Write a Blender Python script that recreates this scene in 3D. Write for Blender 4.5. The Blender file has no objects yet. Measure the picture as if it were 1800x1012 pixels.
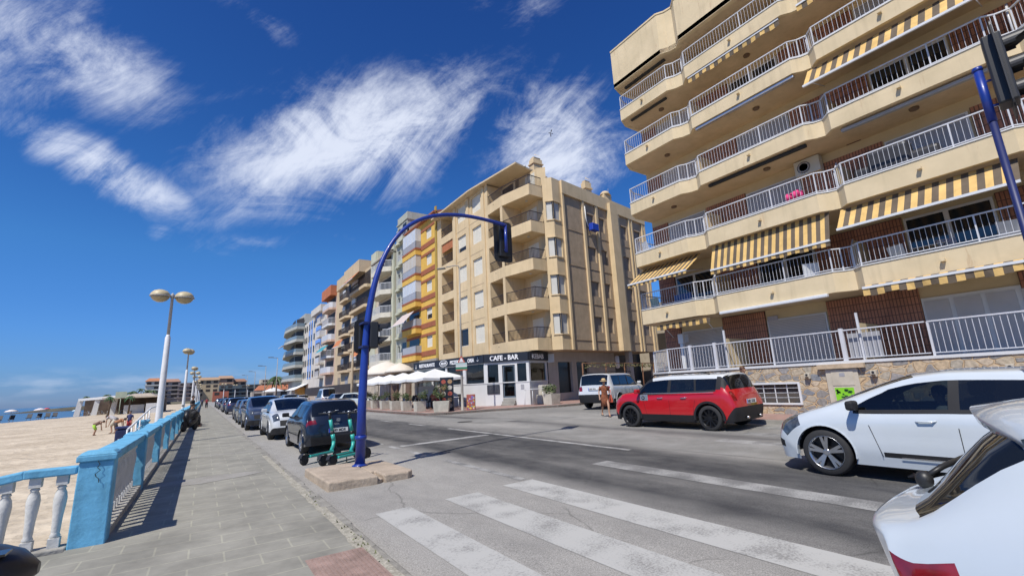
import bpy, bmesh, math, random
from mathutils import Vector, Matrix
random.seed(7)
R_ = math.radians
scn = bpy.context.scene
COL = scn.collection
# ------------------------------------------------------------------ camera
cam = bpy.data.cameras.new("camera"); camo = bpy.data.objects.new("camera", cam); COL.objects.link(camo)
cam.sensor_width = 36.0; cam.lens = 790.0/1800.0*36.0; cam.clip_start = 0.05; cam.clip_end = 9000
CR = ((0.8304492234647658, -0.07839680572300858, -0.5515505671279799),
      (-0.5551134208295873, -0.19986560507210327, -0.8074049974604044),
      (-0.04693801510120587, 0.9766819752414758, -0.20949735553645557))
M4 = Matrix(CR).to_4x4(); M4.translation = Vector((0, 0, 1.62)); camo.matrix_world = M4
scn.camera = camo
scn.render.engine = 'CYCLES'
scn.view_settings.view_transform = 'Standard'; scn.view_settings.look = 'None'
scn.view_settings.exposure = 0.40; scn.view_settings.gamma = 1.0
# ------------------------------------------------------------------ sun
SUNEL = 54.0; TR = R_(27.0)                     # light travels towards +x, a little +y
ldir = Vector((math.cos(TR)*math.cos(R_(SUNEL)), math.sin(TR)*math.cos(R_(SUNEL)), -math.sin(R_(SUNEL))))
sl = bpy.data.lights.new("sun", 'SUN'); sl.energy = 3.7; sl.angle = R_(0.53); sl.color = (1.0, 0.955, 0.885)
so = bpy.data.objects.new("sun", sl); COL.objects.link(so)
so.rotation_euler = ldir.to_track_quat('-Z', 'Y').to_euler()
# ------------------------------------------------------------------ sky with cirrus
W = bpy.data.worlds.new("World"); scn.world = W; W.use_nodes = True
nt = W.node_tree; nt.nodes.clear()
def N(t, **k):
    n = nt.nodes.new(t)
    for a, b in k.items(): setattr(n, a, b)
    return n
def LK(a, b): nt.links.new(a, b)
def MT(op, a, b=None, c=None, clamp=False):
    n = N('ShaderNodeMath', operation=op, use_clamp=clamp)
    for i, v in enumerate((a, b, c)):
        if v is None: continue
        if isinstance(v, (int, float)): n.inputs[i].default_value = v
        else: LK(v, n.inputs[i])
    return n.outputs[0]
sky = N('ShaderNodeTexSky', sky_type='NISHITA', sun_disc=False)
sky.sun_elevation = R_(SUNEL); sky.sun_rotation = math.atan2(-math.cos(TR), -math.sin(TR))
sky.air_density = 1.0; sky.dust_density = 0.25; sky.ozone_density = 3.0; sky.altitude = 0
hsv = N('ShaderNodeHueSaturation'); hsv.inputs['Saturation'].default_value = 1.28; hsv.inputs['Value'].default_value = 0.92
hsv.inputs['Hue'].default_value = 0.505
LK(sky.outputs[0], hsv.inputs['Color'])
tc = N('ShaderNodeTexCoord')
def DOT(v):
    n = N('ShaderNodeVectorMath', operation='DOT_PRODUCT'); LK(tc.outputs['Generated'], n.inputs[0]); n.inputs[1].default_value = v
    return n.outputs['Value']
cz = Vector((0.30, 0.86, 0.41)).normalized(); cxv = cz.cross(Vector((0, 0, 1))).normalized(); cyv = cxv.cross(cz).normalized()
dz = MT('MAXIMUM', DOT(cz), 0.05)
px = MT('DIVIDE', DOT(cxv), dz); py = MT('DIVIDE', DOT(cyv), dz)
def skyp(d):
    d = Vector(d); return d.dot(cxv)/d.dot(cz), d.dot(cyv)/d.dot(cz)
comb = N('ShaderNodeCombineXYZ'); LK(px, comb.inputs[0]); LK(py, comb.inputs[1])
def noise(scale, detail, rough, rot, sx, sy, off=0, dist=0.0):
    mr_ = N('ShaderNodeMapping'); mr_.inputs['Rotation'].default_value = (0, 0, -R_(rot)); LK(comb.outputs[0], mr_.inputs[0])
    mp = N('ShaderNodeMapping'); mp.inputs['Scale'].default_value = (sx, sy, 1)
    mp.inputs['Location'].default_value = (off, off*0.7, 0)
    LK(mr_.outputs[0], mp.inputs[0])
    n = N('ShaderNodeTexNoise', noise_dimensions='3D'); n.inputs['Scale'].default_value = scale; n.inputs['Detail'].default_value = detail
    n.inputs['Roughness'].default_value = rough; n.inputs['Distortion'].default_value = dist
    LK(mp.outputs[0], n.inputs['Vector']); return n.outputs['Fac']
fil = noise(3.0, 14, 0.72, 46, 0.6, 2.1, 3.1, 0.5)
puf = noise(7.5, 11, 0.66, 15, 0.9, 1.5, 9.2, 0.8)
# cloud patches: sky direction, half axes, rotation, density
patches = [((0.21, 0.85, 0.485), .27, .115, 18, 1.05), ((0.33, 0.79, 0.51), .20, .10, 38, .85), ((0.12, 0.88, 0.44), .13, .07, 10, .75),
           ((0.545, 0.67, 0.50), .15, .13, 55, .95), ((0.60, 0.66, 0.45), .18, .12, 30, .9),
           ((-0.22, 0.83, 0.51), .17, .075, -20, .9), ((-0.27, 0.84, 0.50), .16, .10, 10, .75), ((-0.28, 0.80, 0.56), .2, .06, 30, .45),
           ((-0.16, 0.915, 0.37), .15, .045, -28, .9), ((-0.10, 0.93, 0.35), .08, .035, -20, .8),
           ((0.05, 0.955, 0.285), .09, .03, 5, .5), ((0.21, 0.925, 0.315), .045, .014, -8, .55), ((-0.085, 0.95, 0.285), .03, .02, 30, .45),
           ((0.47, 0.55, 0.70), .12, .05, 30, .42), ((0.36, 0.60, 0.70), .08, .04, 30, .4), ((-0.02, 0.76, 0.64), .16, .03, -25, .45), ((0.0, 0.86, .5), .1, .05, 0, .3),
           ((-1, 0.3, .5), .8, .3, 30, .6), ((-0.7, 0.2, .9), .6, .3, 0, .6)]
tot = None
for d, a, b, rot, w in patches:
    if Vector(d).normalized().dot(cz) < 0.15: continue
    x0, y0 = skyp(d); cr, sr = math.cos(R_(rot)), math.sin(R_(rot))
    dx = MT('SUBTRACT', px, x0); dy = MT('SUBTRACT', py, y0)
    u = MT('ADD', MT('MULTIPLY', dx, cr/(a*1.15)), MT('MULTIPLY', dy, sr/(a*1.15)))
    v = MT('ADD', MT('MULTIPLY', dx, -sr/(b*1.1)), MT('MULTIPLY', dy, cr/(b*1.1)))
    r2 = MT('ADD', MT('MULTIPLY', u, u), MT('MULTIPLY', v, v))
    g = MT('MULTIPLY', MT('POWER', 2.718, MT('MULTIPLY', r2, -0.9)), w)
    tot = g if tot is None else MT('MAXIMUM', tot, g)
nn = MT('ADD', MT('MULTIPLY', fil, 0.80), MT('MULTIPLY', puf, 0.45))
cl = MT('ADD', MT('MULTIPLY', tot, 1.45), MT('MULTIPLY', MT('MULTIPLY', MT('SUBTRACT', nn, 0.62), 4.6), MT('ADD', tot, 0.25)))
cl = MT('SUBTRACT', cl, 0.42)
mr = N('ShaderNodeMapRange', interpolation_type='SMOOTHSTEP'); mr.inputs['From Min'].default_value = 0.0; mr.inputs['From Max'].default_value = 1.55
LK(cl, mr.inputs['Value'])
dens = MT('MULTIPLY', mr.outputs[0], 0.80)
up_ = DOT((0, 0, 1))
# low puffs near the sea horizon
mp = N('ShaderNodeMapping'); mp.inputs['Scale'].default_value = (7, 7, 26); LK(tc.outputs['Generated'], mp.inputs[0])
ln = N('ShaderNodeTexNoise'); ln.inputs['Scale'].default_value = 1.6; ln.inputs['Detail'].default_value = 8; LK(mp.outputs[0], ln.inputs['Vector'])
band = MT('MULTIPLY', MT('SUBTRACT', 1.0, MT('ABSOLUTE', MT('DIVIDE', MT('SUBTRACT', up_, 0.030), 0.032)), clamp=True), MT('MULTIPLY', MT('SUBTRACT', ln.outputs['Fac'], 0.46), 3.2, clamp=True))
dens2 = MT('MULTIPLY', band, 0.42)
dens = MT('MAXIMUM', dens, dens2)
dens = MT('MULTIPLY', dens, MT('GREATER_THAN', up_, 0.0))
trp = N('ShaderNodeValToRGB'); te = trp.color_ramp.elements
te[0].position = 0.0; te[0].color = (.25, .40, .99, 1); te[1].position = .7; te[1].color = (.46, .58, .85, 1)
for p_, c_ in ((.05, (.28, .46, .88)), (.12, (.36, .60, .98)), (.26, (.50, .78, 1.0))):
    e_ = te.new(p_); e_.color = (*c_, 1)
LK(up_, trp.inputs[0])
tin = N('ShaderNodeMix', data_type='RGBA', blend_type='MULTIPLY'); tin.inputs['Factor'].default_value = 1.0
LK(hsv.outputs[0], tin.inputs['A']); LK(trp.outputs[0], tin.inputs['B'])
mixc = N('ShaderNodeMix', data_type='RGBA'); LK(dens, mixc.inputs['Factor']); LK(tin.outputs['Result'], mixc.inputs['A'])
mixc.inputs['B'].default_value = (6.6, 7.0, 7.9, 1)
bg = N('ShaderNodeBackground'); bg.inputs['Strength'].default_value = 0.105
LK(mixc.outputs['Result'], bg.inputs['Color'])
wo = N('ShaderNodeOutputWorld'); LK(bg.outputs[0], wo.inputs[0])

# ------------------------------------------------------------------ materials
MATS = {}
def mat(name, col, rough=0.8, metal=0.0, var=0.12, vs=2.5, bump=0.0, bs=30.0, spec=0.5, coat=0.0, fine=0.0, var2=None, stain=0.0):
    if name in MATS: return MATS[name]
    m = bpy.data.materials.new(name); m.use_nodes = True; t = m.node_tree; n = t.nodes; l = t.links
    b = n['Principled BSDF']; b.inputs['Roughness'].default_value = rough; b.inputs['Metallic'].default_value = metal
    b.inputs['Specular IOR Level'].default_value = spec
    if coat: b.inputs['Coat Weight'].default_value = coat; b.inputs['Coat Roughness'].default_value = 0.04
    g = n.new('ShaderNodeNewGeometry')
    cur = None
    c = (col[0], col[1], col[2], 1)
    if var > 0:
        nz = n.new('ShaderNodeTexNoise'); nz.inputs['Scale'].default_value = vs; nz.inputs['Detail'].default_value = 6; nz.inputs['Roughness'].default_value = .6
        l.new(g.outputs['Position'], nz.inputs['Vector'])
        rp = n.new('ShaderNodeValToRGB'); rp.color_ramp.elements[0].position = .3; rp.color_ramp.elements[1].position = .7
        a = 1-var; d = 1+var*.6
        c2 = var2 if var2 else (col[0]*a, col[1]*a, col[2]*a*.97)
        rp.color_ramp.elements[0].color = (c2[0], c2[1], c2[2], 1)
        rp.color_ramp.elements[1].color = (min(1, col[0]*d), min(1, col[1]*d), min(1, col[2]*d), 1)
        l.new(nz.outputs['Fac'], rp.inputs[0]); cur = rp.outputs[0]
    if fine > 0:
        nf = n.new('ShaderNodeTexNoise'); nf.inputs['Scale'].default_value = 60; nf.inputs['Detail'].default_value = 3
        l.new(g.outputs['Position'], nf.inputs['Vector'])
        mf = n.new('ShaderNodeMapRange'); mf.inputs['From Min'].default_value = .3; mf.inputs['From Max'].default_value = .7
        mf.inputs['To Min'].default_value = 1-fine; mf.inputs['To Max'].default_value = 1+fine; l.new(nf.outputs['Fac'], mf.inputs['Value'])
        mx = n.new('ShaderNodeVectorMath'); mx.operation = 'SCALE'
        if cur is None: mx.inputs[0].default_value = col[:3]
        else: l.new(cur, mx.inputs[0])
        l.new(mf.outputs[0], mx.inputs['Scale']); cur = mx.outputs[0]
    if stain > 0:      # vertical run-off streaks
        mpp = n.new('ShaderNodeMapping'); mpp.inputs['Scale'].default_value = (3.2, 3.2, .22); l.new(g.outputs['Position'], mpp.inputs[0])
        ns = n.new('ShaderNodeTexNoise'); ns.inputs['Scale'].default_value = 1.6; ns.inputs['Detail'].default_value = 5; l.new(mpp.outputs[0], ns.inputs['Vector'])
        ms = n.new('ShaderNodeMapRange'); ms.inputs['From Min'].default_value = .54; ms.inputs['From Max'].default_value = .78
        ms.inputs['To Min'].default_value = 1; ms.inputs['To Max'].default_value = 1-stain; l.new(ns.outputs['Fac'], ms.inputs['Value'])
        mx = n.new('ShaderNodeVectorMath'); mx.operation = 'SCALE'
        if cur is None: mx.inputs[0].default_value = col[:3]
        else: l.new(cur, mx.inputs[0])
        l.new(ms.outputs[0], mx.inputs['Scale']); cur = mx.outputs[0]
    if cur is None: b.inputs['Base Color'].default_value = c
    else: l.new(cur, b.inputs['Base Color'])
    if bump > 0:
        nb = n.new('ShaderNodeTexNoise'); nb.inputs['Scale'].default_value = bs; nb.inputs['Detail'].default_value = 5
        l.new(g.outputs['Position'], nb.inputs['Vector'])
        bp = n.new('ShaderNodeBump'); bp.inputs['Strength'].default_value = bump; bp.inputs['Distance'].default_value = .02
        l.new(nb.outputs['Fac'], bp.inputs['Height']); l.new(bp.outputs[0], b.inputs['Normal'])
    MATS[name] = m; return m
def nodes_of(name, rough=.8):
    m = bpy.data.materials.new(name); m.use_nodes = True; t = m.node_tree
    b = t.nodes['Principled BSDF']; b.inputs['Roughness'].default_value = rough; MATS[name] = m
    return m, t.nodes, t.links, b
def tile_mat(name, c1, c2, mortar, sx, sy, msize=.03, axes='YZ', rough=.7, offset=.5, bump=.3, rot=0.0, noisev=.25):
    m, n, l, b = nodes_of(name, rough)
    g = n.new('ShaderNodeNewGeometry'); sp = n.new('ShaderNodeSeparateXYZ'); cb = n.new('ShaderNodeCombineXYZ')
    l.new(g.outputs['Position'], sp.inputs[0])
    l.new(sp.outputs['XYZ'.index(axes[0])], cb.inputs[0]); l.new(sp.outputs['XYZ'.index(axes[1])], cb.inputs[1])
    mp = n.new('ShaderNodeMapping'); mp.inputs['Rotation'].default_value = (0, 0, R_(rot)); l.new(cb.outputs[0], mp.inputs[0])
    br = n.new('ShaderNodeTexBrick'); br.inputs['Scale'].default_value = 1.0; br.inputs['Brick Width'].default_value = sx; br.inputs['Row Height'].default_value = sy
    br.inputs['Mortar Size'].default_value = msize; br.inputs['Color1'].default_value = (*c1, 1); br.inputs['Color2'].default_value = (*c2, 1)
    br.inputs['Mortar'].default_value = (*mortar, 1); br.offset = offset; l.new(mp.outputs[0], br.inputs['Vector'])
    nz = n.new('ShaderNodeTexNoise'); nz.inputs['Scale'].default_value = 1.3; nz.inputs['Detail'].default_value = 8; nz.inputs['Roughness'].default_value = .7
    l.new(g.outputs['Position'], nz.inputs['Vector'])
    mf = n.new('ShaderNodeMapRange'); mf.inputs['From Min'].default_value = .3; mf.inputs['From Max'].default_value = .7
    mf.inputs['To Min'].default_value = 1-noisev; mf.inputs['To Max'].default_value = 1+noisev; l.new(nz.outputs['Fac'], mf.inputs['Value'])
    mx = n.new('ShaderNodeVectorMath'); mx.operation = 'SCALE'; l.new(br.outputs['Color'], mx.inputs[0]); l.new(mf.outputs[0], mx.inputs['Scale'])
    l.new(mx.outputs[0], b.inputs['Base Color'])
    if bump:
        bp = n.new('ShaderNodeBump'); bp.inputs['Strength'].default_value = bump; bp.inputs['Distance'].default_value = .01; bp.invert = True
        l.new(br.outputs['Fac'], bp.inputs['Height']); l.new(bp.outputs[0], b.inputs['Normal'])
    return m
def glass_mat(name, tint, trans=.5, rough=.03):
    m, n, l, b = nodes_of(name, rough); n.remove(b)
    out = n['Material Output']
    tr = n.new('ShaderNodeBsdfTransparent'); tr.inputs[0].default_value = (*tint, 1)
    df = n.new('ShaderNodeBsdfDiffuse'); df.inputs[0].default_value = (.012, .015, .017, 1)
    gl = n.new('ShaderNodeBsdfGlossy'); gl.inputs['Roughness'].default_value = rough; gl.inputs[0].default_value = (.95, .97, 1, 1)
    m1 = n.new('ShaderNodeMixShader'); m1.inputs[0].default_value = trans; l.new(df.outputs[0], m1.inputs[1]); l.new(tr.outputs[0], m1.inputs[2])
    fr = n.new('ShaderNodeFresnel'); fr.inputs['IOR'].default_value = 1.6
    m2 = n.new('ShaderNodeMixShader'); l.new(fr.outputs[0], m2.inputs[0]); l.new(m1.outputs[0], m2.inputs[1]); l.new(gl.outputs[0], m2.inputs[2])
    l.new(m2.outputs[0], out.inputs[0]); return m
def rust_streaks(m, amt=.6):
    t = m.node_tree; n, l = t.nodes, t.links; b = n['Principled BSDF']; src = b.inputs['Base Color'].links[0].from_socket
    g = n.new('ShaderNodeNewGeometry'); mp = n.new('ShaderNodeMapping'); mp.inputs['Scale'].default_value = (2.4, 2.4, .35); l.new(g.outputs['Position'], mp.inputs[0])
    q = n.new('ShaderNodeTexNoise'); q.inputs['Scale'].default_value = 1.9; q.inputs['Detail'].default_value = 8; q.inputs['Roughness'].default_value = .7; l.new(mp.outputs[0], q.inputs['Vector'])
    r = n.new('ShaderNodeMapRange'); r.inputs['From Min'].default_value = .60; r.inputs['From Max'].default_value = .74; r.inputs['To Max'].default_value = amt; l.new(q.outputs['Fac'], r.inputs['Value'])
    x = n.new('ShaderNodeMix'); x.data_type = 'RGBA'; l.new(r.outputs[0], x.inputs['Factor']); l.new(src, x.inputs['A']); x.inputs['B'].default_value = (.36, .20, .10, 1); l.new(x.outputs['Result'], b.inputs['Base Color'])
# ------------------------------------------------------------------ mesh builder
WORLD = {}
class MB:
    def __init__(s): s.v = []; s.f = []; s.m = []; s.sm = []
    def poly(s, pts, mi=0, sm=False):
        k = len(s.v); s.v += [tuple(p) for p in pts]; s.f.append(tuple(range(k, k+len(pts)))); s.m.append(mi); s.sm.append(sm)
    def hexa(s, p, mi=0):      # p: 8 points, bottom 4 then top 4, ccw from above
        k = len(s.v); s.v += [tuple(q) for q in p]
        for f in ((3, 2, 1, 0), (4, 5, 6, 7), (0, 1, 5, 4), (1, 2, 6, 5), (2, 3, 7, 6), (3, 0, 4, 7)):
            s.f.append(tuple(k+i for i in f)); s.m.append(mi); s.sm.append(False)
    def box(s, x0, x1, y0, y1, z0, z1, mi=0):
        if x0 > x1: x0, x1 = x1, x0
        if y0 > y1: y0, y1 = y1, y0
        if z0 > z1: z0, z1 = z1, z0
        s.hexa([(x0, y0, z0), (x1, y0, z0), (x1, y1, z0), (x0, y1, z0), (x0, y0, z1), (x1, y0, z1), (x1, y1, z1), (x0, y1, z1)], mi)
    def obox(s, c, a, b, d, mi=0):   # centre and three half vectors
        c, a, b, d = Vector(c), Vector(a), Vector(b), Vector(d)
        if a.cross(b).dot(d) < 0: a = -a
        s.hexa([c-a-b-d, c+a-b-d, c+a+b-d, c-a+b-d, c-a-b+d, c+a-b+d, c+a+b+d, c-a+b+d], mi)
    def beam(s, p, q, w, h, mi=0, up=(0, 0, 1)):
        p, q = Vector(p), Vector(q); d = (q-p)
        if d.length < 1e-6: return
        u = Vector(up); sd = d.cross(u)
        if sd.length < 1e-5: sd = d.cross(Vector((1, 0, 0)))
        sd.normalize(); u2 = sd.cross(d).normalized()
        s.obox((p+q)/2, sd*w/2, d/2, u2*h/2, mi)
    def tube(s, pts, r, n=8, mi=0, caps=True):
        pts = [Vector(p) for p in pts]; k0 = len(s.v); rr = r if isinstance(r, (list, tuple)) else [r]*len(pts)
        prev = None
        for i, p in enumerate(pts):
            d = (pts[min(i+1, len(pts)-1)]-pts[max(i-1, 0)]).normalized()
            if prev is None:
                a = d.cross(Vector((0, 0, 1)));
                if a.length < 1e-3: a = d.cross(Vector((1, 0, 0)))
            else: a = prev - d*prev.dot(d)
            a.normalize(); prev = a; b = d.cross(a)
            for j in range(n):
                t = 2*math.pi*j/n; s.v.append(tuple(p+(a*math.cos(t)+b*math.sin(t))*rr[i]))
        for i in range(len(pts)-1):
            for j in range(n):
                j2 = (j+1) % n; s.f.append((k0+i*n+j, k0+i*n+j2, k0+(i+1)*n+j2, k0+(i+1)*n+j)); s.m.append(mi); s.sm.append(True)
        if caps:
            s.f.append(tuple(k0+j for j in reversed(range(n)))); s.m.append(mi); s.sm.append(False)
            s.f.append(tuple(k0+(len(pts)-1)*n+j for j in range(n))); s.m.append(mi); s.sm.append(False)
    def lathe(s, prof, c, n=12, mi=0, axis='Z', sq=False, caps=True):
        c = Vector(c); k0 = len(s.v)
        for r, h in prof:
            for j in range(n):
                t = 2*math.pi*(j+(.5 if sq else 0))/n
                a, b = r*math.cos(t), r*math.sin(t)
                o = {'Z': (a, b, h), 'X': (h, a, b), 'Y': (b, h, a)}[axis]
                s.v.append(tuple(c+Vector(o)))
        for i in range(len(prof)-1):
            for j in range(n):
                j2 = (j+1) % n; s.f.append((k0+i*n+j, k0+i*n+j2, k0+(i+1)*n+j2, k0+(i+1)*n+j)); s.m.append(mi); s.sm.append(not sq)
        if not caps: return
        s.f.append(tuple(k0+j for j in reversed(range(n)))); s.m.append(mi); s.sm.append(False)
        k = k0+(len(prof)-1)*n
        s.f.append(tuple(k+j for j in range(n))); s.m.append(mi); s.sm.append(False)
    def prism(s, poly, z0, z1, mi=0):     # plan polygon, ccw
        n = len(poly); a = sum(poly[i][0]*poly[(i+1) % n][1]-poly[(i+1) % n][0]*poly[i][1] for i in range(n))
        if a < 0: poly = poly[::-1]
        f0 = z0 if callable(z0) else (lambda x, y: z0); f1 = z1 if callable(z1) else (lambda x, y: z1)
        b = [(x, y, f0(x, y)) for x, y in poly]; t = [(x, y, f1(x, y)) for x, y in poly]
        s.poly(b[::-1], mi); s.poly(t, mi)
        for i in range(n):
            j = (i+1) % n; s.poly([b[i], b[j], t[j], t[i]], mi)
    def ell(s, c, r, n=10, m=7, mi=0, ax=None):
        c = Vector(c); k0 = len(s.v)
        for i in range(m+1):
            ph = math.pi*i/m
            for j in range(n):
                t = 2*math.pi*j/n; o = Vector((r[0]*math.sin(ph)*math.cos(t), r[1]*math.sin(ph)*math.sin(t), -r[2]*math.cos(ph)))
                if ax: o = ax @ o
                s.v.append(tuple(c+o))
        for i in range(m):
            for j in range(n):
                j2 = (j+1) % n; s.f.append((k0+i*n+j, k0+i*n+j2, k0+(i+1)*n+j2, k0+(i+1)*n+j)); s.m.append(mi); s.sm.append(True)
    def build(s, name, mats, parent=None, local=False, bevel=0, clean=False, seg=2):
        me = bpy.data.meshes.new(name); off = Vector((0, 0, 0))
        if parent is not None and not local: off = WORLD.get(parent.name, Vector((0, 0, 0)))
        me.from_pydata([tuple(Vector(v)-off) for v in s.v], [], s.f)
        if not isinstance(mats, (list, tuple)): mats = [mats]
        for q in mats: me.materials.append(q)
        me.polygons.foreach_set('material_index', s.m); me.polygons.foreach_set('use_smooth', s.sm)
        if clean:
            bm = bmesh.new(); bm.from_mesh(me); bmesh.ops.remove_doubles(bm, verts=bm.verts, dist=1e-4)
            bmesh.ops.recalc_face_normals(bm, faces=bm.faces); bm.to_mesh(me); bm.free()
        me.update(); o = bpy.data.objects.new(name, me); COL.objects.link(o)
        if parent is not None: o.parent = parent; WORLD[o.name] = off
        else: WORLD[o.name] = Vector((0, 0, 0))
        if bevel:
            b = o.modifiers.new('bevel', 'BEVEL'); b.width = bevel; b.segments = seg; b.limit_method = 'ANGLE'; b.angle_limit = R_(40)
        return o
def thing(name, label, cat, loc=(0, 0, 0), group=None, rz=0, kind=None):
    o = bpy.data.objects.new(name, None); COL.objects.link(o); o.location = loc; o.rotation_euler = (0, 0, rz)
    o.empty_display_size = .1
    WORLD[o.name] = Vector(loc); tag(o, label, cat, group, kind); return o
def tag(o, label=None, cat=None, group=None, kind=None):
    if label: o['label'] = label
    if cat: o['category'] = cat
    if group: o['group'] = group
    if kind: o['kind'] = kind
    return o
def kids(o): return [c for c in COL.objects if c.parent == o]
def dup(o, loc, rz=None, label=None, group=None, parent=None, scale=None):
    c = o.copy(); COL.objects.link(c); c.parent = parent
    if parent is None:
        c.location = loc
        if rz is not None: c.rotation_euler = (0, 0, rz)
        if scale: c.scale = scale if isinstance(scale, tuple) else (scale,)*3
        if label: c['label'] = label
        if group: c['group'] = group
    for ch in o.children: dup(ch, None, parent=c)
    return c
def text(name, s, size, origin, u, n, m, parent=None, depth=.012, bold=1.0, sx=1.0, align='LEFT'):
    """text lying in a plane: u = reading direction, n = outward normal"""
    cu = bpy.data.curves.new(name, 'FONT'); cu.body = s; cu.size = size; cu.extrude = depth; cu.align_x = align; cu.offset = .012*bold*size; cu.resolution_u = 3
    to = bpy.data.objects.new('tmp', cu); COL.objects.link(to)
    dg = bpy.context.evaluated_depsgraph_get(); me = bpy.data.meshes.new_from_object(to.evaluated_get(dg))
    bpy.data.objects.remove(to); bpy.data.curves.remove(cu)
    u = Vector(u).normalized(); n = Vector(n).normalized(); v = n.cross(u); o = Vector(origin)
    off = WORLD.get(parent.name, Vector((0, 0, 0))) if parent is not None else Vector((0, 0, 0))
    for q in me.vertices: q.co = o+u*q.co.x*sx+v*q.co.y+n*q.co.z-off
    me.materials.clear(); me.materials.append(m); me.name = name
    ob = bpy.data.objects.new(name, me); COL.objects.link(ob)
    if parent is not None: ob.parent = parent; WORLD[ob.name] = off
    return ob
# ------------------------------------------------------------------ shared colours
GR = lambda x: .013*x                                  # the road rises gently inland
def road_material(name, c_dark, c_light, bands=None):
    m, n, l, b = nodes_of(name, .88)
    g = n.new('ShaderNodeNewGeometry')
    def nz(scale, det, sx=1, sy=1, rough=.6):
        mp = n.new('ShaderNodeMapping'); mp.inputs['Scale'].default_value = (sx, sy, 1); l.new(g.outputs['Position'], mp.inputs[0])
        q = n.new('ShaderNodeTexNoise'); q.inputs['Scale'].default_value = scale; q.inputs['Detail'].default_value = det; q.inputs['Roughness'].default_value = rough
        l.new(mp.outputs[0], q.inputs['Vector']); return q.outputs['Fac']
    def mth(op, a, bb, clamp=False):
        q = n.new('ShaderNodeMath'); q.operation = op; q.use_clamp = clamp
        for i, v in enumerate((a, bb)):
            if isinstance(v, (int, float)): q.inputs[i].default_value = v
            else: l.new(v, q.inputs[i])
        return q.outputs[0]
    big = nz(.5, 6, 1.0, .35); mid = nz(3.2, 7, 1, .5); fine = nz(75, 2); grit = nz(190, 1)
    sp = n.new('ShaderNodeSeparateXYZ'); l.new(g.outputs['Position'], sp.inputs[0])
    wob = mth('ADD', sp.outputs[0], mth('MULTIPLY', mth('SUBTRACT', nz(.35, 4, 1, .5), .5), .9))
    if bands:
        mr = n.new('ShaderNodeMapRange'); mr.inputs['From Max'].default_value = 16.; l.new(wob, mr.inputs['Value'])
        rp = n.new('ShaderNodeValToRGB'); el = rp.color_ramp.elements
        el[0].position = bands[0][0]/16; el[0].color = (bands[0][1],)*3+(1,)
        el[1].position = bands[-1][0]/16; el[1].color = (bands[-1][1],)*3+(1,)
        for x, v in bands[1:-1]:
            e = el.new(x/16); e.color = (v, v, v, 1)
        l.new(mr.outputs[0], rp.inputs[0]); bv = rp.outputs[0]
    else: bv = .5
    f = mth('ADD', bv, mth('MULTIPLY', mth('SUBTRACT', big, .5), .85))
    f = mth('ADD', f, mth('MULTIPLY', mth('SUBTRACT', mid, .5), .5), True)
    mx = n.new('ShaderNodeMix'); mx.data_type = 'RGBA'; l.new(f, mx.inputs['Factor'])
    mx.inputs['A'].default_value = (*c_dark, 1); mx.inputs['B'].default_value = (*c_light, 1)
    vo = n.new('ShaderNodeTexVoronoi'); vo.feature = 'DISTANCE_TO_EDGE'; vo.inputs['Scale'].default_value = .42
    dn = n.new('ShaderNodeTexNoise'); dn.inputs['Scale'].default_value = 1.4; dn.inputs['Detail'].default_value = 6; l.new(g.outputs['Position'], dn.inputs['Vector'])
    dm = n.new('ShaderNodeMix'); dm.data_type = 'VECTOR'; dm.inputs['Factor'].default_value = .35; l.new(g.outputs['Position'], dm.inputs['A']); l.new(dn.outputs['Color'], dm.inputs['B']); l.new(dm.outputs['Result'], vo.inputs['Vector'])
    cm = n.new('ShaderNodeMapRange'); cm.inputs['From Min'].default_value = .0; cm.inputs['From Max'].default_value = .006; cm.inputs['To Min'].default_value = .62; l.new(vo.outputs['Distance'], cm.inputs['Value'])
    ck = mth('MAXIMUM', cm.outputs[0], mth('MULTIPLY', mth('SUBTRACT', big, .38), 9, True))
    cs = n.new('ShaderNodeVectorMath'); cs.operation = 'SCALE'; l.new(mx.outputs['Result'], cs.inputs[0]); l.new(ck, cs.inputs['Scale'])
    sc = n.new('ShaderNodeVectorMath'); sc.operation = 'SCALE'; l.new(cs.outputs[0], sc.inputs[0])
    fs = mth('ADD', mth('MULTIPLY', mth('SUBTRACT', fine, .5), 1.5), 1.0); fs = mth('ADD', fs, mth('MULTIPLY', mth('SUBTRACT', grit, .5), 1.5))
    l.new(fs, sc.inputs['Scale']); l.new(sc.outputs[0], b.inputs['Base Color'])
    bp = n.new('ShaderNodeBump'); bp.inputs['Strength'].default_value = .5; bp.inputs['Distance'].default_value = .006
    l.new(mth('ADD', fine, grit), bp.inputs['Height']); l.new(bp.outputs[0], b.inputs['Normal'])
    b.inputs['Specular IOR Level'].default_value = .3
    return m
BANDS = [(1.6, .95), (3.9, .92), (4.7, .62), (5.25, .08), (5.9, .30), (6.5, .12), (7.2, .06), (7.9, .22), (8.3, .65), (9.5, .85), (10.2, .7), (10.7, .25), (11.1, .65), (13.6, .8), (15.9, .6)]
m_road = road_material('asphalt', (.052, .052, .053), (.325, .312, .283), BANDS)
m_road2 = road_material('asphalt_side', (.10, .098, .095), (.2, .197, .19))
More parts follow.
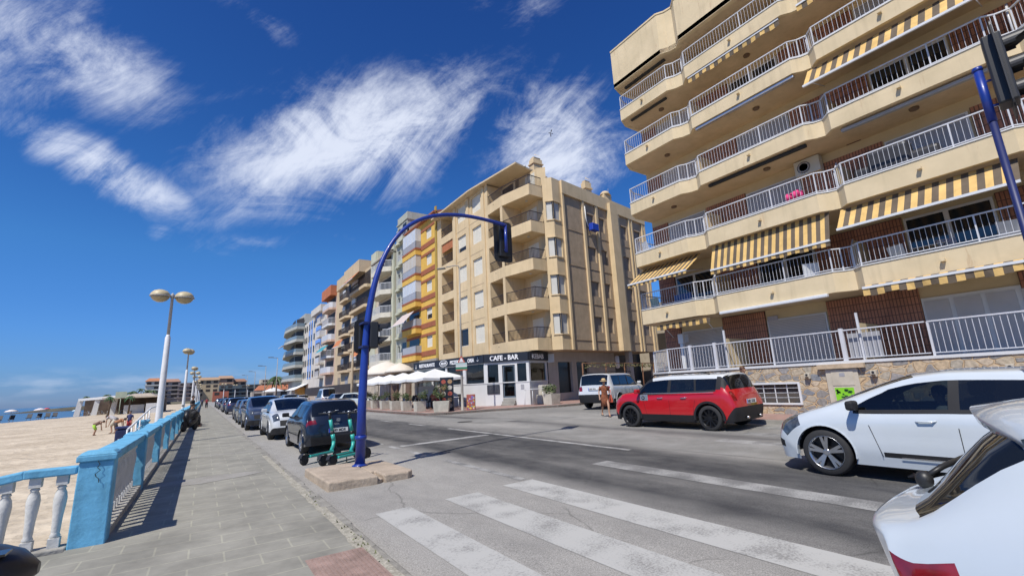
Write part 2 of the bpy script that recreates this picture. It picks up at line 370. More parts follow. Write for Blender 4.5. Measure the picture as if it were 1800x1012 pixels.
def paint_material(name, col, base, thr):
    m, n, l, b = nodes_of(name, .75)
    g = n.new('ShaderNodeNewGeometry')
    q = n.new('ShaderNodeTexNoise'); q.inputs['Scale'].default_value = 45; q.inputs['Detail'].default_value = 4; q.inputs['Roughness'].default_value = .75
    l.new(g.outputs['Position'], q.inputs['Vector'])
    q2 = n.new('ShaderNodeTexNoise'); q2.inputs['Scale'].default_value = 2.2; q2.inputs['Detail'].default_value = 6; l.new(g.outputs['Position'], q2.inputs['Vector'])
    a = n.new('ShaderNodeMath'); a.operation = 'ADD'; l.new(q.outputs['Fac'], a.inputs[0])
    a2 = n.new('ShaderNodeMath'); a2.operation = 'MULTIPLY'; a2.inputs[1].default_value = .9; l.new(q2.outputs['Fac'], a2.inputs[0]); l.new(a2.outputs[0], a.inputs[1])
    mr = n.new('ShaderNodeMapRange'); mr.inputs['From Min'].default_value = thr-.10; mr.inputs['From Max'].default_value = thr+.12; l.new(a.outputs[0], mr.inputs['Value'])
    mx = n.new('ShaderNodeMix'); mx.data_type = 'RGBA'; l.new(mr.outputs[0], mx.inputs['Factor'])
    mx.inputs['A'].default_value = (*col, 1); mx.inputs['B'].default_value = (*base, 1); l.new(mx.outputs['Result'], b.inputs['Base Color'])
    bp = n.new('ShaderNodeBump'); bp.inputs['Strength'].default_value = .4; bp.inputs['Distance'].default_value = .004
    l.new(q.outputs['Fac'], bp.inputs['Height']); l.new(bp.outputs[0], b.inputs['Normal'])
    return m
m_zebra = paint_material('zebra_paint', (.43, .425, .395), (.23, .225, .21), 1.05)
m_worn = paint_material('worn_paint', (.34, .335, .315), (.16, .158, .15), .93)
m_line = paint_material('line_paint', (.40, .395, .375), (.15, .148, .14), .98)
m_conc = mat('pale_concrete', (.30, .285, .255), .9, var=.22, vs=1.7, bump=.3, bs=60, fine=.12)
m_kerb = mat('kerb_stone', (.27, .255, .22), .9, var=.4, vs=4, bump=.6, bs=25, fine=.15)
m_island = mat('island_concrete', (.40, .325, .245), .95, var=.3, vs=2.4, bump=.8, bs=18, fine=.14, var2=(.30, .245, .185))
m_white = mat('white_render', (.62, .62, .615), .8, var=.05, vs=1.2, bump=.1)
m_wmetal = mat('white_metal', (.66, .67, .68), .45, var=.06)
m_dark = mat('dark_opening', (.018, .018, .02), .6, var=0)
m_black = mat('black_plastic', (.02, .02, .021), .45, var=.2)
m_blackm = mat('black_matt', (.03, .03, .03), .8, var=.2)
m_rubber = mat('tyre_rubber', (.025, .025, .026), .8, var=.2)
m_wood = mat('wood', (.19, .11, .055), .75, var=.35, vs=8)
m_chrome = mat('chrome', (.75, .75, .76), .18, 1.0, var=0)
m_alu = mat('aluminium', (.55, .56, .58), .35, .8, var=.05)
m_leaf = mat('leaf_green', (.055, .10, .028), .65, var=.4, vs=9)
m_leaf2 = mat('leaf_pale', (.12, .15, .055), .7, var=.4, vs=9)
m_glassd = mat('window_glass', (.02, .026, .032), .06, var=0, spec=.9)
# ------------------------------------------------------------------ terrain, sea, sand
b = MB(); b.poly([(-1.3, -900, -.9), (6000, -900, -.9), (6000, 7000, -.9), (-1.3, 7000, -.9)])
g = b.build('ground', mat('dry_ground', (.22, .19, .14), .95, var=.3, vs=.05)); tag(g, kind='structure')
m, n, l, bs_ = nodes_of('sea_water', .16); bs_.inputs['Base Color'].default_value = (.008, .045, .10, 1); bs_.inputs['Specular IOR Level'].default_value = .35
geo = n.new('ShaderNodeNewGeometry'); mpp = n.new('ShaderNodeMapping'); mpp.inputs['Scale'].default_value = (.5, .16, 1); l.new(geo.outputs['Position'], mpp.inputs[0])
q = n.new('ShaderNodeTexNoise'); q.inputs['Scale'].default_value = .9; q.inputs['Detail'].default_value = 6; l.new(mpp.outputs[0], q.inputs['Vector'])
bp = n.new('ShaderNodeBump'); bp.inputs['Strength'].default_value = .6; bp.inputs['Distance'].default_value = .5; l.new(q.outputs['Fac'], bp.inputs['Height']); l.new(bp.outputs[0], bs_.inputs['Normal'])
b = MB(); b.poly([(-7000, -2000, -.75), (-1.31, -2000, -.75), (-1.31, 7000, -.75), (-7000, 7000, -.75)])
tag(b.build('sea', m), kind='structure')
# sand: rake lines, footprints
m, n, l, bs_ = nodes_of('beach_sand', .95); geo = n.new('ShaderNodeNewGeometry')
q = n.new('ShaderNodeTexNoise'); q.inputs['Scale'].default_value = .35; q.inputs['Detail'].default_value = 9; q.inputs['Roughness'].default_value = .65; l.new(geo.outputs['Position'], q.inputs['Vector'])
rp = n.new('ShaderNodeValToRGB'); rp.color_ramp.elements[0].position = .34; rp.color_ramp.elements[0].color = (.42, .34, .235, 1); rp.color_ramp.elements[1].position = .62; rp.color_ramp.elements[1].color = (.60, .505, .37, 1)
l.new(q.outputs['Fac'], rp.inputs[0]); l.new(rp.outputs[0], bs_.inputs['Base Color'])
q2 = n.new('ShaderNodeTexVoronoi'); q2.inputs['Scale'].default_value = 2.6; l.new(geo.outputs['Position'], q2.inputs['Vector'])
q3 = n.new('ShaderNodeTexNoise'); q3.inputs['Scale'].default_value = 4; q3.inputs['Detail'].default_value = 8; l.new(geo.outputs['Position'], q3.inputs['Vector'])
ad = n.new('ShaderNodeMath'); ad.operation = 'ADD'; l.new(q2.outputs['Distance'], ad.inputs[0]); l.new(q3.outputs['Fac'], ad.inputs[1])
bp = n.new('ShaderNodeBump'); bp.inputs['Strength'].default_value = .8; bp.inputs['Distance'].default_value = .085; l.new(ad.outputs[0], bp.inputs['Height']); l.new(bp.outputs[0], bs_.inputs['Normal'])
shore = [(-60, -60), (-46, 20), (-33, 70), (-27, 103), (-23.5, 110), (-20.5, 124), (-19.5, 170), (-21, 240), (-26, 340)]
def shx(y):
    for (x0, y0), (x1, y1) in zip(shore, shore[1:]):
        if y0 <= y <= y1: return x0+(x1-x0)*(y-y0)/(y1-y0)
    return shore[-1][0]
ys = [-60+4*i for i in range(27)]+[48+2*i for i in range(60)]+[168+8*i for i in range(22)]
k0 = []; V = []; F = []; NT = 26
for y in ys:
    for j in range(NT+1):
        t = j/NT; x = -1.05+(shx(y)+1.05)*t
        z = -.35-.06*max(0, t-.8)/.2*4-(.35 if j == NT else 0)
        z += .05*math.sin(x*.8+y*.35)*math.cos(y*.23-x*.4)*(0 if t < .04 else 1)
        V.append((x, y, z))
for i in range(len(ys)-1):
    for j in range(NT): a = i*(NT+1)+j; F.append((a, a+1, a+NT+2, a+NT+1))
me = bpy.data.meshes.new('sand'); me.from_pydata(V, [], [f[::-1] for f in F]); me.materials.append(m)
for p in me.polygons: p.use_smooth = True
sand = bpy.data.objects.new('beach_sand', me); COL.objects.link(sand); tag(sand, kind='structure'); WORLD['beach_sand'] = Vector()
# low headland far over the water
b = MB()
pts = [(-75, 300), (-62, 312), (-46, 322), (-30, 330), (-18, 340)]
for i, (x, y) in enumerate(pts[:-1]):
    x1, y1 = pts[i+1]; h0 = [-.7, .6, 1.6, 2.4, 3][i]; h1 = [-.7, .6, 1.6, 2.4, 3][i+1]
    b.poly([(x, y, -.8), (x1, y1, -.8), (x1, y1+4, h1), (x, y+4, h0)]); b.poly([(x, y+4, h0), (x1, y1+4, h1), (x1, y1+60, h1), (x, y+60, h0)])
tag(b.build('headland_terrain', mat('headland', (.13, .12, .085), .95, var=.4, vs=.2)), kind='structure')
# ------------------------------------------------------------------ road
b = MB()
xs = [1.56, 6, 10, 14, 18, 30, 60]
for x0, x1 in zip(xs, xs[1:]):
    for y0, y1 in ((-40, 0), (0, 12), (12, 40), (40, 120), (120, 400)):
        if x0 >= 14 and (y0 >= 40 or y0 < 0): continue
        b.poly([(x0, y0, GR(x0)), (x1, y0, GR(x1)), (x1, y1, GR(x1)), (x0, y1, GR(x0))])
tag(b.build('road', m_road), kind='structure')
# promenade slab, kerb strip
m_pav = tile_mat('promenade_paving', (.268, .256, .213), (.250, .240, .200), (.325, .312, .245), .58, .34, .009, axes='XY', rough=.9, bump=.25, noisev=.30)
b = MB()
b.box(-1.1, 1.42, -10, 15.3, -.9, .12); b.box(-1.1, 1.42, 15.48, 360, -.9, .12)
b.box(-4.6, -1.1, -10, 7.0, -.9, .116)
tag(b.build('promenade', m_pav), kind='structure')
b = MB(); b.box(-1.1, 1.42, 15.3, 15.48, -.9, .121); tag(b.build('promenade_joint_strip', m_conc), kind='structure')
b = MB(); y = -10.0; random.seed(3)
while y < 140:
    ln_ = .95+random.random()*.1; w = random.uniform(-.018, .018) if y < 30 else 0
    b.box(1.42, 1.575+w, y, y+ln_-.012, -.3, .118+random.uniform(-.012, .006)); y += ln_
b.box(1.42, 1.575, 140, 360, -.3, .118)
tag(b.build('kerb', m_kerb, bevel=.018), kind='structure')
b = MB(); random.seed(5)       # crumbled grout and dry weeds line beside the kerb
pp = []
yy = -2.0
while yy < 14:
    w0 = .03+.07*random.random()*(1 if yy < 9 else .4); pp.append((yy, w0)); yy += .18
for (y0, a), (y1, c) in zip(pp, pp[1:]): b.poly([(1.40-a*.5, y0, .1235), (1.47+a*.3, y0, .1235), (1.47+c*.3, y1, .1235), (1.40-c*.5, y1, .1235)])
tag(b.build('kerb_grout_path', mat('grout', (.36, .335, .27), .95, var=.35, vs=14, fine=.3)), kind='structure')
b = MB(); random.seed(11)
for i in range(70):
    y = random.choice([random.gauss(6.0, .5), random.gauss(4.9, .3), random.gauss(7.6, .3), random.uniform(2, 13)]); x = 1.44+random.uniform(-.05, .08); h = random.uniform(.008, .028); a = random.random()*6
    dx, dy = math.cos(a)*.012, math.sin(a)*.012
    b.poly([(x-dx, y-dy, .122), (x+dx, y+dy, .122), (x+dy*1.3, y-dx*1.3, .122+h)])
w_ = b.build('dry_weeds', mat('weed', (.16, .17, .08), .9, var=.4, vs=30)); tag(w_, 'dry weeds and grit growing in the joint of the promenade kerb', 'weeds', kind='stuff')
b = MB(); b.poly([(-.62, 10.55, .1245), (.1, 10.45, .1245), (.75, 10.7, .1245), (1.18, 11.0, .1245), (.9, 11.25, .1245), (.2, 11.3, .1245), (-.6, 11.2, .1245)])
tag(b.build('pavement_patch', m_conc), kind='structure')
# ribbed red tactile mat
m_tact = mat('tactile_red', (.31, .215, .18), .9, var=.3, vs=5, fine=.15)
b = MB(); b.box(.90, 1.42, 2.2, 4.92, .10, .1245)
y = 0
for i in range(13):
    x = .915+i*.04; b.box(x, x+.022, 2.2, 4.90, .124, .1295)
tag(b.build('tactile_paving', m_tact), kind='structure')
# ------------------------------------------------------------------ road paint
def strip(b, x0, x1, y0, y1, h=.004, j=0.0):
    b.poly([(x0, y0, GR(x0)+h), (x1, y0+j, GR(x1)+h), (x1, y1+j, GR(x1)+h), (x0, y1, GR(x0)+h)])
b = MB()
for x0, x1, yt in ((2.02, 2.50, 6.42), (3.03, 3.57, 6.42), (4.08, 4.66, 6.50)): strip(b, x0, x1, -1.5, yt)
tag(b.build('zebra_crossing_paint', m_zebra), kind='structure')
b = MB()
for x0, x1, yt in ((6.20, 6.62, 6.7), (11.1, 11.6, 6.6), (12.4, 12.95, 7.0), (9.85, 10.3, 6.5)): strip(b, x0, x1, -1.5, yt)
strip(b, 4.48, 4.62, 6.6, 9.6)
tag(b.build('worn_zebra_paint', m_worn), kind='structure')
b = MB()
strip(b, 7.76, 7.90, 7.2, 16.2)
for y in range(18, 120, 4): strip(b, 7.76, 7.88, y+.4, y+2.2)
y = 10.9
while y < 80: strip(b, 4.46, 4.60, y, y+.85); y += 1.5
strip(b, 4.75, 7.6, 12.75, 13.05)
tag(b.build('lane_lines_paint', m_line), kind='structure')
# paler concrete repair strips across the far lane
b = MB()
b.poly([(8.5, 4.0, GR(8.5)+.0035), (9.9, 4.6, GR(9.9)+.0035), (9.95, 9, GR(9.95)+.0035), (9.9, 11.9, GR(9.9)+.0035), (9.0, 14.5, GR(9)+.0035), (8.55, 12, GR(8.55)+.0035), (8.25, 8, GR(8.25)+.0035)])
b.poly([(9.5, 16.3, GR(9.5)+.0035), (11.2, 16.3, GR(11.2)+.0035), (11.2, 17.2, GR(11.2)+.0035), (9.9, 21.8, GR(9.9)+.0035), (9.2, 30, GR(9.2)+.0035), (8.9, 22, GR(8.9)+.0035)])
b.poly([(11.3, 14.6, GR(11.3)+.0035), (13.1, 14.7, GR(13.1)+.0035), (12.6, 16.2, GR(12.6)+.0035), (11.3, 16, GR(11.3)+.0035)])
tag(b.build('road_repair_patch', mat('worn_concrete_patch', (.235, .228, .21), .92, var=.25, vs=1.2, fine=.22)), kind='structure')
mh = MB(); mh.lathe([(.33, 0), (.33, .006), (.29, .006), (.29, .004)], (9.55, 18.1, GR(9.55)+.004), 20)
tag(mh.build('manhole_cover', mat('cast_iron', (.07, .068, .065), .7, .3, var=.3)), 'round iron manhole cover in the far lane near the stop line', 'manhole cover')
# ------------------------------------------------------------------ far pavements
m_rpav = tile_mat('red_pavement', (.34, .20, .165), (.30, .18, .15), (.30, .27, .23), .30, .15, .008, axes='XY', rough=.9, noisev=.2)
pedge = [(10.6, 360), (10.6, 45), (10.35, 30), (10.55, 24.6), (11.3, 23.7), (12.6, 23.3), (13.7, 22.8), (15.7, 21.7), (17.1, 20.8), (18.4, 20.55), (30, 22.4), (60, 27)]
inner = [(60, 60), (30, 60), (20, 60), (20, 360)]
b = MB(); b.prism(pedge+inner, 0.0, lambda x, y: GR(x)+.12 if x < 22 else .4)
tag(b.build('cafe_pavement', m_rpav), kind='structure')
def kerbline(b, pts, w=.14, h=.125):
    for p, q in zip(pts, pts[1:]):
        P, Q = Vector((*p, 0)), Vector((*q, 0)); d = (Q-P).normalized(); nn_ = Vector((-d.y, d.x, 0))
        a_ = [P, Q, Q+nn_*w, P+nn_*w]
        b.hexa([(v.x, v.y, GR(v.x)-.1) for v in a_]+[(v.x, v.y, GR(v.x)+h) for v in a_])
b = MB(); kerbline(b, [(x, y) for x, y in pedge]); tag(b.build('cafe_kerb', m_conc), kind='structure')
b = MB(); b.prism([(13.75, -30), (13.75, 11.2), (14.4, 13.0), (15.8, 14.0), (60, 18.0), (60, -30)], 0.0, lambda x, y: GR(x)+.10 if x < 20 else .36)
tag(b.build('apartment_pavement', m_rpav), kind='structure')
b = MB(); kerbline(b, [(13.61, -30), (13.61, 11.25), (14.3, 13.12), (15.75, 14.14), (30, 15.4)], .14, .105); tag(b.build('apartment_kerb', m_conc), kind='structure')
# traffic island of rough concrete, one block cracked off
b = MB(); zt = .175
b.prism([(1.83, 8.36), (2.66, 8.30), (2.70, 10.28), (1.80, 10.30)], -.05, zt); 
b.prism([(2.66, 8.30), (2.78, 8.42), (2.78, 8.9), (2.685, 8.9)], -.05, zt-.07)
b.prism([(2.78, 8.33), (3.22, 8.33), (3.34, 8.46), (3.34, 8.62), (3.30, 10.24), (2.702, 10.28), (2.688, 8.9), (2.78, 8.9)], -.05, zt-.006)
isl = b.build('traffic_island', m_island, bevel=.03, seg=3, clean=True); tag(isl, kind='structure')
# ------------------------------------------------------------------ balustrade
m_blue = mat('pale_blue_paint', (.14, .42, .63), .75, var=.22, vs=3.5, bump=.35, bs=14, stain=.25, fine=.06)
m_balu = mat('whitewash', (.60, .59, .56), .85, var=.15, vs=5, bump=.3, bs=30)
m_plin = mat('plinth_concrete', (.36, .34, .30), .9, var=.3, vs=3, bump=.4)
m_crack = mat('crack', (.03, .05, .06), .9, var=0)
PZ = .12
bal = thing('balustrade', 'pale blue and white balustrade with turned balusters along the beach side of the promenade', 'balustrade', (-.95, 7.3, .12))
def pier(x0, x1, y0, y1, name='pier'):
    b = MB(); cx_, cy_ = (x0+x1)/2, (y0+y1)/2; hx, hy = (x1-x0)/2, (y1-y0)/2
    def ring(s, z): return [(cx_-hx*s, cy_-hy*s, z), (cx_+hx*s, cy_-hy*s, z), (cx_+hx*s, cy_+hy*s, z), (cx_-hx*s, cy_+hy*s, z)]
    b.hexa(ring(1.0, PZ-.6)+ring(.94, PZ+.88)); b.hexa(ring(1.10, PZ+.88)+ring(1.10, PZ+.945)); b.hexa(ring(1.08, PZ+.946)+ring(.80, PZ+.985))
    return b.build(name, m_blue, bal, bevel=.012)
PY_ = [7.22+3.62*i for i in range(28)]
XB = -.94
bprof = [(.050, 0), (.050, .10), (.036, .105), (.045, .125), (.034, .15), (.036, .17), (.040, .30), (.052, .44), (.055, .50), (.046, .56), (.030, .60), (.040, .615), (.030, .635), (.052, .66), (.052, .74)]
def baluster(b, x, y, z, n=10, sc=1.0):
    b.lathe([(r*sc, h) for r, h in bprof[2:13]], (x, y, z), n)
    b.box(x-.047, x+.047, y-.047, y+.047, z, z+.105); b.box(x-.047, x+.047, y-.047, y+.047, z+.64, z+.76)
nb = 0; rest = MB()
for i, y in enumerate(PY_):
    pier(XB-.155, XB+.165, y-.16, y+.16)
    if i+1 == len(PY_): break
    y0, y1 = y+.16, PY_[i+1]-.16
    b = MB(); b.box(XB-.135, XB+.135, y0, y1, PZ+.86, PZ+.94); b.box(XB-.115, XB+.115, y0, y1, PZ+.82, PZ+.86); b.build('rail', m_blue, bal, bevel=.012)
    b = MB(); b.box(XB-.11, XB+.155, y0, y1, PZ-.6, PZ+.09); b.build('plinth', m_plin, bal, bevel=.01)
    # diagonal lattice course at the foot of the infill, then balusters
    k = 14
    for j in range(k):
        yy = y0+(j+.5)*(y1-y0)/k
        if nb < 78: q = MB(); baluster(q, XB, yy, PZ+.085); q.build('baluster', m_balu, bal); nb += 1
        else: baluster(rest, XB, yy, PZ+.085, 6)
for i in range(28, 60): rest.box(XB-.15, XB+.15, 7.22+3.62*i-.15, 7.22+3.62*i+.15, PZ, PZ+.95, 1); rest.box(XB-.12, XB+.12, 7.22+3.62*(i-1), 7.22+3.62*i, PZ+.84, PZ+.93, 1)
for i in range(28, 60):
    for j in range(7): rest.box(XB-.05, XB+.05, 7.22+3.62*(i-1)+.5*j+.1, 7.22+3.62*(i-1)+.5*j+.22, PZ, PZ+.84)
rr = rest.build('baluster', [m_balu, m_blue], bal); tag(rr, kind='stuff')
# short return towards the sand with a rail that drops
b = MB(); XL = XB-.155
b.beam((XL, 7.17, PZ+.80), (-1.52, 7.17, PZ+.80), .15, .085); b.beam((-1.51, 7.17, PZ+.80), (-2.6, 7.17, PZ+.60), .15, .085); b.build('rail', m_blue, bal, bevel=.015)
b = MB(); b.box(-2.8, XL, 7.06, 7.28, PZ-.8, PZ+.03); b.build('plinth', m_plin, bal, bevel=.015)
for x in (-1.21, -1.42, -1.63, -1.84, -2.05): q = MB(); dz_ = 0 if x > -1.5 else (x+1.5)*.18; baluster(q, x, 7.17, PZ+.02+dz_, 12, 1.05); q.build('baluster', m_balu, bal)
q = MB(); cr = [(-.915, 1.045), (-.925, 1.0), (-.905, .965), (-.922, .93), (-.895, .90), (-.935, .865), (-.925, .835), (-.90, .81), (-.895, .77)]
for (x0, z0), (x1, z1) in zip(cr, cr[1:]): yf = 7.0465-.0; q.poly([(x0-.004, yf, z0), (x1-.004, yf, z1), (x1+.005, yf, z1), (x0+.005, yf, z0)])
q.build('crack', m_crack, bal)
# ramp wall and second low rail by the steps to the sand
b = MB(); b.prism([(-2.0, 19.5), (-1.12, 19.5), (-1.12, 30), (-2.0, 30)], -.9, .10)
tag(b.build('beach_steps', m_plin), kind='structure')
sr = thing('stair_railing', 'white sloping handrail beside the pale blue pier at the beach steps', 'railing', (-2.0, 20, 0))
b = MB(); b.tube([(-2.0, 20, .75), (-1.95, 27, 1.35), (-1.9, 33, 1.42)], .035, 6); b.tube([(-2.0, 20, .45), (-1.95, 27, .95)], .02, 5)
b.build('handrail', m_wmetal, sr)
for i in range(7): b = MB(); y = 20+i*1.2; z = .75+.6*min(1, i*1.2/7); b.tube([(-2, y, -.2), (-2, y, z)], .025, 5); b.build('post', m_wmetal, sr)
b = MB(); b.box(-2.12, -1.78, 23.9, 24.3, -.6, .84); b.box(-2.17, -1.73, 23.85, 24.35, .84, .92); bp_ = b.build('step_pier', m_blue, bevel=.015); tag(bp_, 'separate pale blue pier standing on the sand side beside the lamp post', 'pier')
# ------------------------------------------------------------------ twin globe promenade lamps
m_globe_t = mat('lamp_cap', (.52, .44, .27), .45, var=.12)
m_globe_b = mat('lamp_bowl', (.42, .34, .20), .25, var=.1)
m_lpost = mat('lamp_post_paint', (.66, .66, .66), .5, var=.1, vs=4)
m_lpost2 = mat('lamp_post_grey', (.36, .36, .37), .5, var=.15)
def make_lamp(label, group, h=5.35, seg=16):
    t = thing('street_lamp', label, 'street lamp', (0, 0, 0), group)
    b = MB(); b.lathe([(.15, 0), (.15, .05), (.125, .07), (.115, .12), (.105, 1.6), (.085, 3.9), (.06, 3.95), (.055, 4.0)], (0, 0, 0), seg); b.build('post', m_lpost, t)
    b = MB(); b.lathe([(.052, 3.98), (.046, h), (.06, h+.02), (.06, h+.16), (.02, h+.22)], (0, 0, 0), 10); b.tube([(-.12, 0, h+.10), (.12, 0, h+.10)], .03, 8); b.build('arm', m_lpost2, t)
    for s in (-1, 1):
        cxx = s*.37
        b = MB(); b.lathe([(.305, 0), (.315, .03), (.28, .115), (.21, .195), (.10, .24), (.01, .25)], (cxx, 0, h+.07), seg); hd = b.build('lamp_cap', m_globe_t, t)
        b = MB(); b.lathe([(.01, -.22), (.10, -.21), (.20, -.16), (.27, -.08), (.295, 0)], (cxx, 0, h+.07), seg); b.build('lamp_bowl', m_globe_b, t)
        b = MB(); b.lathe([(.325, -.012), (.335, 0), (.325, .016)], (cxx, 0, h+.07), seg); b.build('rim', m_lpost2, t)
    return t
LG = 'twin globe lamps along the beach balustrade'
lamp = make_lamp('tall white twin globe lamp post nearest on the promenade balustrade', LG)
lamp.location = (-1.26, 20.9, PZ-.1); lamp.rotation_euler = (0, 0, R_(12))
for i, y in enumerate((45, 70, 82, 96, 122, 148, 175, 205)):
    dup(lamp, (-1.26+.1*(i % 2), y, PZ-.1), R_((12, 80, 12, 12, 30, 0, 20, 10)[i]) if i else R_(75), label=['second twin globe lamp, its two globes seen one behind the other', 'third twin globe lamp from the viewer along the balustrade'][i] if i < 2 else 'distant twin globe lamp, %s along the balustrade' % ['', '', 'fourth', 'fifth', 'sixth', 'seventh', 'eighth', 'ninth and farthest'][i], group=LG)
for i, (x, y) in enumerate(((4.6, 150), (8.0, 165), (12, 175))):
    dup(lamp, (x, y, 0), R_(20*i), label=['far twin globe lamp just left of the farthest parked cars', 'far twin globe lamp above the row of parked cars', 'far twin globe lamp right of the dark glazed block'][i], group='far lamps beyond the parked cars')
# ------------------------------------------------------------------ blue arched traffic light
m_ultra = mat('cobalt_paint', (.010, .036, .26), .38, var=.15, vs=6, coat=.3)
m_ultrad = mat('dark_blue_paint', (.012, .02, .10), .5, var=.2)
m_lens = mat('red_lens', (.55, .03, .02), .3, var=0); m_lensd = mat('dark_lens', (.03, .04, .03), .25, var=0)
m_lit = bpy.data.materials.new('lit_red_lamp'); m_lit.use_nodes = True; q = m_lit.node_tree.nodes['Principled BSDF']; q.inputs['Base Color'].default_value = (.8, .05, .03, 1); q.inputs['Emission Color'].default_value = (1, .08, .04, 1); q.inputs['Emission Strength'].default_value = 1.6
def signal(parent, c, fdir, n=3, w=.30, h=.30, plate=True, name='signal_head', lit=None, visor=.20, lens=.105, rounded=True, pm=.13):
    c = Vector(c); f = Vector(fdir).normalized(); s = Vector((0, 0, 1)).cross(f).normalized(); u = Vector((0, 0, 1))
    b = MB(); H = n*h/2; b.obox(c, s*w/2, f*.085, u*H); sh = b.build(name, m_black, parent, bevel=.02)
    for i in range(n):
        z = H-(i+.5)*h; o = c+u*z+f*.086
        b = MB(); pr = [Vector(o+s*math.cos(a)*lens+u*math.sin(a)*lens) for a in [2*math.pi*k/16 for k in range(16)]]; b.poly(pr); b.build('lens', (m_lit if lit == i else m_lens if i == 0 else m_lensd), sh)
        b = MB(); R2 = lens*1.12; k = 14
        for j in range(k):
            a0 = R_(-25)+R_(230)*j/k; a1 = R_(-25)+R_(230)*(j+1)/k
            def P_(a, d, r=R2): return o+s*math.cos(a)*r+u*math.sin(a)*r+f*d
            def dd(a): return visor*(.35+.65*max(0, math.sin(a))**.6) if math.sin(a) > 0 else visor*.35
            b.poly([P_(a0, 0), P_(a1, 0), P_(a1, dd(a1)), P_(a0, dd(a0))]); b.poly([P_(a0, 0, R2-.006), P_(a0, dd(a0), R2-.006), P_(a1, dd(a1), R2-.006), P_(a1, 0, R2-.006)])
        b.build('visor', m_black, sh)
    if plate:
        b = MB(); pw, ph = w/2+pm, H+pm; pts = []
        for (sx, sy) in ((1, 1), (-1, 1), (-1, -1), (1, -1)):
            for k in range(4):
                a = math.atan2(sy, sx)-R_(45)+R_(30)*k; pts.append((sx*(pw-.09)+.09*math.cos(a), sy*(ph-.09)+.09*math.sin(a)))
        fr = [c+f*.03+s*x+u*z for x, z in pts]; bk = [p-f*.015 for p in fr]
        b.poly(fr); b.poly(bk[::-1])
        for k in range(len(fr)): b.poly([fr[k], bk[k], bk[(k+1) % len(fr)], fr[(k+1) % len(fr)]])
        b.build('backboard', m_black, sh)
        b = MB(); wv = [c+f*.034+s*x*.97+u*z*.975 for x, z in pts]; wi = [c+f*.034+s*x*.90+u*z*.935 for x, z in pts]
        for k in range(len(fr)): b.poly([wv[k], wv[(k+1) % len(fr)], wi[(k+1) % len(fr)], wi[k]])
        b.build('white_border', m_wmetal, sh)
    return sh
BX, BY, BZ = 2.72, 9.70, .175
tl = thing('traffic_light', 'cobalt blue arched traffic light post on the concrete island, hanging its signal over the road', 'traffic light', (BX, BY, BZ))
A0 = R_(3.5); au = Vector((math.cos(A0), math.sin(A0), 0))
prof_ = [(0, 0), (.02, 1.2), (.07, 2.5), (.16, 3.35), (.32, 4.05), (.58, 4.68), (.95, 5.18), (1.42, 5.52), (1.95, 5.72), (2.5, 5.82), (3.0, 5.85), (3.5, 5.84), (3.95, 5.81)]
prof2 = []
for i in range(len(prof_)-1):
    p0, p1, p2, p3 = [prof_[max(0, min(len(prof_)-1, i+k))] for k in (-1, 0, 1, 2)]
    for t in ((0, .25, .5, .75) if i else (0,)):
        f_ = lambda a, b_, c, d: .5*((2*b_)+(-a+c)*t+(2*a-5*b_+4*c-d)*t*t+(-a+3*b_-3*c+d)*t**3)
        prof2.append((f_(p0[0], p1[0], p2[0], p3[0]), f_(p0[1], p1[1], p2[1], p3[1])))
prof2.append(prof_[-1])
pts = [Vector((BX, BY, BZ))+au*x+Vector((0, 0, z)) for x, z in prof2]
rad = [.098-.05*min(1, z/5.7+x/9) if z > .2 else .10 for x, z in prof2]
b = MB(); b.tube(pts, rad, 18); b.build('pole', m_ultra, tl)
b = MB(); b.lathe([(.155, 0), (.155, .012), (.112, .02), (.112, .04)], (BX, BY, BZ), 18); b.build('base_plate', m_ultra, tl)
b = MB(); b.lathe([(.104, .50), (.118, .52), (.118, .56), (.104, .58)], (BX+.008, BY, BZ), 18); b.build('collar', m_ultra, tl)
ce = pts[-1]
hc = ce+Vector((.02, .16, -.42))
signal(tl, hc, (0, 1, 0), 3, .34, .31, visor=.22)
b = MB(); b.tube([ce+Vector((.0, .0, .03)), ce+Vector((.0, .0, -.78))], .045, 10); b.tube([ce+Vector((0, 0, -.1)), ce+Vector((0, .13, -.1))], .025, 8); b.tube([ce+Vector((0, 0, -.7)), ce+Vector((0, .13, -.7))], .025, 8); b.build('bracket', m_ultra, tl)
# two-lens heads on the post
pc = Vector((BX+.13, BY, BZ+2.62))
signal(tl, pc+Vector((.09, -.02, 0)), (.75, -.10, 0), 2, .27, .28, plate=False, visor=.24, name='pedestrian_head', lens=.1)
signal(tl, pc+Vector((-.06, .24, 0)), (0, 1, 0), 3, .20, .19, plate=True, visor=.12, name='small_signal_head', lens=.07, pm=.08)
b = MB(); b.obox(pc+Vector((-.11, .0, .25)), (.06, 0, 0), (0, .17, 0), (0, 0, .02)); b.obox(pc+Vector((-.11, .0, -.25)), (.06, 0, 0), (0, .17, 0), (0, 0, .02)); b.build('clamp', m_ultrad, tl)
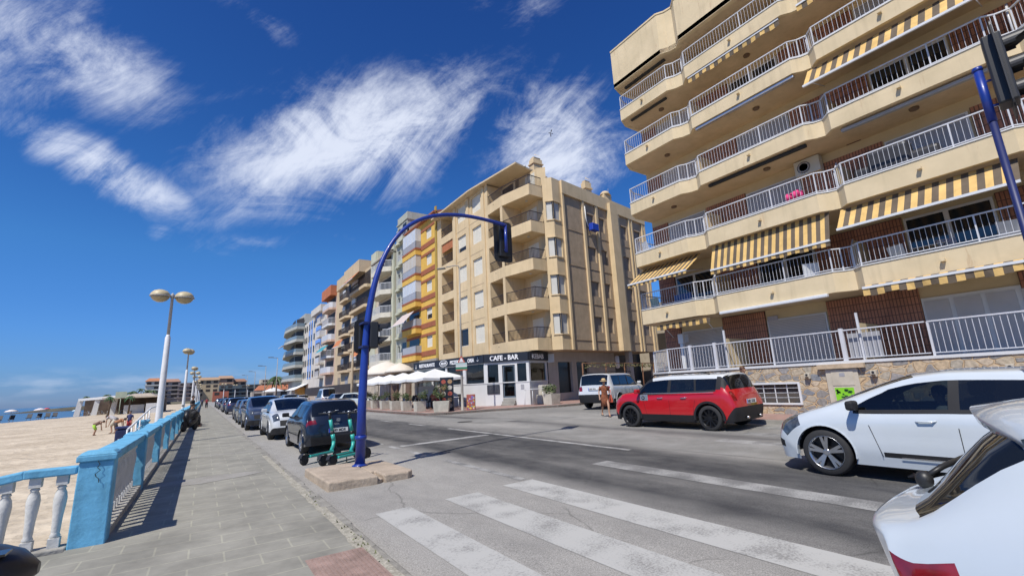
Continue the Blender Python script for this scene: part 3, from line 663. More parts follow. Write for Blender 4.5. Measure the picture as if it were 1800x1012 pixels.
# ------------------------------------------------------------------ right-hand traffic light (leans out of frame)
t2 = thing('traffic_light', 'dark blue traffic light post at the right edge carrying a black three-lens signal', 'traffic light', (7.6, .76, .10))
RX, RY = 7.62, .755
b = MB(); b.tube([(RX, RY, .10), (RX, RY, 4.45)], .036, 14); b.build('pole', m_ultrad, t2)
b = MB(); b.tube([(RX, RY, 4.43), (RX, RY, 5.12)], .044, 14); b.lathe([(.048, 5.11), (.052, 5.13), (.048, 5.16), (.02, 5.17)], (RX, RY, 0), 14); b.tube([(RX, RY, 4.62), (RX+.02, RY-.12, 4.62)], .014, 6); b.tube([(RX, RY, 4.95), (RX+.02, RY-.12, 4.95)], .014, 6); b.build('bracket', m_ultra, t2)
signal(t2, (RX+.03, RY-.17, 5.02), (.12, -1, 0), 3, .28, .30, visor=.27, lens=.10)
signal(t2, (RX+.02, RY+.03, 2.16), (-.55, -1, 0), 2, .15, .16, plate=True, lit=0, visor=.12, name='pedestrian_head', lens=.07)
# ------------------------------------------------------------------ cafe-side street lamp with street name sign
m_lgrey = mat('galvanised', (.34, .31, .27), .6, .2, var=.15)
s1 = thing('street_lamp', 'slim single-arm street lamp by the cafe carrying a green and red sign', 'street lamp', (12.55, 24.05, .28))
b = MB(); b.lathe([(.16, 0), (.16, .03), (.085, .05), (.075, 1.2), (.05, 4.5), (.035, 8.6)], (12.55, 24.05, .28), 10); b.tube([(12.55, 24.05, 8.8), (12.5, 24.1, 8.95), (12.35, 24.25, 9.0), (11.95, 24.7, 8.95)], .035, 8); b.build('post', m_lgrey, s1)
b = MB(); b.obox((11.75, 24.95, 8.9), Vector((-.17, .2, 0)), Vector((.08, .07, 0)), (0, 0, .045)); b.build('lamp_head', mat('lamp_head', (.16, .16, .15), .5, var=.1), s1, bevel=.02)
sg = thing('street_sign', 'green and red two-tone direction sign clipped to the slim lamp post by the cafe', 'sign', (12.5, 23.95, 2.7))
nS = Vector((-.55, -.83, 0)).normalized(); uS = Vector((.83, -.55, 0)).normalized(); oS = Vector((12.5, 23.95, 2.75))+nS*.11
b = MB()
b.obox(oS+Vector((0, 0, .15)), uS*.33, nS*.015, (0, 0, .07), 0); b.obox(oS+Vector((0, 0, .06)), uS*.33, nS*.015, (0, 0, .045), 1); b.obox(oS+Vector((0, 0, -.06)), uS*.33, nS*.015, (0, 0, .07), 2); b.obox(oS+Vector((0, 0, -.16)), uS*.33, nS*.015, (0, 0, .03), 3)
b.obox(oS+Vector((0, 0, .24)), uS*.33, nS*.015, (0, 0, .02), 4)
b.build('sign_panel', [mat('sign_pale', (.45, .52, .50), .5, var=.05), mat('sign_white', (.7, .7, .68), .5, var=.05), mat('sign_green', (.04, .20, .11), .5, var=.1), mat('sign_red', (.45, .09, .05), .5, var=.1), mat('sign_teal', (.25, .42, .42), .5, var=.1)], sg)
tr_ = thing('warning_sign', 'small red and white triangular warning sign above the street sign', 'sign', (12.5, 23.9, 3.2))
c_ = Vector((12.5, 23.95, 3.17))+nS*.1
b = MB(); b.poly([c_-uS*.24-Vector((0, 0, .18)), c_+uS*.24-Vector((0, 0, .18)), c_+Vector((0, 0, .26))]); b.poly([c_-nS*.02+Vector((0, 0, .26)), c_-nS*.02+uS*.24-Vector((0, 0, .18)), c_-nS*.02-uS*.24-Vector((0, 0, .18))]); b.build('sign_face', MATS['sign_red'], tr_)
b = MB(); c2 = c_+nS*.006; b.poly([c2-uS*.14-Vector((0, 0, .12)), c2+uS*.14-Vector((0, 0, .12)), c2+Vector((0, 0, .14))]); b.build('inner_panel', m_wmetal, tr_)
# leaning pole with old flag mast behind, and far street lamps
b = MB(); b.lathe([(.17, 0), (.14, 2), (.085, 6.4), (.03, 6.45), (.02, 8.3)], (12.9, 49.6, .25), 8)
tag(b.build('utility_pole', mat('old_pole', (.42, .33, .22), .8, var=.2)), 'tall beige utility pole on the far pavement left of the blue post', 'pole')
for i, (x, y, h) in enumerate(((11.5, 99, 8.6), (11.5, 119, 8.2), (11.5, 145, 8.2), (11.5, 172, 8.3))):
    t = thing('street_lamp', ['tall thin street lamp before the curved block', 'thin street lamp with a long arm, second beyond the curved block', 'thin distant street lamp left of the curved block', 'thinnest farthest street lamp on the road'][i], 'street lamp', (x, y, .2), 'thin grey street lamps down the road')
    b = MB(); b.lathe([(.10, 0), (.08, 3), (.05, h)], (x, y, .2), 6); b.tube([(x, y, h+.2), (x-1.3, y, h+.35)], .05, 5); b.build('post', m_lgrey, t)
    b = MB(); b.obox((x-1.2, y, h+.33), (.45, 0, 0), (0, .12, 0), (0, 0, .07)); b.build('lamp_head', MATS['lamp_head'], t)
# drawn stair litter bin by the steps
bn = thing('litter_bin', 'dark blue litter bin with a pale sticker beside the first lamp post', 'bin', (-2.35, 22.6, 0))
b = MB(); b.box(-2.58, -2.18, 22.4, 22.8, -.3, .68); b.build('body', mat('bin_blue', (.012, .02, .075), .5, var=.15), bn, bevel=.05)
b = MB(); b.box(-2.6, -2.16, 22.38, 22.82, .69, .78); b.build('lid', mat('bin_lid', (.02, .03, .11), .5, var=.1), bn, bevel=.03)
b = MB(); b.poly([(-2.48, 22.395, .1), (-2.3, 22.395, .1), (-2.3, 22.395, .35), (-2.48, 22.395, .35)]); b.build('sticker', m_wmetal, bn)
# ================================================================== balcony apartment block on the right
m_crA = mat('cream_render', (.66, .535, .34), .88, var=.12, vs=1.1, bump=.12, bs=35, stain=.16)
m_crA2 = mat('cream_soffit', (.60, .465, .30), .9, var=.14, vs=1.6, stain=.1)
m_crW = mat('cream_wall', (.62, .50, .31), .9, var=.08, vs=1.5)
m_brick = tile_mat('brown_tiles', (.42, .185, .105), (.34, .145, .085), (.12, .06, .04), .085, .24, .012, axes='YZ', rough=.6, offset=0.0, bump=.5)
m_rail = mat('rail_paint', (.58, .58, .60), .42, var=.08)
m_shut = tile_mat('roller_shutter', (.50, .46, .43), (.49, .45, .42), (.28, .26, .25), 6, .055, .007, axes='YZ', rough=.6, bump=.5, noisev=.08)
m_shutg = mat('grey_panel', (.33, .33, .35), .6, var=.1)
m_awy = mat('awning_yellow', (.66, .43, .15), .85, var=.22, vs=2.2, stain=.2); m_awb = mat('awning_brown', (.12, .09, .06), .85, var=.25, vs=2.2)
m_drain = mat('drain_shadow', (.10, .075, .05), .9, var=.2)
m_door = mat('pale_door', (.50, .49, .50), .6, var=.06)
rust_streaks(m_crA, .55)
A = thing('apartment_building', 'large cream apartment block with wavy railed balconies and striped awnings filling the right side', 'building', (18, 5, .2))
XW = 17.2
def outline(y_end=-6.0, off=0.0, top=False):
    o = 15.5-off
    L = [(XW, 13.05), (16.05, 13.05+off*.6), (o, 12.80+off)]
    for a, b_, c, d in ((10.2, 9.9, 9.58, 9.28), (5.5, 5.25, 5.02, 4.76), (1.25, 1.0, .78, .5), (-3.6, -3.85, -4.1, -4.3)):
        L += [(o, a), (o+.20, b_), (o+.27, c), (o, d)]
    L += [(o, y_end)]; return L
ZT = [4.47, 7.0, 9.4, 11.84, 14.16]; ZB = [3.87, 6.42, 8.87, 11.33, 13.62]
ol = outline()
def path_off(p, d):      # shift an open path inward (towards +x)
    out = []
    for i, (x, y) in enumerate(p):
        a = Vector(p[max(0, i-1)]); c = Vector(p[min(len(p)-1, i+1)]); t = (c-a).normalized(); n_ = Vector((-t.y, t.x))
        out.append((x+n_.x*d, y+n_.y*d))
    return out
def band(b, path, z0, z1, th, mi=0):
    q = path_off(path, th)
    for i in range(len(path)-1):
        (x0, y0), (x1, y1), (u0, v0), (u1, v1) = path[i], path[i+1], q[i], q[i+1]
        b.poly([(x0, y0, z0), (x1, y1, z0), (x1, y1, z1), (x0, y0, z1)], mi); b.poly([(u1, v1, z0), (u0, v0, z0), (u0, v0, z1), (u1, v1, z1)], mi)
        b.poly([(x0, y0, z1), (x1, y1, z1), (u1, v1, z1), (u0, v0, z1)], mi); b.poly([(u0, v0, z0), (u1, v1, z0), (x1, y1, z0), (x0, y0, z0)], mi)
def railing(b, path, z0, z1, sp=.115, post=1.2, r=.009, mi=0, pw=.032, toprail=.04):
    for i in range(len(path)-1):
        p, q = Vector((*path[i], 0)), Vector((*path[i+1], 0)); L_ = (q-p).length; d = (q-p)/L_
        b.beam(p+Vector((0, 0, z1)), q+Vector((0, 0, z1)), toprail, .035, mi); b.beam(p+Vector((0, 0, z0+.07)), q+Vector((0, 0, z0+.07)), .025, .025, mi)
        n_ = max(1, round(L_/sp))
        for j in range(n_):
            c = p+d*(j*L_/n_); big = (j == 0) or (post and abs((j*L_/n_) % post) < sp*.5)
            w = pw if big else r*1.0
            zb = z0 if big else z0+.07
            b.box(c.x-w/2 if not big else c.x-.02, c.x+w/2 if not big else c.x+.02, c.y-w/2, c.y+w/2, zb, z1, mi)
for i in range(5):
    b = MB(); poly = ol+[(XW+.1, -6)]; b.prism(poly, ZB[i], ZB[i]+.16); s_ = b.build('balcony_slab', m_crA2, A)
    b = MB(); band(b, path_off(ol, -.012), ZB[i]-.01, ZT[i], .13); b.build('balcony_parapet', m_crA, A)
    b = MB(); band(b, path_off(ol, -.035), ZT[i]+.002, ZT[i]+.035, .18); b.build('coping', MATS['white_render'], A)
    # railing per bay
    rp_ = path_off(ol, .06); z0, z1 = ZT[i]+.03, ZT[i]+.72
    cuts = [(0, 3), (3, 7), (7, 11), (11, 15), (15, 20)]
    for a, c in cuts:
        seg = rp_[a:c+1] if c < len(rp_) else rp_[a:]
        if len(seg) < 2: continue
        b = MB(); railing(b, seg, z0, z1); b.build('railing', m_rail, A)
# drain stubs
for i in range(5):
    for y in (11.5, 7.3, 3.02, -.9): b = MB(); b.box(15.36, 15.49, y-.045, y+.045, ZB[i]+.30, ZB[i]+.37, 0); b.build('drain_spout', m_crA, A)
# roof slab and tall parapet
op = outline(off=.12)
b = MB(); b.prism(op+[(XW+.1, -6)], 15.40, 15.6); b.build('roof_slab', m_crA2, A)
b = MB(); band(b, op, 15.38, 17.35, .2); b.build('roof_parapet', m_crA, A)
b = MB(); band(b, path_off(op, -.03), 17.352, 17.43, .28); b.build('parapet_coping', m_crA, A)
# body of the building behind the balconies
b = MB(); b.box(XW, 30, -6, 13.05, .1, 17.0); b.build('body', m_crW, A)
b = MB()
piers = [(13.0, 12.15), (10.2, 8.5), (6.45, 4.05), (2.05, -.3), (-2.4, -4.6)]
wins = [(12.15, 10.2), (8.5, 6.45), (4.05, 2.05), (-.3, -2.4)]
fl = [1.55]+[z+.12 for z in ZB]
for k, zf in enumerate(fl):
    for a, c in piers: b = MB(); b.box(XW-.06, XW+.02, c, a, zf, zf+(2.3 if k == 0 else 2.02)); b.build('tiled_pier', m_brick, A)
random.seed(21)
def window_(y0, y1, z0, z1, kind, name='window'):
    b = MB(); x = XW-.004
    b.box(x-.05, x, y1, y0, z0, z1, 1)
    if kind == 'shutter': b.box(x-.075, x-.05, y1+.05, y0-.05, z0+.02, z1-.05, 0); return b.build(name, [m_shut, m_wmetal], A)
    if kind == 'panel': b.box(x-.075, x-.05, y1+.05, y0-.05, z0+.02, z1-.05, 0); return b.build(name, [m_shutg, m_wmetal], A)
    f = b.build(name, [m_wmetal, m_wmetal], A)
    g_ = MB(); n_ = 2; w = (y0-y1)/n_
    for j in range(n_): g_.box(x-.062, x-.051, y1+w*j+.06, y1+w*(j+1)-.06, z0+.08, z1-.08)
    g_.build('pane', m_glassd, f)
    return f
kinds = [['shutter', 'shutter', 'door', 'shutter'], ['glass', 'glass', 'glass', 'glass'], ['panel', 'panel', 'panel', 'glass'], ['shutter', 'panel', 'glass', 'glass'], ['shutter', 'glass', 'panel', 'glass'], ['panel', 'glass', 'glass', 'glass']]
for k, zf in enumerate(fl):
    for j, (a, c) in enumerate(wins):
        kd = kinds[k][j]; a2, c2 = a-.05, c+.05
        if kd == 'door':
            b = MB(); a2 = 4.03; c2 = .2; b.box(XW-.05, XW, c2, a2, zf, zf+1.95, 1)
            n_ = 6
            for q in range(n_):
                w = (a2-c2)/n_; b.box(XW-.07, XW-.05, c2+w*q+.05, c2+w*(q+1)-.05, zf+.12, zf+1.85, 0)
            b.build('folding_door', [m_door, m_wmetal], A)
        else: window_(a2, c2, zf+(.05 if kd != 'glass' or j == 1 else .55), zf+1.95, kd, 'roller_shutter' if kd == 'shutter' else 'window')
# party screens at the notches
for k in range(5):
    for y in (9.62, 5.05, .82, -4.1):
        z = ZB[k]+.16
        b = MB(); yy = y
        pr = [(XW, z), (15.95, z), (15.92, z+1.05), (16.25, z+1.42), (XW, z+1.42)]
        f_ = [(x, yy-.03, zz) for x, zz in pr]; g2 = [(x, yy+.03, zz) for x, zz in pr]
        b.poly(f_[::-1]); b.poly(g2)
        for q in range(len(pr)): b.poly([f_[q], f_[(q+1) % 5], g2[(q+1) % 5], g2[q]])
        sc = b.build('party_screen', m_crW, A)
        b = MB(); b.tube([(15.90, yy, z), (15.88, yy, z+1.06), (16.22, yy, z+1.45)], .028, 6); b.build('screen_frame', m_rail, sc)
# ceiling lamps under the balconies
for k in range(1, 5):
    for y in (11.2, 7.2, 3.0): b = MB(); b.lathe([(.11, -.06), (.12, -.03), (.12, 0)], (16.4, y, ZB[k]-.002), 10); b.build('ceiling_lamp', mat('brown_lamp', (.16, .10, .06), .5, var=.1), A)
# awnings : strips of alternating cloth
def awning(y0, y1, top, bot, label, w=.17, val=.16, bulge=0.0, group='striped awnings of the cream apartment block', bar=True, cat='awning', mats=None, front=None, slots=None):
    t = thing('awning', label, cat, (top[0], y0, top[1]), group)
    n_ = max(2, int(round(abs(y0-y1)/w))); dy = (y1-y0)/n_; b = MB(); K = 5
    for j in range(n_):
        for k in range(K):
            def pt(s, y): 
                sg_ = (bulge+.012*math.sin(y*2.3+top[1])+.008*math.sin(y*7))*4*s*(1-s); return (top[0]+(bot[0]-top[0])*s-sg_*.6, y, top[1]+(bot[1]-top[1])*s-sg_)
            a, c = k/K, (k+1)/K; ya, yb = y0+dy*j, y0+dy*(j+1)
            b.poly([pt(a, ya), pt(c, ya), pt(c, yb), pt(a, yb)], j % 2)
    b.build('cloth', mats or [m_awy, m_awb], t)
    if val > 0:
        b = MB()
        for j in range(n_):
            ya, yb = y0+dy*j, y0+dy*(j+1); h = val*(1.0+.12*math.sin(j*1.3))
            b.poly([(bot[0]-.012, ya, bot[1]), (bot[0]-.012+.02*math.sin(j), ya, bot[1]-h), (bot[0]-.012+.02*math.sin(j+1), yb, bot[1]-h*(.98)), (bot[0]-.012, yb, bot[1])], j % 2)
        b.build('valance', mats or [m_awy, m_awb], t)
    if bar: b = MB(); b.box(bot[0]-.035, bot[0]+.03, y1, y0, bot[1]-.03, bot[1]+.035); b.build('front_bar', m_wmetal, t)
    if abs(top[0]-bot[0]) > .25:
        for y in (y0-.25, y1+.25): b = MB(); b.tube([(top[0]+.4, y, top[1]-.55), (bot[0]+.03, y, bot[1])], .014, 5); b.build('arm', m_wmetal, t)
    return t
awning(12.95, 10.05, (16.1, 6.40), (14.95, 5.58), 'small striped awning sloping out over the leftmost first-floor balcony', .115, .13, .03)
awning(9.3, 5.35, (15.72, 6.40), (15.36, 5.42), 'long drop awning with striped cloth and white bar at the middle first-floor balcony', .125, .16)
awning(5.05, 1.35, (15.75, 6.35), (15.15, 5.62), 'wide striped awning over the right first-floor balcony', .145, 0, .02)
awning(.9, -3.0, (15.75, 6.35), (15.15, 5.62), 'striped awning at the right edge of the first-floor balconies', .145, 0, .02)
awning(5.15, .95, (15.75, 11.25), (15.12, 10.45), 'striped awning high on the third-floor right balcony', .15, 0, .03)
awning(4.75, 1.2, (15.45, 3.90), (15.20, 3.80), 'short yellow and brown scalloped awning above the ground-floor folding doors', .16, .22)
awning(12.2, 9.75, (15.9, 3.78), (15.62, 3.74), 'rolled awning with dark scalloped edge above the left terrace shutter', .15, .20, bar=False)
awning(9.2, 5.6, (15.75, 13.66), (15.55, 13.56), 'retracted awning with scalloped edge under the top balcony slab, middle bay', .16, .22)
awning(5.0, 1.3, (15.7, 13.66), (15.5, 13.56), 'retracted yellow edged awning under the top balcony slab, right bay', .16, .22)
def cassette(y0, y1, x, z, label, m_=None, h=.10):
    b = MB(); b.box(x-.07, x+.07, y1, y0, z-h/2, z+h/2); o = b.build('awning_case', m_ or m_wmetal, bevel=.02); tag(o, label, 'awning case', 'rolled-up awning cases'); return o
cassette(9.2, 5.7, 15.42, 3.80, 'white rolled-up awning case above the middle ground-floor shutter')
cassette(9.2, 5.5, 15.6, 11.25, 'grey rolled-up awning case under the fourth-floor slab, middle bay', m_alu)
cassette(9.1, 5.6, 15.75, 8.80, 'dark awning case under the third-floor slab, middle bay', m_blackm)
cassette(12.5, 10.5, 15.85, 13.56, 'dark awning case under the top balcony slab, left bay', m_blackm, .06)
cassette(12.6, 10.3, 15.8, 15.34, 'awning case tucked under the roof overhang at the left corner', m_blackm, .08)
cassette(4.6, .9, 15.75, 8.78, 'long awning case under the third-floor slab, right bay', m_shutg)
# ground terrace
b = MB(); b.prism([(15.53, 11.8), (16.3, 13.1), (XW+2, 13.3), (XW+2, -6), (15.53, -6)], 1.50, 1.62); b.build('terrace_floor', m_conc, A)
def stone_mat():
    m, n, l, bb = nodes_of('rubble_stone', .85); g = n.new('ShaderNodeNewGeometry')
    mp = n.new('ShaderNodeMapping'); mp.inputs['Scale'].default_value = (1, 1, 1.5); l.new(g.outputs['Position'], mp.inputs[0])
    nz = n.new('ShaderNodeTexNoise'); nz.inputs['Scale'].default_value = 3; nz.inputs['Detail'].default_value = 2; l.new(mp.outputs[0], nz.inputs['Vector'])
    ad = n.new('ShaderNodeMix'); ad.data_type = 'VECTOR'; ad.inputs['Factor'].default_value = .12; l.new(mp.outputs[0], ad.inputs['A']); l.new(nz.outputs['Color'], ad.inputs['B'])
    v1 = n.new('ShaderNodeTexVoronoi'); v1.inputs['Scale'].default_value = 3.9; l.new(ad.outputs['Result'], v1.inputs['Vector'])
    v2 = n.new('ShaderNodeTexVoronoi'); v2.feature = 'DISTANCE_TO_EDGE'; v2.inputs['Scale'].default_value = 3.9; l.new(ad.outputs['Result'], v2.inputs['Vector'])
    sp = n.new('ShaderNodeSeparateColor'); l.new(v1.outputs['Color'], sp.inputs[0])
    rp = n.new('ShaderNodeValToRGB'); el = rp.color_ramp.elements; el[0].color = (.26, .245, .225, 1); el[1].color = (.42, .30, .18, 1); el[1].position = 1
    for p_, c in ((.2, (.46, .38, .27)), (.38, (.30, .28, .26)), (.5, (.50, .38, .24)), (.62, (.40, .35, .27)), (.74, (.22, .23, .245)), (.86, (.52, .42, .30))): e = el.new(p_); e.color = (*c, 1)
    rp.color_ramp.interpolation = 'CONSTANT'; l.new(sp.outputs[0], rp.inputs[0])
    n2 = n.new('ShaderNodeTexNoise'); n2.inputs['Scale'].default_value = 14; n2.inputs['Detail'].default_value = 7; l.new(g.outputs['Position'], n2.inputs['Vector'])
    mf = n.new('ShaderNodeMapRange'); mf.inputs['From Min'].default_value = .3; mf.inputs['From Max'].default_value = .7; mf.inputs['To Min'].default_value = .7; mf.inputs['To Max'].default_value = 1.2; l.new(n2.outputs['Fac'], mf.inputs['Value'])
    sc = n.new('ShaderNodeVectorMath'); sc.operation = 'SCALE'; l.new(rp.outputs[0], sc.inputs[0]); l.new(mf.outputs[0], sc.inputs['Scale'])
    me_ = n.new('ShaderNodeMapRange'); me_.inputs['From Min'].default_value = .035; me_.inputs['From Max'].default_value = .07; l.new(v2.outputs['Distance'], me_.inputs['Value'])
    mx = n.new('ShaderNodeMix'); mx.data_type = 'RGBA'; l.new(me_.outputs[0], mx.inputs['Factor']); mx.inputs['A'].default_value = (.50, .36, .21, 1); l.new(sc.outputs[0], mx.inputs['B'])
    l.new(mx.outputs['Result'], bb.inputs['Base Color'])
    bp = n.new('ShaderNodeBump'); bp.inputs['Strength'].default_value = .8; bp.inputs['Distance'].default_value = .03; l.new(me_.outputs[0], bp.inputs['Height']); l.new(bp.outputs[0], bb.inputs['Normal'])
    return m
m_stone = stone_mat()
b = MB()   # stone wall with a hole for the basement window and the meter cabinet
def wall_cells(b, X, T, y0, y1, z0, z1, holes, mi=0):
    Y = sorted({y0, y1, *[h[0] for h in holes], *[h[1] for h in holes]}); Z = sorted({z0, z1, *[h[2] for h in holes], *[h[3] for h in holes]})
    for ya, yb in zip(Y, Y[1:]):
        for za, zb in zip(Z, Z[1:]):
            cy_, cz_ = (ya+yb)/2, (za+zb)/2
            if any(h[0] < cy_ < h[1] and h[2] < cz_ < h[3] for h in holes): continue
            b.poly([(X, yb, za), (X, ya, za), (X, ya, zb), (X, yb, zb)], mi)
    for h in holes:
        a, c, d, e = h; b.poly([(X, a, d), (X+T, a, d), (X+T, a, e), (X, a, e)], mi); b.poly([(X+T, c, d), (X, c, d), (X, c, e), (X+T, c, e)], mi)
        b.poly([(X, a, e), (X+T, a, e), (X+T, c, e), (X, c, e)], mi); b.poly([(X+T, a, d), (X, a, d), (X, c, d), (X+T, c, d)], mi)
wall_cells(b, 15.5, .2, -6, 11.8, .15, 1.76, [(7.02, 8.52, .64, 1.22)])
b.poly([(15.5, 11.8, .15), (15.5, 11.8, 1.76), (16.3, 13.15, 1.76), (16.3, 13.15, .15)][::-1]); b.poly([(16.3, 13.15, .15), (16.3, 13.15, 1.76), (XW+8, 13.9, 1.76), (XW+8, 13.9, .15)][::-1])
b.build('stone_wall', m_stone, A)
b = MB(); tp = [(XW+5, 13.6), (16.28, 13.18), (15.47, 11.82), (15.47, -6)]; band(b, tp, 1.762, 1.84, .24); b.build('wall_coping', MATS['white_render'], A)
rp_ = path_off(tp, .08)
for (i0, pts_) in enumerate([[(XW+3, 13.35), (16.32, 13.08), (15.56, 11.78)], [(15.56, 11.78), (15.56, 10.75)], [(15.56, 10.70), (15.56, 9.72)], [(15.56, 9.66), (15.56, 5.64)], [(15.56, 5.58), (15.56, 3.7)], [(15.56, 3.64), (15.56, -2)]]):
    b = MB(); railing(b, pts_, 1.84, 2.72, .12, 2.0, .012, pw=.05, toprail=.055); b.build('terrace_railing', m_rail, A)
for y in (10.73, 9.69, 5.61): b = MB(); b.box(15.51, 15.61, y-.05, y+.05, 1.84, 2.78); b.build('terrace_post', m_rail, A)
for y in (9.35, 5.2):     # low party screen on the terrace
    b = MB(); b.box(15.75, XW, y-.03, y+.03, 1.62, 2.9); sc = b.build('party_screen', m_crW, A)
    b = MB(); b.box(15.68, 15.73, y-.03, y+.03, 1.62, 3.2); b.build('screen_frame', m_rail, sc)
gt = MB(); gt.box(15.75, 15.79, 4.75, 5.55, 1.9, 2.62); gt.build('terrace_gate', m_shutg, A)
b = MB(); w0, w1, h0, h1 = 7.02, 8.52, .64, 1.22      # basement window
b.box(15.455, 15.50, w0-.06, w0, h0-.06, h1+.06); b.box(15.455, 15.50, w1, w1+.06, h0-.06, h1+.06); b.box(15.455, 15.50, w0, w1, h1, h1+.06); b.box(15.455, 15.52, w0, w1, h0-.06, h0)
for j in range(1, 4): b.box(15.54, 15.565, w0+j*(w1-w0)/4-.012, w0+j*(w1-w0)/4+.012, h0, h1)
for z in (.80, .95, 1.10): b.box(15.53, 15.55, w0, w1, z-.007, z+.007)
bw = b.build('basement_window', m_wmetal, A)
b = MB(); b.box(15.64, 15.66, w0, w1, h0, h1); b.build('pane', mat('basement_glass', (.10, .09, .085), .15, var=.1), bw)
# meter cabinet, lintel and poster
cb = thing('meter_cabinet', 'cream built-in electricity cabinet in the stone wall under a stone lintel', 'cabinet', (15.5, 5.8, .3))
m_cab = mat('cabinet_cream', (.50, .45, .36), .8, var=.15, vs=4)
b = MB(); b.box(15.44, 15.50, 5.36, 6.18, .30, 1.62); b.build('frame', m_cab, cb, bevel=.01)
b = MB(); b.box(15.425, 15.44, 5.47, 6.03, 1.14, 1.58); b.build('door', m_cab, cb, bevel=.005)
b = MB(); b.box(15.418, 15.4245, 5.68, 5.82, 1.40, 1.50); b.build('vent', m_shutg, cb)
b = MB(); b.box(15.425, 15.44, 5.47, 6.03, .40, 1.11); b.build('door', m_cab, cb, bevel=.005)
b = MB(); b.box(15.36, 15.47, 5.15, 6.35, 1.63, 1.76); tag(b.build('stone_lintel', mat('sandstone', (.52, .40, .27), .9, var=.25, vs=4)), 'sandstone lintel above the meter cabinet in the stone wall', 'lintel')
po = thing('poster', 'bright green poster with white lettering on the cabinet door', 'poster', (15.42, 5.75, .8))
b = MB(); b.poly([(15.421, 6.0, .44), (15.421, 5.52, .44), (15.421, 5.52, 1.08), (15.421, 6.0, 1.08)]); b.build('sheet', mat('poster_green', (.22, .58, .02), .6, var=.05), po)
m_dgreen = mat('poster_dark', (.02, .09, .02), .6, var=.1)
b = MB(); random.seed(2)
for i in range(16):
    y = random.uniform(5.58, 5.95); z = random.uniform(.72, 1.02); w = random.uniform(.02, .06); b.poly([(15.4185, y+w, z-.02), (15.4185, y-w, z-.03), (15.4185, y-w*.8, z+.02), (15.4185, y+w*.7, z+.03)])
b.build('dark_print', m_dgreen, po)
b = MB(); b.box(15.416, 15.42, 5.6, 5.92, .62, .645); b.box(15.416, 15.42, 5.66, 5.88, .56, .58); b.build('text_line', m_wmetal, po)
for y in (6.68, 4.98, 2.36):
    t = thing('vent_box', ['small pale vent box on the stone wall left of the cabinet', 'small pale vent box on the stone wall right of the cabinet', 'pale vent box on the stone wall above the white hatchback roof'][[6.68, 4.98, 2.36].index(y)], 'vent', (15.4, y, 1.45))
    b = MB(); b.box(15.38, 15.5, y-.07, y+.07, 1.36, 1.54); b.build('box', m_cab, t, bevel=.01)
    b = MB(); b.lathe([(.035, 0), (.035, .01)], (15.372, y, 1.48), 8, axis='X'); b.build('hole', m_dark, t)
    b = MB(); b.box(15.374, 15.379, y-.05, y+.05, 1.365, 1.43); b.build('grille', mat('vent_brown', (.09, .06, .04), .8, var=.1), t)
# air conditioner, furniture on balconies, notices
def aircon(x, y, z, label, s=1.0, face=-1):
    t = thing('air_conditioner', label, 'air conditioner', (x, y, z))
    b = MB(); b.box(x-.28*s, x, y-.40*s, y+.40*s, z, z+.56*s); b.build('case', mat('ac_white', (.55, .54, .48), .55, var=.06), t, bevel=.015)
    b = MB(); b.lathe([(.215*s, -.008), (.215*s, 0)], (x-.281*s, y+.1*s, z+.28*s), 20, axis='X'); b.lathe([(.20*s, -.014), (.20*s, -.009)], (x-.281*s, y+.1*s, z+.28*s), 20, 1, axis='X')
    for r in (.06, .1, .14, .18): b.lathe([(r*s, -.022), (r*s+.006, -.018)], (x-.281*s, y+.1*s, z+.28*s), 20, 0, axis='X')
    b.build('fan_grille', [m_shutg, m_blackm], t)
    return t
aircon(XW-.08, 6.1, 8.28, 'white air conditioner unit on the second-floor balcony wall beside the party screen')
m_pink = mat('pink_cloth', (.75, .06, .22), .8, var=.2, vs=9)
b = MB(); random.seed(9); 
for i in range(7): b.ell((15.85+random.uniform(-.1, .1), 6.05+i*.075, 7.25+random.uniform(0, .12)), (.1, .08, .13), 8, 6)
tag(b.build('beach_toys', m_pink), 'bright pink bundle behind the second-floor railing below the air conditioner', 'bundle')
m_grill = mat('grill_cover', (.03, .03, .035), .5, var=.2)
b = MB(); b.box(15.8, 16.3, 3.2, 4.2, 6.6, 7.85); b.box(15.9, 16.2, 2.6, 4.6, 6.6, 7.5); tag(b.build('covered_barbecue', m_grill, bevel=.12, seg=3), 'black covered barbecue behind the second-floor right railing', 'barbecue')
def plastic_chair(x, y, z, rz, label, m_, group=None, sc=1.0):
    t = thing('chair', label, 'chair', (x, y, z), group, rz)
    b = MB(); b.box(-.22, .22, -.22, .22, .42, .45); b.build('seat', m_, t, local=True)
    b = MB(); b.hexa([(-.2, .2, .45), (.2, .2, .45), (.2, .23, .45), (-.2, .23, .45), (-.22, .30, .88), (.22, .30, .88), (.22, .33, .88), (-.22, .33, .88)]); b.build('backrest', m_, t, local=True)
    for sx in (-1, 1):
        for sy in (-1, 1): b = MB(); b.tube([(sx*.2, sy*.2, .43), (sx*.25, sy*.25, 0)], .016, 5); b.build('leg', m_, t, local=True)
    if sc != 1: t.scale = (sc,)*3
    return t
def small_table(x, y, z, label, m_, r=.4, group=None, h=.72):
    t = thing('table', label, 'table', (x, y, z), group)
    b = MB(); b.box(-r, r, -r, r, h-.03, h); b.build('table_top', m_, t, local=True, bevel=.02)
    for sx in (-1, 1):
        for sy in (-1, 1): b = MB(); b.tube([(sx*r*.85, sy*r*.85, h-.03), (sx*r*.95, sy*r*.95, 0)], .018, 5); b.build('leg', m_, t, local=True)
    return t
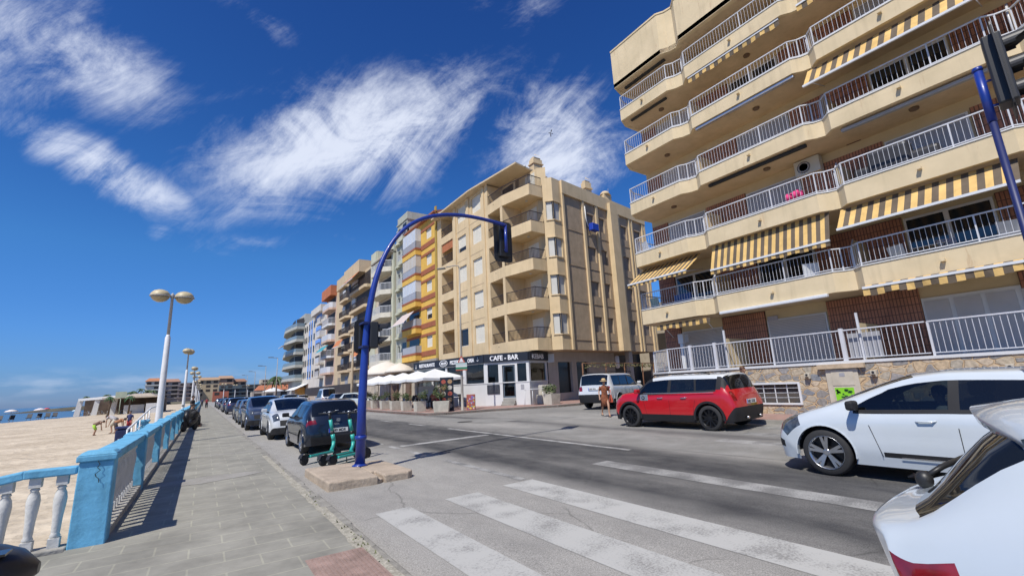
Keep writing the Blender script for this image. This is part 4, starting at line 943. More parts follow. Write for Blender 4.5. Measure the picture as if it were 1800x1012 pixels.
for i, (y, lab) in enumerate(((3.9, 'grey chair on the first-floor right balcony near the party screen'), (2.9, 'grey chair in the middle of the first-floor right balcony'), (1.9, 'grey chair at the far right of the first-floor balcony'))):
    plastic_chair(16.15, y, 4.05, (1.2, -1, 1.9)[i], lab, m_alu, 'balcony chairs')
small_table(16.3, 3.35, 4.05, 'glass-grey table on the first-floor right balcony', m_alu, .38)
plastic_chair(15.95, 12.2, 4.05, 1.5, 'pale green chair at the left end of the first-floor balcony', mat('pale_green', (.35, .45, .38), .6, var=.05), 'balcony chairs')
plastic_chair(15.95, 12.3, 6.6, 1.2, 'white chair at the left end of the second-floor balcony', m_wmetal, 'balcony chairs')
plastic_chair(15.95, 6.3, 4.05, 2.2, 'white folding chair on the first-floor middle balcony', m_wmetal, 'balcony chairs')
b = MB(); b.box(15.9, 15.95, 10.6, 11.4, 4.05, 4.9); tag(b.build('beach_towel', mat('towel_blue', (.06, .12, .30), .9, var=.2)), 'dark blue towel hanging behind the left first-floor railing', 'towel')
b = MB(); b.box(16.72, 16.74, 11.55, 12.05, 3.02, 3.32); tag(b.build('wall_notice', mat('notice', (.55, .55, .58), .6, var=.2, vs=20)), 'pale house notice hanging on the tiled pier at the left of the terrace', 'notice')
b = MB(); b.box(XW-.075, XW-.061, 8.05, 8.42, 3.42, 3.62); tag(b.build('wall_plaque', mat('plaque', (.4, .38, .42), .5, var=.3, vs=40)), 'small house plaque above the middle ground-floor shutter', 'plaque')
# utility meter on left end
b = MB(); b.box(16.3, 16.42, 11.55, 11.7, 1.9, 2.95); b.box(16.28, 16.44, 11.5, 11.75, 2.95, 3.35); tag(b.build('water_heater', m_wmetal, bevel=.03), 'narrow white water heater at the left end of the ground terrace', 'heater')
b = MB(); b.box(XW-.09, XW-.062, 4.55, 4.95, 8.85+.0, 9.1); tag(b.build('wall_plaque', mat('plaque_brown', (.13, .05, .04), .5, var=.3, vs=40)), 'small brown tile plaque beside the second-floor tiled pier', 'plaque')
# ================================================================== corner apartment building with the cafe
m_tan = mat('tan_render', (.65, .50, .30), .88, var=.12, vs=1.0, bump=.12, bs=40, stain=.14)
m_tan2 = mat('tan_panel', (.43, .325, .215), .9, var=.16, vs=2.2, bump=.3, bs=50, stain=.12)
m_tanl = mat('tan_light', (.60, .475, .31), .88, var=.1, vs=1)
m_balr = mat('brown_iron', (.05, .035, .03), .55, var=.2)
m_shw = tile_mat('cream_shutter', (.74, .70, .58), (.71, .67, .56), (.5, .47, .4), 6, .05, .006, axes='YZ', rough=.6, bump=.4, noisev=.06)
m_shs = mat('grey_shutter', (.26, .22, .18), .8, var=.12, vs=5)
m_roof = mat('roof_tile', (.16, .085, .06), .8, var=.3, vs=6)
m_dwin = mat('dark_window', (.022, .020, .018), .15, var=0)
rust_streaks(m_tan, .22)
B_ = thing('apartment_building', 'tan corner apartment building with the cafe-bar on its ground floor', 'building', (20, 28, .3))
def vec(x, y, z=0): return Vector((x, y, z))
class Wall:     # vertical wall from a to b (left to right as seen), outward normal n
    def __init__(s, a, b): s.a = vec(*a); s.b = vec(*b); s.L = (s.b-s.a).length; s.u = (s.b-s.a)/s.L; s.n = vec(s.u.y, -s.u.x)
    def P(s, t, z, d=0): q = s.a+s.u*t+s.n*d; return (q.x, q.y, z)
    def quad(s, b, t0, t1, z0, z1, d=0, mi=0): b.poly([s.P(t0, z0, d), s.P(t1, z0, d), s.P(t1, z1, d), s.P(t0, z1, d)], mi)
    def box(s, b, t0, t1, z0, z1, d0, d1, mi=0):
        p = [s.P(t0, z0, d1), s.P(t1, z0, d1), s.P(t1, z0, d0), s.P(t0, z0, d0)]; b.hexa(p+[(q[0], q[1], z1) for q in p], mi)
    def cells(s, b, t0, t1, z0, z1, holes, depth=.18, mi=0, ri=None, back=None):
        T = sorted({t0, t1, *[min(max(h[0], t0), t1) for h in holes], *[min(max(h[1], t0), t1) for h in holes]}); Z = sorted({z0, z1, *[h[2] for h in holes], *[h[3] for h in holes]})
        for ta, tb in zip(T, T[1:]):
            zs = None
            for za, zb in zip(Z, Z[1:]):
                if any(h[0] < (ta+tb)/2 < h[1] and h[2] < (za+zb)/2 < h[3] for h in holes): continue
                s.quad(b, ta, tb, za, zb, 0, mi)
        r = mi if ri is None else ri
        for h in holes:
            d = h[4] if len(h) > 4 else depth
            a, c, e, f = h[:4]
            b.poly([s.P(a, e, 0), s.P(a, f, 0), s.P(a, f, -d), s.P(a, e, -d)], r); b.poly([s.P(c, f, 0), s.P(c, e, 0), s.P(c, e, -d), s.P(c, f, -d)], r)
            b.poly([s.P(a, f, 0), s.P(c, f, 0), s.P(c, f, -d), s.P(a, f, -d)], r); b.poly([s.P(c, e, 0), s.P(a, e, 0), s.P(a, e, -d), s.P(c, e, -d)], r)
            if back is not None and len(h) > 4: s.quad(b, a, c, e, f, -d, back)
def win(w, t0, t1, z0, z1, parent, d=-.12, kind='shut', frame=None, sh=None, frac=1.0):
    frame = frame or m_wmetal; sh = sh or m_shw
    b = MB()
    w.box(b, t0, t0+.05, z0, z1, d-.04, d+.02); w.box(b, t1-.05, t1, z0, z1, d-.04, d+.02); w.box(b, t0+.05, t1-.05, z1-.05, z1, d-.04, d+.02); w.box(b, t0+.05, t1-.05, z0, z0+.05, d-.04, d+.02)
    if kind == 'glass': w.box(b, (t0+t1)/2-.025, (t0+t1)/2+.025, z0+.05, z1-.05, d-.04, d+.018)
    f = b.build('window', frame, parent)
    zs = z1-(z1-z0)*frac
    if kind == 'shut':
        b = MB(); w.quad(b, t0+.05, t1-.05, zs+.02 if frac < 1 else z0+.05, z1-.05, d+.004); b.build('shutter', sh, f)
        if frac < 1: b = MB(); w.quad(b, t0+.05, t1-.05, z0+.05, zs+.02, d-.02); b.build('pane', m_dwin, f)
    else: b = MB(); w.quad(b, t0+.05, t1-.05, z0+.05, z1-.05, d-.01); b.build('pane', m_dwin if kind == 'dark' else m_glassd, f)
    return f
F0, PI_ = 3.72, 2.70                    # first slab underside and storey pitch
main = Wall((17.25, 37.4), (17.25, 28.10))          # t = 37.4 - y
# storey i: window z0 = 4.82+2.66i
ops = []; lz = []
for i in range(5):
    z0, z1 = 4.82+2.66*i, 6.22+2.66*i
    ops += [(4.15, 5.65, z0, z1), (6.75, 8.22, z0, z1)]
    lo = (.85, 3.2, 4.52+2.67*i-.02, 6.45+2.69*i if i < 4 else 17.1, 1.5); ops.append(lo); lz.append(lo)
b = MB(); main.cells(b, 0, main.L, F0, 17.15, ops, .16, 0, 0, 1)
b.build('street_wall', [m_tan, m_tanl], B_)
random.seed(31)
for i in range(5):
    z0, z1 = 4.82+2.66*i, 6.22+2.66*i
    win(main, 4.15, 5.65, z0, z1, B_, frac=[1, 1, 1, .72, 1][i], kind='dark' if i == 0 else 'shut'); win(main, 6.75, 8.22, z0, z1, B_, frac=[1, .93, 1, 1, 1][i])
    t0, t1, za, zb = lz[i][:4]
    b = MB()
    for t in [t0+.06+.12*k for k in range(int((t1-t0)/.12))]: main.box(b, t-.009, t+.009, za+.02, za+.75, -.05, -.03)
    main.box(b, t0, t1, za+.75, za+.79, -.06, -.02); main.box(b, t0, t1, za+.05, za+.08, -.055, -.025); b.build('railing', m_balr, B_)
    b = MB(); main.quad(b, t0+.3, t1-.2, za+.02, zb-.35, -1.49); b.build('balcony_door', m_dwin if i in (0, 1, 3, 4) else m_shs, B_)
b = MB()      # pilasters and string courses of the street face
for t0, t1 in ((3.55, 3.95), (5.95, 6.35), (8.52, 8.85)): b = MB(); main.box(b, t0, t1, F0, 17.1, 0, .09); b.build('pilaster', m_tan, B_)
for i in range(1, 5):
    for t0, t1 in ((6.36, 8.5), (3.96, 5.94)): b = MB(); main.box(b, t0, t1, 4.02+2.66*i, 4.05+2.66*i, 0, .012); b.build('string_course', m_tan2, B_)
aw = thing('awning', 'faded orange awning hanging in the fourth-floor loggia of the tan building', 'awning', (17.3, 35.3, 14.5))
b = MB(); main.quad(b, .9, 3.15, 13.75, 14.5, -.08); b.build('cloth', mat('orange_cloth', (.42, .145, .06), .85, var=.15), aw)
# --- cut-corner part: loggia then the corner balcony
seg = Wall((17.25, 28.10), (17.22, 26.15)); Kp = (17.78, 23.35); Rp = (18.98, 23.42)
for i in range(5):
    zf = 4.52+2.70*i; zb = F0+2.70*i+ (0 if i else 0)
    # parapet/slab following the diagonal
    path = [(17.25, 28.12), (17.22, 26.0), Kp, Rp]
    b = MB(); pl = [(17.25, 28.12), (17.22, 26.0), Kp, Rp, (20.6, 24.0), (20.6, 28.12)]
    b.prism(pl, zb, zb+.2, 0); s_ = b.build('balcony_slab', m_tan, B_)
    b = MB(); band(b, path[::-1] if False else path, zb-.01, zf, .12) if False else None
    for p, q in zip(path, path[1:]):
        w = Wall(p, q); w.box(b, 0, w.L, zb+.002, zf, -.12, .012)
    b.build('balcony_parapet', m_tan, B_)
    b = MB()
    for p, q in zip(path[:], path[1:]):
        w = Wall(p, q); n_ = int(w.L/.12)
        for k in range(n_+1): t = k*w.L/n_; w.box(b, t-.009, t+.009, zf, zf+.70, -.07, -.05)
        w.box(b, 0, w.L, zf+.70, zf+.74, -.085, -.035); w.box(b, 0, w.L, zf+.05, zf+.08, -.075, -.045)
    b.build('railing', m_balr, B_)
    if i < 4:
        b = MB(); seg2 = Wall((17.22, 26.32), (17.22, 26.02)); seg2.box(b, 0, seg2.L, zf-.3, zf+2.1, -3.2, 0); b.build('party_pier', m_tan, B_)
    b = MB(); b.lathe([(.03, 0), (.03, .06)], (17.2, 27.2, zf-.25), 6, axis='X'); b.build('drain_spout', m_dark, B_)
# back walls of loggia and balcony
b = MB(); b.poly([(18.6, 28.1, F0), (18.6, 26.1, F0), (18.6, 26.1, 17), (18.6, 28.1, 17)]); b.poly([(18.95, 26.1, F0), (18.95, 23.9, F0), (18.95, 23.9, 17), (18.95, 26.1, 17)]); b.poly([(18.95, 23.9, F0), (19.4, 23.4, F0), (19.4, 23.4, 17), (18.95, 23.9, 17)])
b.poly([(17.26, 28.09, F0), (18.6, 28.09, F0), (18.6, 28.09, 17), (17.26, 28.09, 17)]); b.build('back_wall', m_tan, B_)
for i in range(5):
    zf = 3.95+2.70*i
    b = MB(); b.box(18.93, 18.95, 24.1, 25.3, zf+.1, zf+2.05); b.build('balcony_door', m_shw, B_)
    b = MB(); b.box(18.58, 18.6, 26.4, 27.9, zf+.1, zf+2.05); b.build('balcony_door', m_dwin if i % 2 == 0 else m_shs, B_)
    b = MB(); b.lathe([(.09, 0), (.10, .04), (.08, .14), (.02, .16)], (18.3, 24.4, zf+2.42), 10, axis='Z'); b.build('balcony_lamp', mat('lamp_pale', (.5, .5, .48), .4, var=0), B_)
# --- corner tower with bay windows
tw1 = Wall((19.02, 23.42), (19.5, 22.9)); C0 = vec(19.5, 22.9); SU = vec(.986, .165).normalized(); SD = lambda s: (C0+SU*s)
side = Wall((19.5, 22.9), tuple(SD(12.3))[:2])
TZ = [(4.78+2.68*i, 6.14+2.68*i) for i in range(4)]
b = MB(); tw1.cells(b, 0, tw1.L, F0, 16.0, [(.18, tw1.L, z0, z1) for z0, z1 in TZ], .12)
side.cells(b, 0, .92, F0, 16.0, [(0, .70, z0, z1) for z0, z1 in TZ], .12)
for z0, z1 in TZ:
    for dz0, dz1 in ((z0-.07, z0), (z1, z1+.07)): tw1.box(b, .15, tw1.L+.04, dz0, dz1, 0, .06); side.box(b, -.04, .76, dz0, dz1, 0, .06)
b.build('corner_tower', m_tan, B_)
for z0, z1 in TZ:
    f = MB(); tw1.box(f, tw1.L-.10, tw1.L, z0, z1, -.10, -.015); side.box(f, 0, .12, z0, z1, -.10, -.015); fr = f.build('corner_window', m_dwin, B_)
    f = MB(); tw1.quad(f, .18, tw1.L-.10, z0, z1, -.08); side.quad(f, .12, .70, z0, z1, -.08); f.build('shutter', mat('pale_shutter', (.55, .54, .5), .7, var=.06), fr)
# --- side wall: recessed panels between projecting ribs
wins_s = [(3.62, 4.72), (5.42, 6.15), (8.22, 9.35), (10.45, 11.5)]
SZ = [(5.02+2.66*i, 6.18+2.66*i) for i in range(4)]
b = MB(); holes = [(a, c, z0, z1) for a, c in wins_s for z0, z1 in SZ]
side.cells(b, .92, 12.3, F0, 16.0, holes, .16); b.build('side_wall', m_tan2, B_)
for a, c in wins_s:
    for z0, z1 in SZ:
        b = MB(); side.quad(b, a, c, z0, z1, -.13, 0); side.box(b, a, c, z0, z0+.05, -.13, -.08, 1); b.build('window', [m_shs, m_tan2], B_)
for s0, s1 in ((.93, 1.12), (3.25, 3.5), (4.94, 5.2), (8.0, 8.2), (9.62, 9.8), (10.02, 10.2), (11.75, 11.95), (12.1, 12.3)): b = MB(); side.box(b, s0, s1, F0, 15.0, 0, .13); b.build('rib', m_tan, B_)
b = MB(); side.box(b, 6.55, 7.55, F0, 15.6, 0, .42); b.build('chimney_breast', m_tan, B_)
b = MB(); side.box(b, .92, 12.3, 15.0, 16.02, 0, .16); b.build('parapet_band', m_tan, B_)
for a, c in ((1.2, 3.2), (3.55, 4.9), (5.25, 6.5), (8.25, 9.6), (10.25, 11.7)):
    for i in range(5):
        z = 4.4+2.66*i
        b = MB(); side.box(b, a, c, z, z+.05, 0, .03); b.build('side_moulding', m_tan2, B_)
# body, roofs
pl = [(17.3, 37.4), (17.3, 28.1), (19.0, 26.1), (19.05, 23.5), (19.55, 22.98)]+[(SD(12.3)+vec(-.02, .06)).to_tuple()[:2]]+[(31, 37.4)]
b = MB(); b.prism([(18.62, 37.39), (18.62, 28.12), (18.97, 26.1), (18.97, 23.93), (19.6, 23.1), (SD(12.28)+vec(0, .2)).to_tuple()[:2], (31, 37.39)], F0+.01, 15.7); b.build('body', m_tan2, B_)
b = MB(); side.box(b, 12.28, 12.3, F0, 16, -6, 0); b.build('end_wall', m_tan, B_)
ev = [(16.62, 37.4), (16.62, 30.0), (17.35, 24.2), (20.9, 25.0), (20.9, 37.4)]
b = MB(); b.prism(ev, 17.15, 17.27, 1)
ap = (19.4, 29.0, 18.7); ap2 = (19.4, 37.4, 18.7)
e = [(x, y, 17.27) for x, y in ev]
b.poly([e[0], e[1], ap, ap2]); b.poly([e[1], e[2], ap]); b.poly([e[2], e[3], ap]); b.poly([e[3], e[4], ap2, ap])
b.build('roof', [m_roof, m_tanl], B_)
b = MB(); b.box(17.3, 31, 36.9, 37.38, 15.7, 18.0); b.build('gable_wall', m_tan2, B_)
def chimney(x, y, z, h, parent, m_=None, w=.42):
    b = MB(); b.box(x-w, x+w, y-w*.7, y+w*.7, z, z+h); b.box(x-w-.08, x+w+.08, y-w*.7-.08, y+w*.7+.08, z+h*.72, z+h*.78); b.box(x-w*.8, x+w*.8, y-w*.5, y+w*.5, z+h, z+h+.18); b.poly([(x-w, y-w*.7, z+h+.3), (x+w, y-w*.7, z+h+.3), (x, y+0, z+h+.55)]); return b.build('chimney', m_ or m_tan, parent)
chimney(20.3, 25.6, 17.2, 1.55, B_); chimney(25.6, 25.6, 15.9, 2.1, B_, w=.35); q_ = SD(7.1)+vec(0, .35)
b = MB(); b.box(q_.x-.42, q_.x+.42, q_.y-.3, q_.y+.4, 15.6, 16.6); b.lathe([(.5, 0), (.3, .3), (.05, .42)], (q_.x, q_.y, 16.6), 8); b.build('chimney', m_tan, B_)
b = MB(); b.tube([(SD(8).x, SD(8).y+.6, 16), (SD(8).x, SD(8).y+.6, 17.6)], .02, 5); b.build('aerial', m_alu, B_)
ac_ = side.P(4.1, 12.75, .0)
t = thing('air_conditioner', 'bright blue boxed air conditioner on the shaded side wall of the tan building', 'air conditioner', ac_)
b = MB(); side.box(b, 3.82, 4.62, 12.72, 13.28, .14, .52); b.build('case', mat('blue_cover', (.01, .05, .42), .55, var=.2, vs=12), t, bevel=.04)
b = MB(); b.tube([side.P(3.75, 13.0, .16), side.P(3.55, 13.6, .15), side.P(3.5, 14.6, .15)], .04, 6); b.build('hose', m_wmetal, t)
# --- ground floor: dark sign fascias, white glazed front
P0, P1, P2, P3 = (13.75, 36.2), (15.4, 26.2), (17.2, 23.7), (19.4, 24.5)
m_fasc = mat('fascia_black', (.014, .017, .026), .45, var=.15); m_letter = mat('sign_letters', (.80, .80, .80), .5, var=0)
cf = Wall(P1, P2); kb = Wall(P2, P3); rs = Wall(P0, P1); Rz = lambda tt: tt
def mirror_t(w, t): return w.L-t
cafe = thing('cafe_front', 'white glazed cafe front with black sign fascias wrapping the corner under the tan building', 'shop front', (17, 25, .3))
def front(w, holes, t0, t1, name):
    b = MB(); w.cells(b, t0, t1, .25, 3.12, holes, .12); w.box(b, t0, t1, 1.74, 1.80, 0, .03)
    return b.build(name, m_white, cafe)
hc_ = [(.19, .96, 1.80, 2.97), (1.23, 2.12, .80, 2.88), (2.28, 2.90, 1.80, 2.95)]
front(cf, hc_, 0, cf.L, 'wall_panel')
front(kb, [(.18, 2.05, 1.80, 2.95)], 0, kb.L, 'wall_panel')
L0 = rs.L
hr = [(L0-2.1, L0-.12, 1.80, 3.05), (L0-4.35, L0-2.45, 1.80, 3.05), (L0-6.2, L0-4.55, 1.80, 3.05), (L0-8.4, L0-6.35, 1.80, 3.05)]
front(rs, hr, L0-8.8, L0, 'wall_panel')
m_cglass = glass_mat('shop_glass', (.35, .42, .45), .8, .02)
for w, hs in ((cf, hc_), (kb, [(.18, 2.05, 1.80, 2.95)]), (rs, hr)):
    for h in hs: b = MB(); w.quad(b, h[0], h[1], h[2], h[3], -.08); b.build('pane', m_cglass, cafe)
b = MB(); cf.box(b, 1.27, 1.33, .8, 2.85, -.09, -.05); cf.box(b, 2.02, 2.08, .8, 2.85, -.09, -.05); cf.box(b, 1.33, 2.02, 2.79, 2.85, -.09, -.05); cf.box(b, 1.33, 2.02, .8, .9, -.09, -.05); b.build('door', mat('door_grey', (.10, .13, .16), .4, var=.05), cafe)
b = MB()
for k in range(3): cf.box(b, 1.23, 2.12, .28, .42+.18*(2-k) if k < 3 else 0, -.25+.0-.001*k, .0+.22*k+.02)
b.build('steps', m_conc, cafe)
b = MB(); cf.box(b, .14, 1.02, 1.08, 1.66, .03, .05, 0)
for k in range(9): cf.box(b, .2+k*.09, .21+k*.09, 1.12, 1.62, .05, .056, 1)
b.build('iron_panel', [m_fasc, m_shutg], cafe)
b = MB(); cf.box(b, 2.48, 2.70, 1.30, 1.60, .002, .02); b.build('notice', m_shutg, cafe)
fz0, fz1 = 3.10, 3.66
for w, t0, t1 in ((cf, 0, cf.L), (kb, 0, kb.L-.02), (rs, L0-8.8, L0)):
    b = MB(); w.box(b, t0, t1, fz0, fz1, -.3, .10); b.build('sign_fascia', m_fasc, cafe)
def sign(w, t, z, s, size, sx=1.0, bold=2.2): return text('sign_lettering', s, size, w.P(t, z, .105), w.u, w.n, m_letter, cafe, .008, bold, sx)
sign(cf, .42, 3.215, 'CAFE - BAR', .44, .90); sign(kb, .28, 3.22, 'KEBAB', .42, 1.12)
sign(rs, L0-7.95, 3.24, 'RESTAURANTE', .36, .90); sign(rs, L0-3.80, 3.24, 'PIZZERIA', .36, .90); sign(rs, L0-1.72, 3.24, 'ORIA', .36, .85)
def anchor(w, t, z, s=.1):
    b = MB(); w.box(b, t-.012, t+.012, z-s, z+s, .105, .112); w.box(b, t-.05, t+.05, z+s*.45, z+s*.6, .106, .113)
    n_ = 8
    for k in range(n_):
        a0, a1 = math.pi+math.pi*k/n_, math.pi+math.pi*(k+1)/n_; r = s*1.1
        b.poly([w.P(t+math.cos(a)*rr_, z-s*.2+math.sin(a)*rr_, .11) for a, rr_ in ((a0, r), (a1, r), (a1, r-.03), (a0, r-.03))][::-1])
        b.poly([w.P(t+math.cos(2*a)*.03, z+s*1.2+math.sin(2*a)*.03, .11) for a in (a0, a1)]+[w.P(t, z+s*1.2, .11)])
    b.build('anchor_emblem', m_letter, cafe)
anchor(rs, L0-.62, 3.38); anchor(rs, L0-8.42, 3.33)
b = MB(); tc_, zc_ = L0-4.62, 3.37
for k in range(28):
    a0, a1 = 2*math.pi*k/28, 2*math.pi*(k+1)/28
    b.poly([rs.P(tc_+math.cos(a)*rx, zc_+math.sin(a)*rz, .112) for a, rx, rz in ((a0, .52, .235), (a1, .52, .235), (a1, .46, .20), (a0, .46, .20))][::-1])
rs.box(b, tc_-.34, tc_+.34, zc_-.05, zc_-.03, .105, .112); rs.box(b, tc_-.28, tc_+.28, zc_-.12, zc_-.10, .105, .112)
for x in (-.25, -.08, .1, .27): b.poly([rs.P(tc_+x-.09, zc_-.03, .112), rs.P(tc_+x+.09, zc_-.03, .112), rs.P(tc_+x, zc_+.13, .112)])
b.build('oval_emblem', m_letter, cafe)
# interior: dark room with a few lamps' worth of shapes
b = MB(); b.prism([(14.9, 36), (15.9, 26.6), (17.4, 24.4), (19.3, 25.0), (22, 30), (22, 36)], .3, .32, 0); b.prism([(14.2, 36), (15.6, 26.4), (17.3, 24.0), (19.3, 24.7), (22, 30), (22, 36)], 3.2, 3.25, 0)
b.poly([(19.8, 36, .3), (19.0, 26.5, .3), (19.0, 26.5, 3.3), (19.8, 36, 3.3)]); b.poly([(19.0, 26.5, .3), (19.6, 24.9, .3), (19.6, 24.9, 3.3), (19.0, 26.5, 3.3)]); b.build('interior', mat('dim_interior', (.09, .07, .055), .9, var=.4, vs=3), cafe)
for x, y in ((17.3, 25.3), (16.4, 27.1), (16.2, 28.3), (18.6, 25.3)): b = MB(); b.ell((x, y, 2.65), (.07, .07, .07), 8, 6); b.tube([(x, y, 2.7), (x, y, 3.2)], .008, 4); b.build('pendant_globe', m_wmetal, cafe)
for y in (27.4, 29.0, 31.0): b = MB(); b.box(17.2, 17.9, y-.4, y+.4, .35, 1.35); b.build('counter', m_wood, cafe)
# grey side wall of the ground floor with dark openings
m_grw = mat('grey_wall', (.42, .40, .37), .9, var=.12, vs=1.4, stain=.15)
gw = Wall((19.4, 24.5), tuple(vec(19.4, 24.5)+SU*8.0)[:2])
b = MB(); gw.cells(b, 0, 8.0, .25, 3.72, [(1.05, 2.55, .9, 3.02), (3.1, 4.55, .9, 3.02)], .25); b.poly([P3+(3.72,), P2+(3.72,), (17.6, 23.3, 3.72), (19.3, 24.4, 3.72)]); b.build('ground_wall', m_grw, B_)
for a, c in ((1.05, 2.55), (3.1, 4.55)):
    b = MB(); gw.quad(b, a, c, .9, 3.02, -.2); gw.box(b, a+.03, a+.07, .9, 3.02, -.2, -.16, 1); b.build('shop_window', [m_dwin, m_alu], B_)
b = MB(); gw.box(b, -.05, 8.0, .26, .9, 0, .05); b.build('wall_base', m_grw, B_)
# shadowy undercroft beyond, with pillar and pale tank
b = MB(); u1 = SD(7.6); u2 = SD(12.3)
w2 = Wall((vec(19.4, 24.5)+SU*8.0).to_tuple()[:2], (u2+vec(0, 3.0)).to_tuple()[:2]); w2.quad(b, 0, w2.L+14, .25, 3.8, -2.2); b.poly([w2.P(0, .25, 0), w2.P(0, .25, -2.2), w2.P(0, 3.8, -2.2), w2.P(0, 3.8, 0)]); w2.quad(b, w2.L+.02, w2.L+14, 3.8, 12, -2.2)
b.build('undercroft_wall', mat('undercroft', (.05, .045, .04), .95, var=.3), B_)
for s_ in (8.2, 11.9): b = MB(); c = SD(s_); b.box(c.x-.2, c.x+.2, c.y+.1, c.y+.5, .3, F0); b.build('pillar', m_grw, B_)
b = MB(); c = SD(6.8)+vec(0, .5); b.lathe([(.02, 0), (.16, .05), (.17, .9), (.02, .98)], (c.x, c.y, 2.45), 12); tag(b.build('pale_tank', m_wmetal), 'pale cylinder tank hung near the vine pergola on the grey wall', 'tank')
# vine pergola of rough posts
pg = thing('pergola', 'rusty post pergola with dry vines along the grey side wall', 'pergola', side.P(4, .3, .6))
m_rust = mat('rusty_post', (.17, .085, .045), .85, var=.3, vs=8)
tops = []
for s_ in (.72, 3.3, 5.6, 8.05, 9.7, 11.4):
    p = vec(*side.P(s_, .25, .9)); q = p+vec(.03, 0, 2.5); b = MB(); b.tube([p, q], .05, 6); b.build('post', m_rust, pg); tops.append(q)
b = MB()
for p, q in zip(tops, tops[1:]): b.tube([p, q], .03, 5)
b.build('top_rail', m_rust, pg)
def foliage(b, c, r, n, size=.05, flat=1.0, rnd=random):
    for _ in range(n):
        a = rnd.random()*6.283; ph = math.acos(rnd.uniform(-1, 1)); rr_ = rnd.random()**.45
        p = Vector((c[0]+r[0]*rr_*math.sin(ph)*math.cos(a), c[1]+r[1]*rr_*math.sin(ph)*math.sin(a), c[2]+r[2]*rr_*math.cos(ph)))
        u = Vector((rnd.gauss(0, 1), rnd.gauss(0, 1), rnd.gauss(0, .6)*flat)).normalized(); v = u.cross(Vector((rnd.gauss(0, 1), rnd.gauss(0, 1), rnd.gauss(0, 1)))).normalized()
        s = size*rnd.uniform(.6, 1.4); b.poly([p-u*s, p+v*s*.5, p+u*s*1.2, p-v*s*.5], 0 if rnd.random() < .65 else 1)
b = MB(); random.seed(8)
for p, q in zip(tops, tops[1:]):
    for k in range(9): c = p.lerp(q, random.random()); foliage(b, (c.x, c.y, c.z-.1-.1*random.random()), (.3, .15, .16), 14, .05)
    pr = [p.lerp(q, t)+vec(0, 0, random.uniform(-.25, .1)) for t in (0, .2, .4, .6, .8, 1)]; b.tube(pr, .012, 4)
b.build('vines', [mat('dry_vine', (.22, .19, .09), .9, var=.3, vs=10), m_leaf2], pg)
b = MB(); pp_ = [kb.P(2.25, 3.0, .02), kb.P(2.27, 2.0, .02), kb.P(2.3, .3, .03)]; b.tube(pp_, .03, 5)
b.build('downpipe', m_black, cafe)
# round menu-board sign by the corner (its shadow shows on the grey wall)
hs = thing('hanging_sign', 'white hanging blade sign fixed at the kebab corner of the grey wall', 'sign', kb.P(2.25, 3.2, 0))
b = MB(); c = vec(*kb.P(2.28, 3.25, .30)); b.obox(c, kb.n*.26, kb.u*.02, (0, 0, .30)); b.build('sign_board', m_wmetal, hs, bevel=.01)
b = MB(); b.tube([kb.P(2.28, 3.58, -.0), kb.P(2.28, 3.58, .55)], .012, 5); b.build('bracket', m_black, hs)
# ================================================================== the row of blocks beyond
def railings(w, parent, t0, t1, z, h=.9, m_=None, d=-.04, sp=.14, solid=False, name='railing'):
    b = MB()
    if solid: w.box(b, t0, t1, z, z+h, d-.02, d+.02)
    else:
        for k in range(int((t1-t0)/sp)): w.box(b, t0+k*sp, t0+k*sp+.025, z, z+h, d-.012, d+.012)
        w.box(b, t0, t1, z+h, z+h+.05, d-.03, d+.03); w.box(b, t0, t1, z+.04, z+.08, d-.015, d+.015)
    return b.build(name, m_ or m_rail, parent)
def balc(parent, x0, x1, y0, y1, z, par, m_w, rail=None, rh=.9, slab=.2, solid=False, railm=None, chamfer=0.0, name='balcony'):
    """balcony box sticking out to x0 (towards street) from wall x1; y0<y1; z underside; par = parapet height"""
    b = MB(); c = chamfer
    pl = [(x1, y0), (x0+c, y0), (x0, y0+c), (x0, y1-c), (x0+c, y1), (x1, y1)] if c else [(x1, y0), (x0, y0), (x0, y1), (x1, y1)]
    b.prism(pl, z, z+slab)
    for p, q in zip(pl[::-1], pl[::-1][1:]):
        w = Wall(p, q); w.box(b, 0, w.L, z+.002, z+slab+par, -.1, .01)
    o = b.build(name, m_w, parent)
    if rh > 0:
        b = MB()
        for p, q in zip(pl[::-1], pl[::-1][1:]):
            w = Wall(p, q); zz = z+slab+par
            if solid: w.box(b, 0, w.L, zz, zz+rh, -.06, -.03)
            else:
                for k in range(int(w.L/.16)+1): w.box(b, min(k*.16, w.L-.02), min(k*.16, w.L-.02)+.03, zz, zz+rh, -.06, -.035)
                w.box(b, 0, w.L, zz+rh, zz+rh+.05, -.08, -.02)
        b.build('railing', railm or m_rail, o)
    return o
XF = 17.25
# ---------- yellow building
m_yel = mat('yellow_render', (.68, .42, .085), .88, var=.10, vs=1.2, bump=.1, stain=.12)
m_rust2 = mat('brick_red_band', (.32, .105, .05), .88, var=.15, vs=3)
m_olive = mat('olive_trim', (.40, .27, .06), .9, var=.1)
Y = thing('apartment_building', 'narrow yellow building with brick-red bands and glazed bay balconies', 'building', (18, 40, .3))
w = Wall((XF, 45.2), (XF, 37.42)); T = lambda y: 45.2-y
WZ = [(5.41+2.67*i, 6.62+2.65*i) for i in range(5)]
b = MB(); w.cells(b, 0, w.L, 4.25, 18.2, [(T(40.1), T(38.75), z0, z1) for z0, z1 in WZ], .16)
w.box(b, w.L-.35, w.L, 4.25, 18.75, .0, .10, 1); b.build('street_wall', [m_yel, m_olive], Y)
for i, (z0, z1) in enumerate(WZ): win(w, T(40.1), T(38.75), z0, z1, Y, frac=[1, .62, 1, 1, 1][i], sh=m_shw)
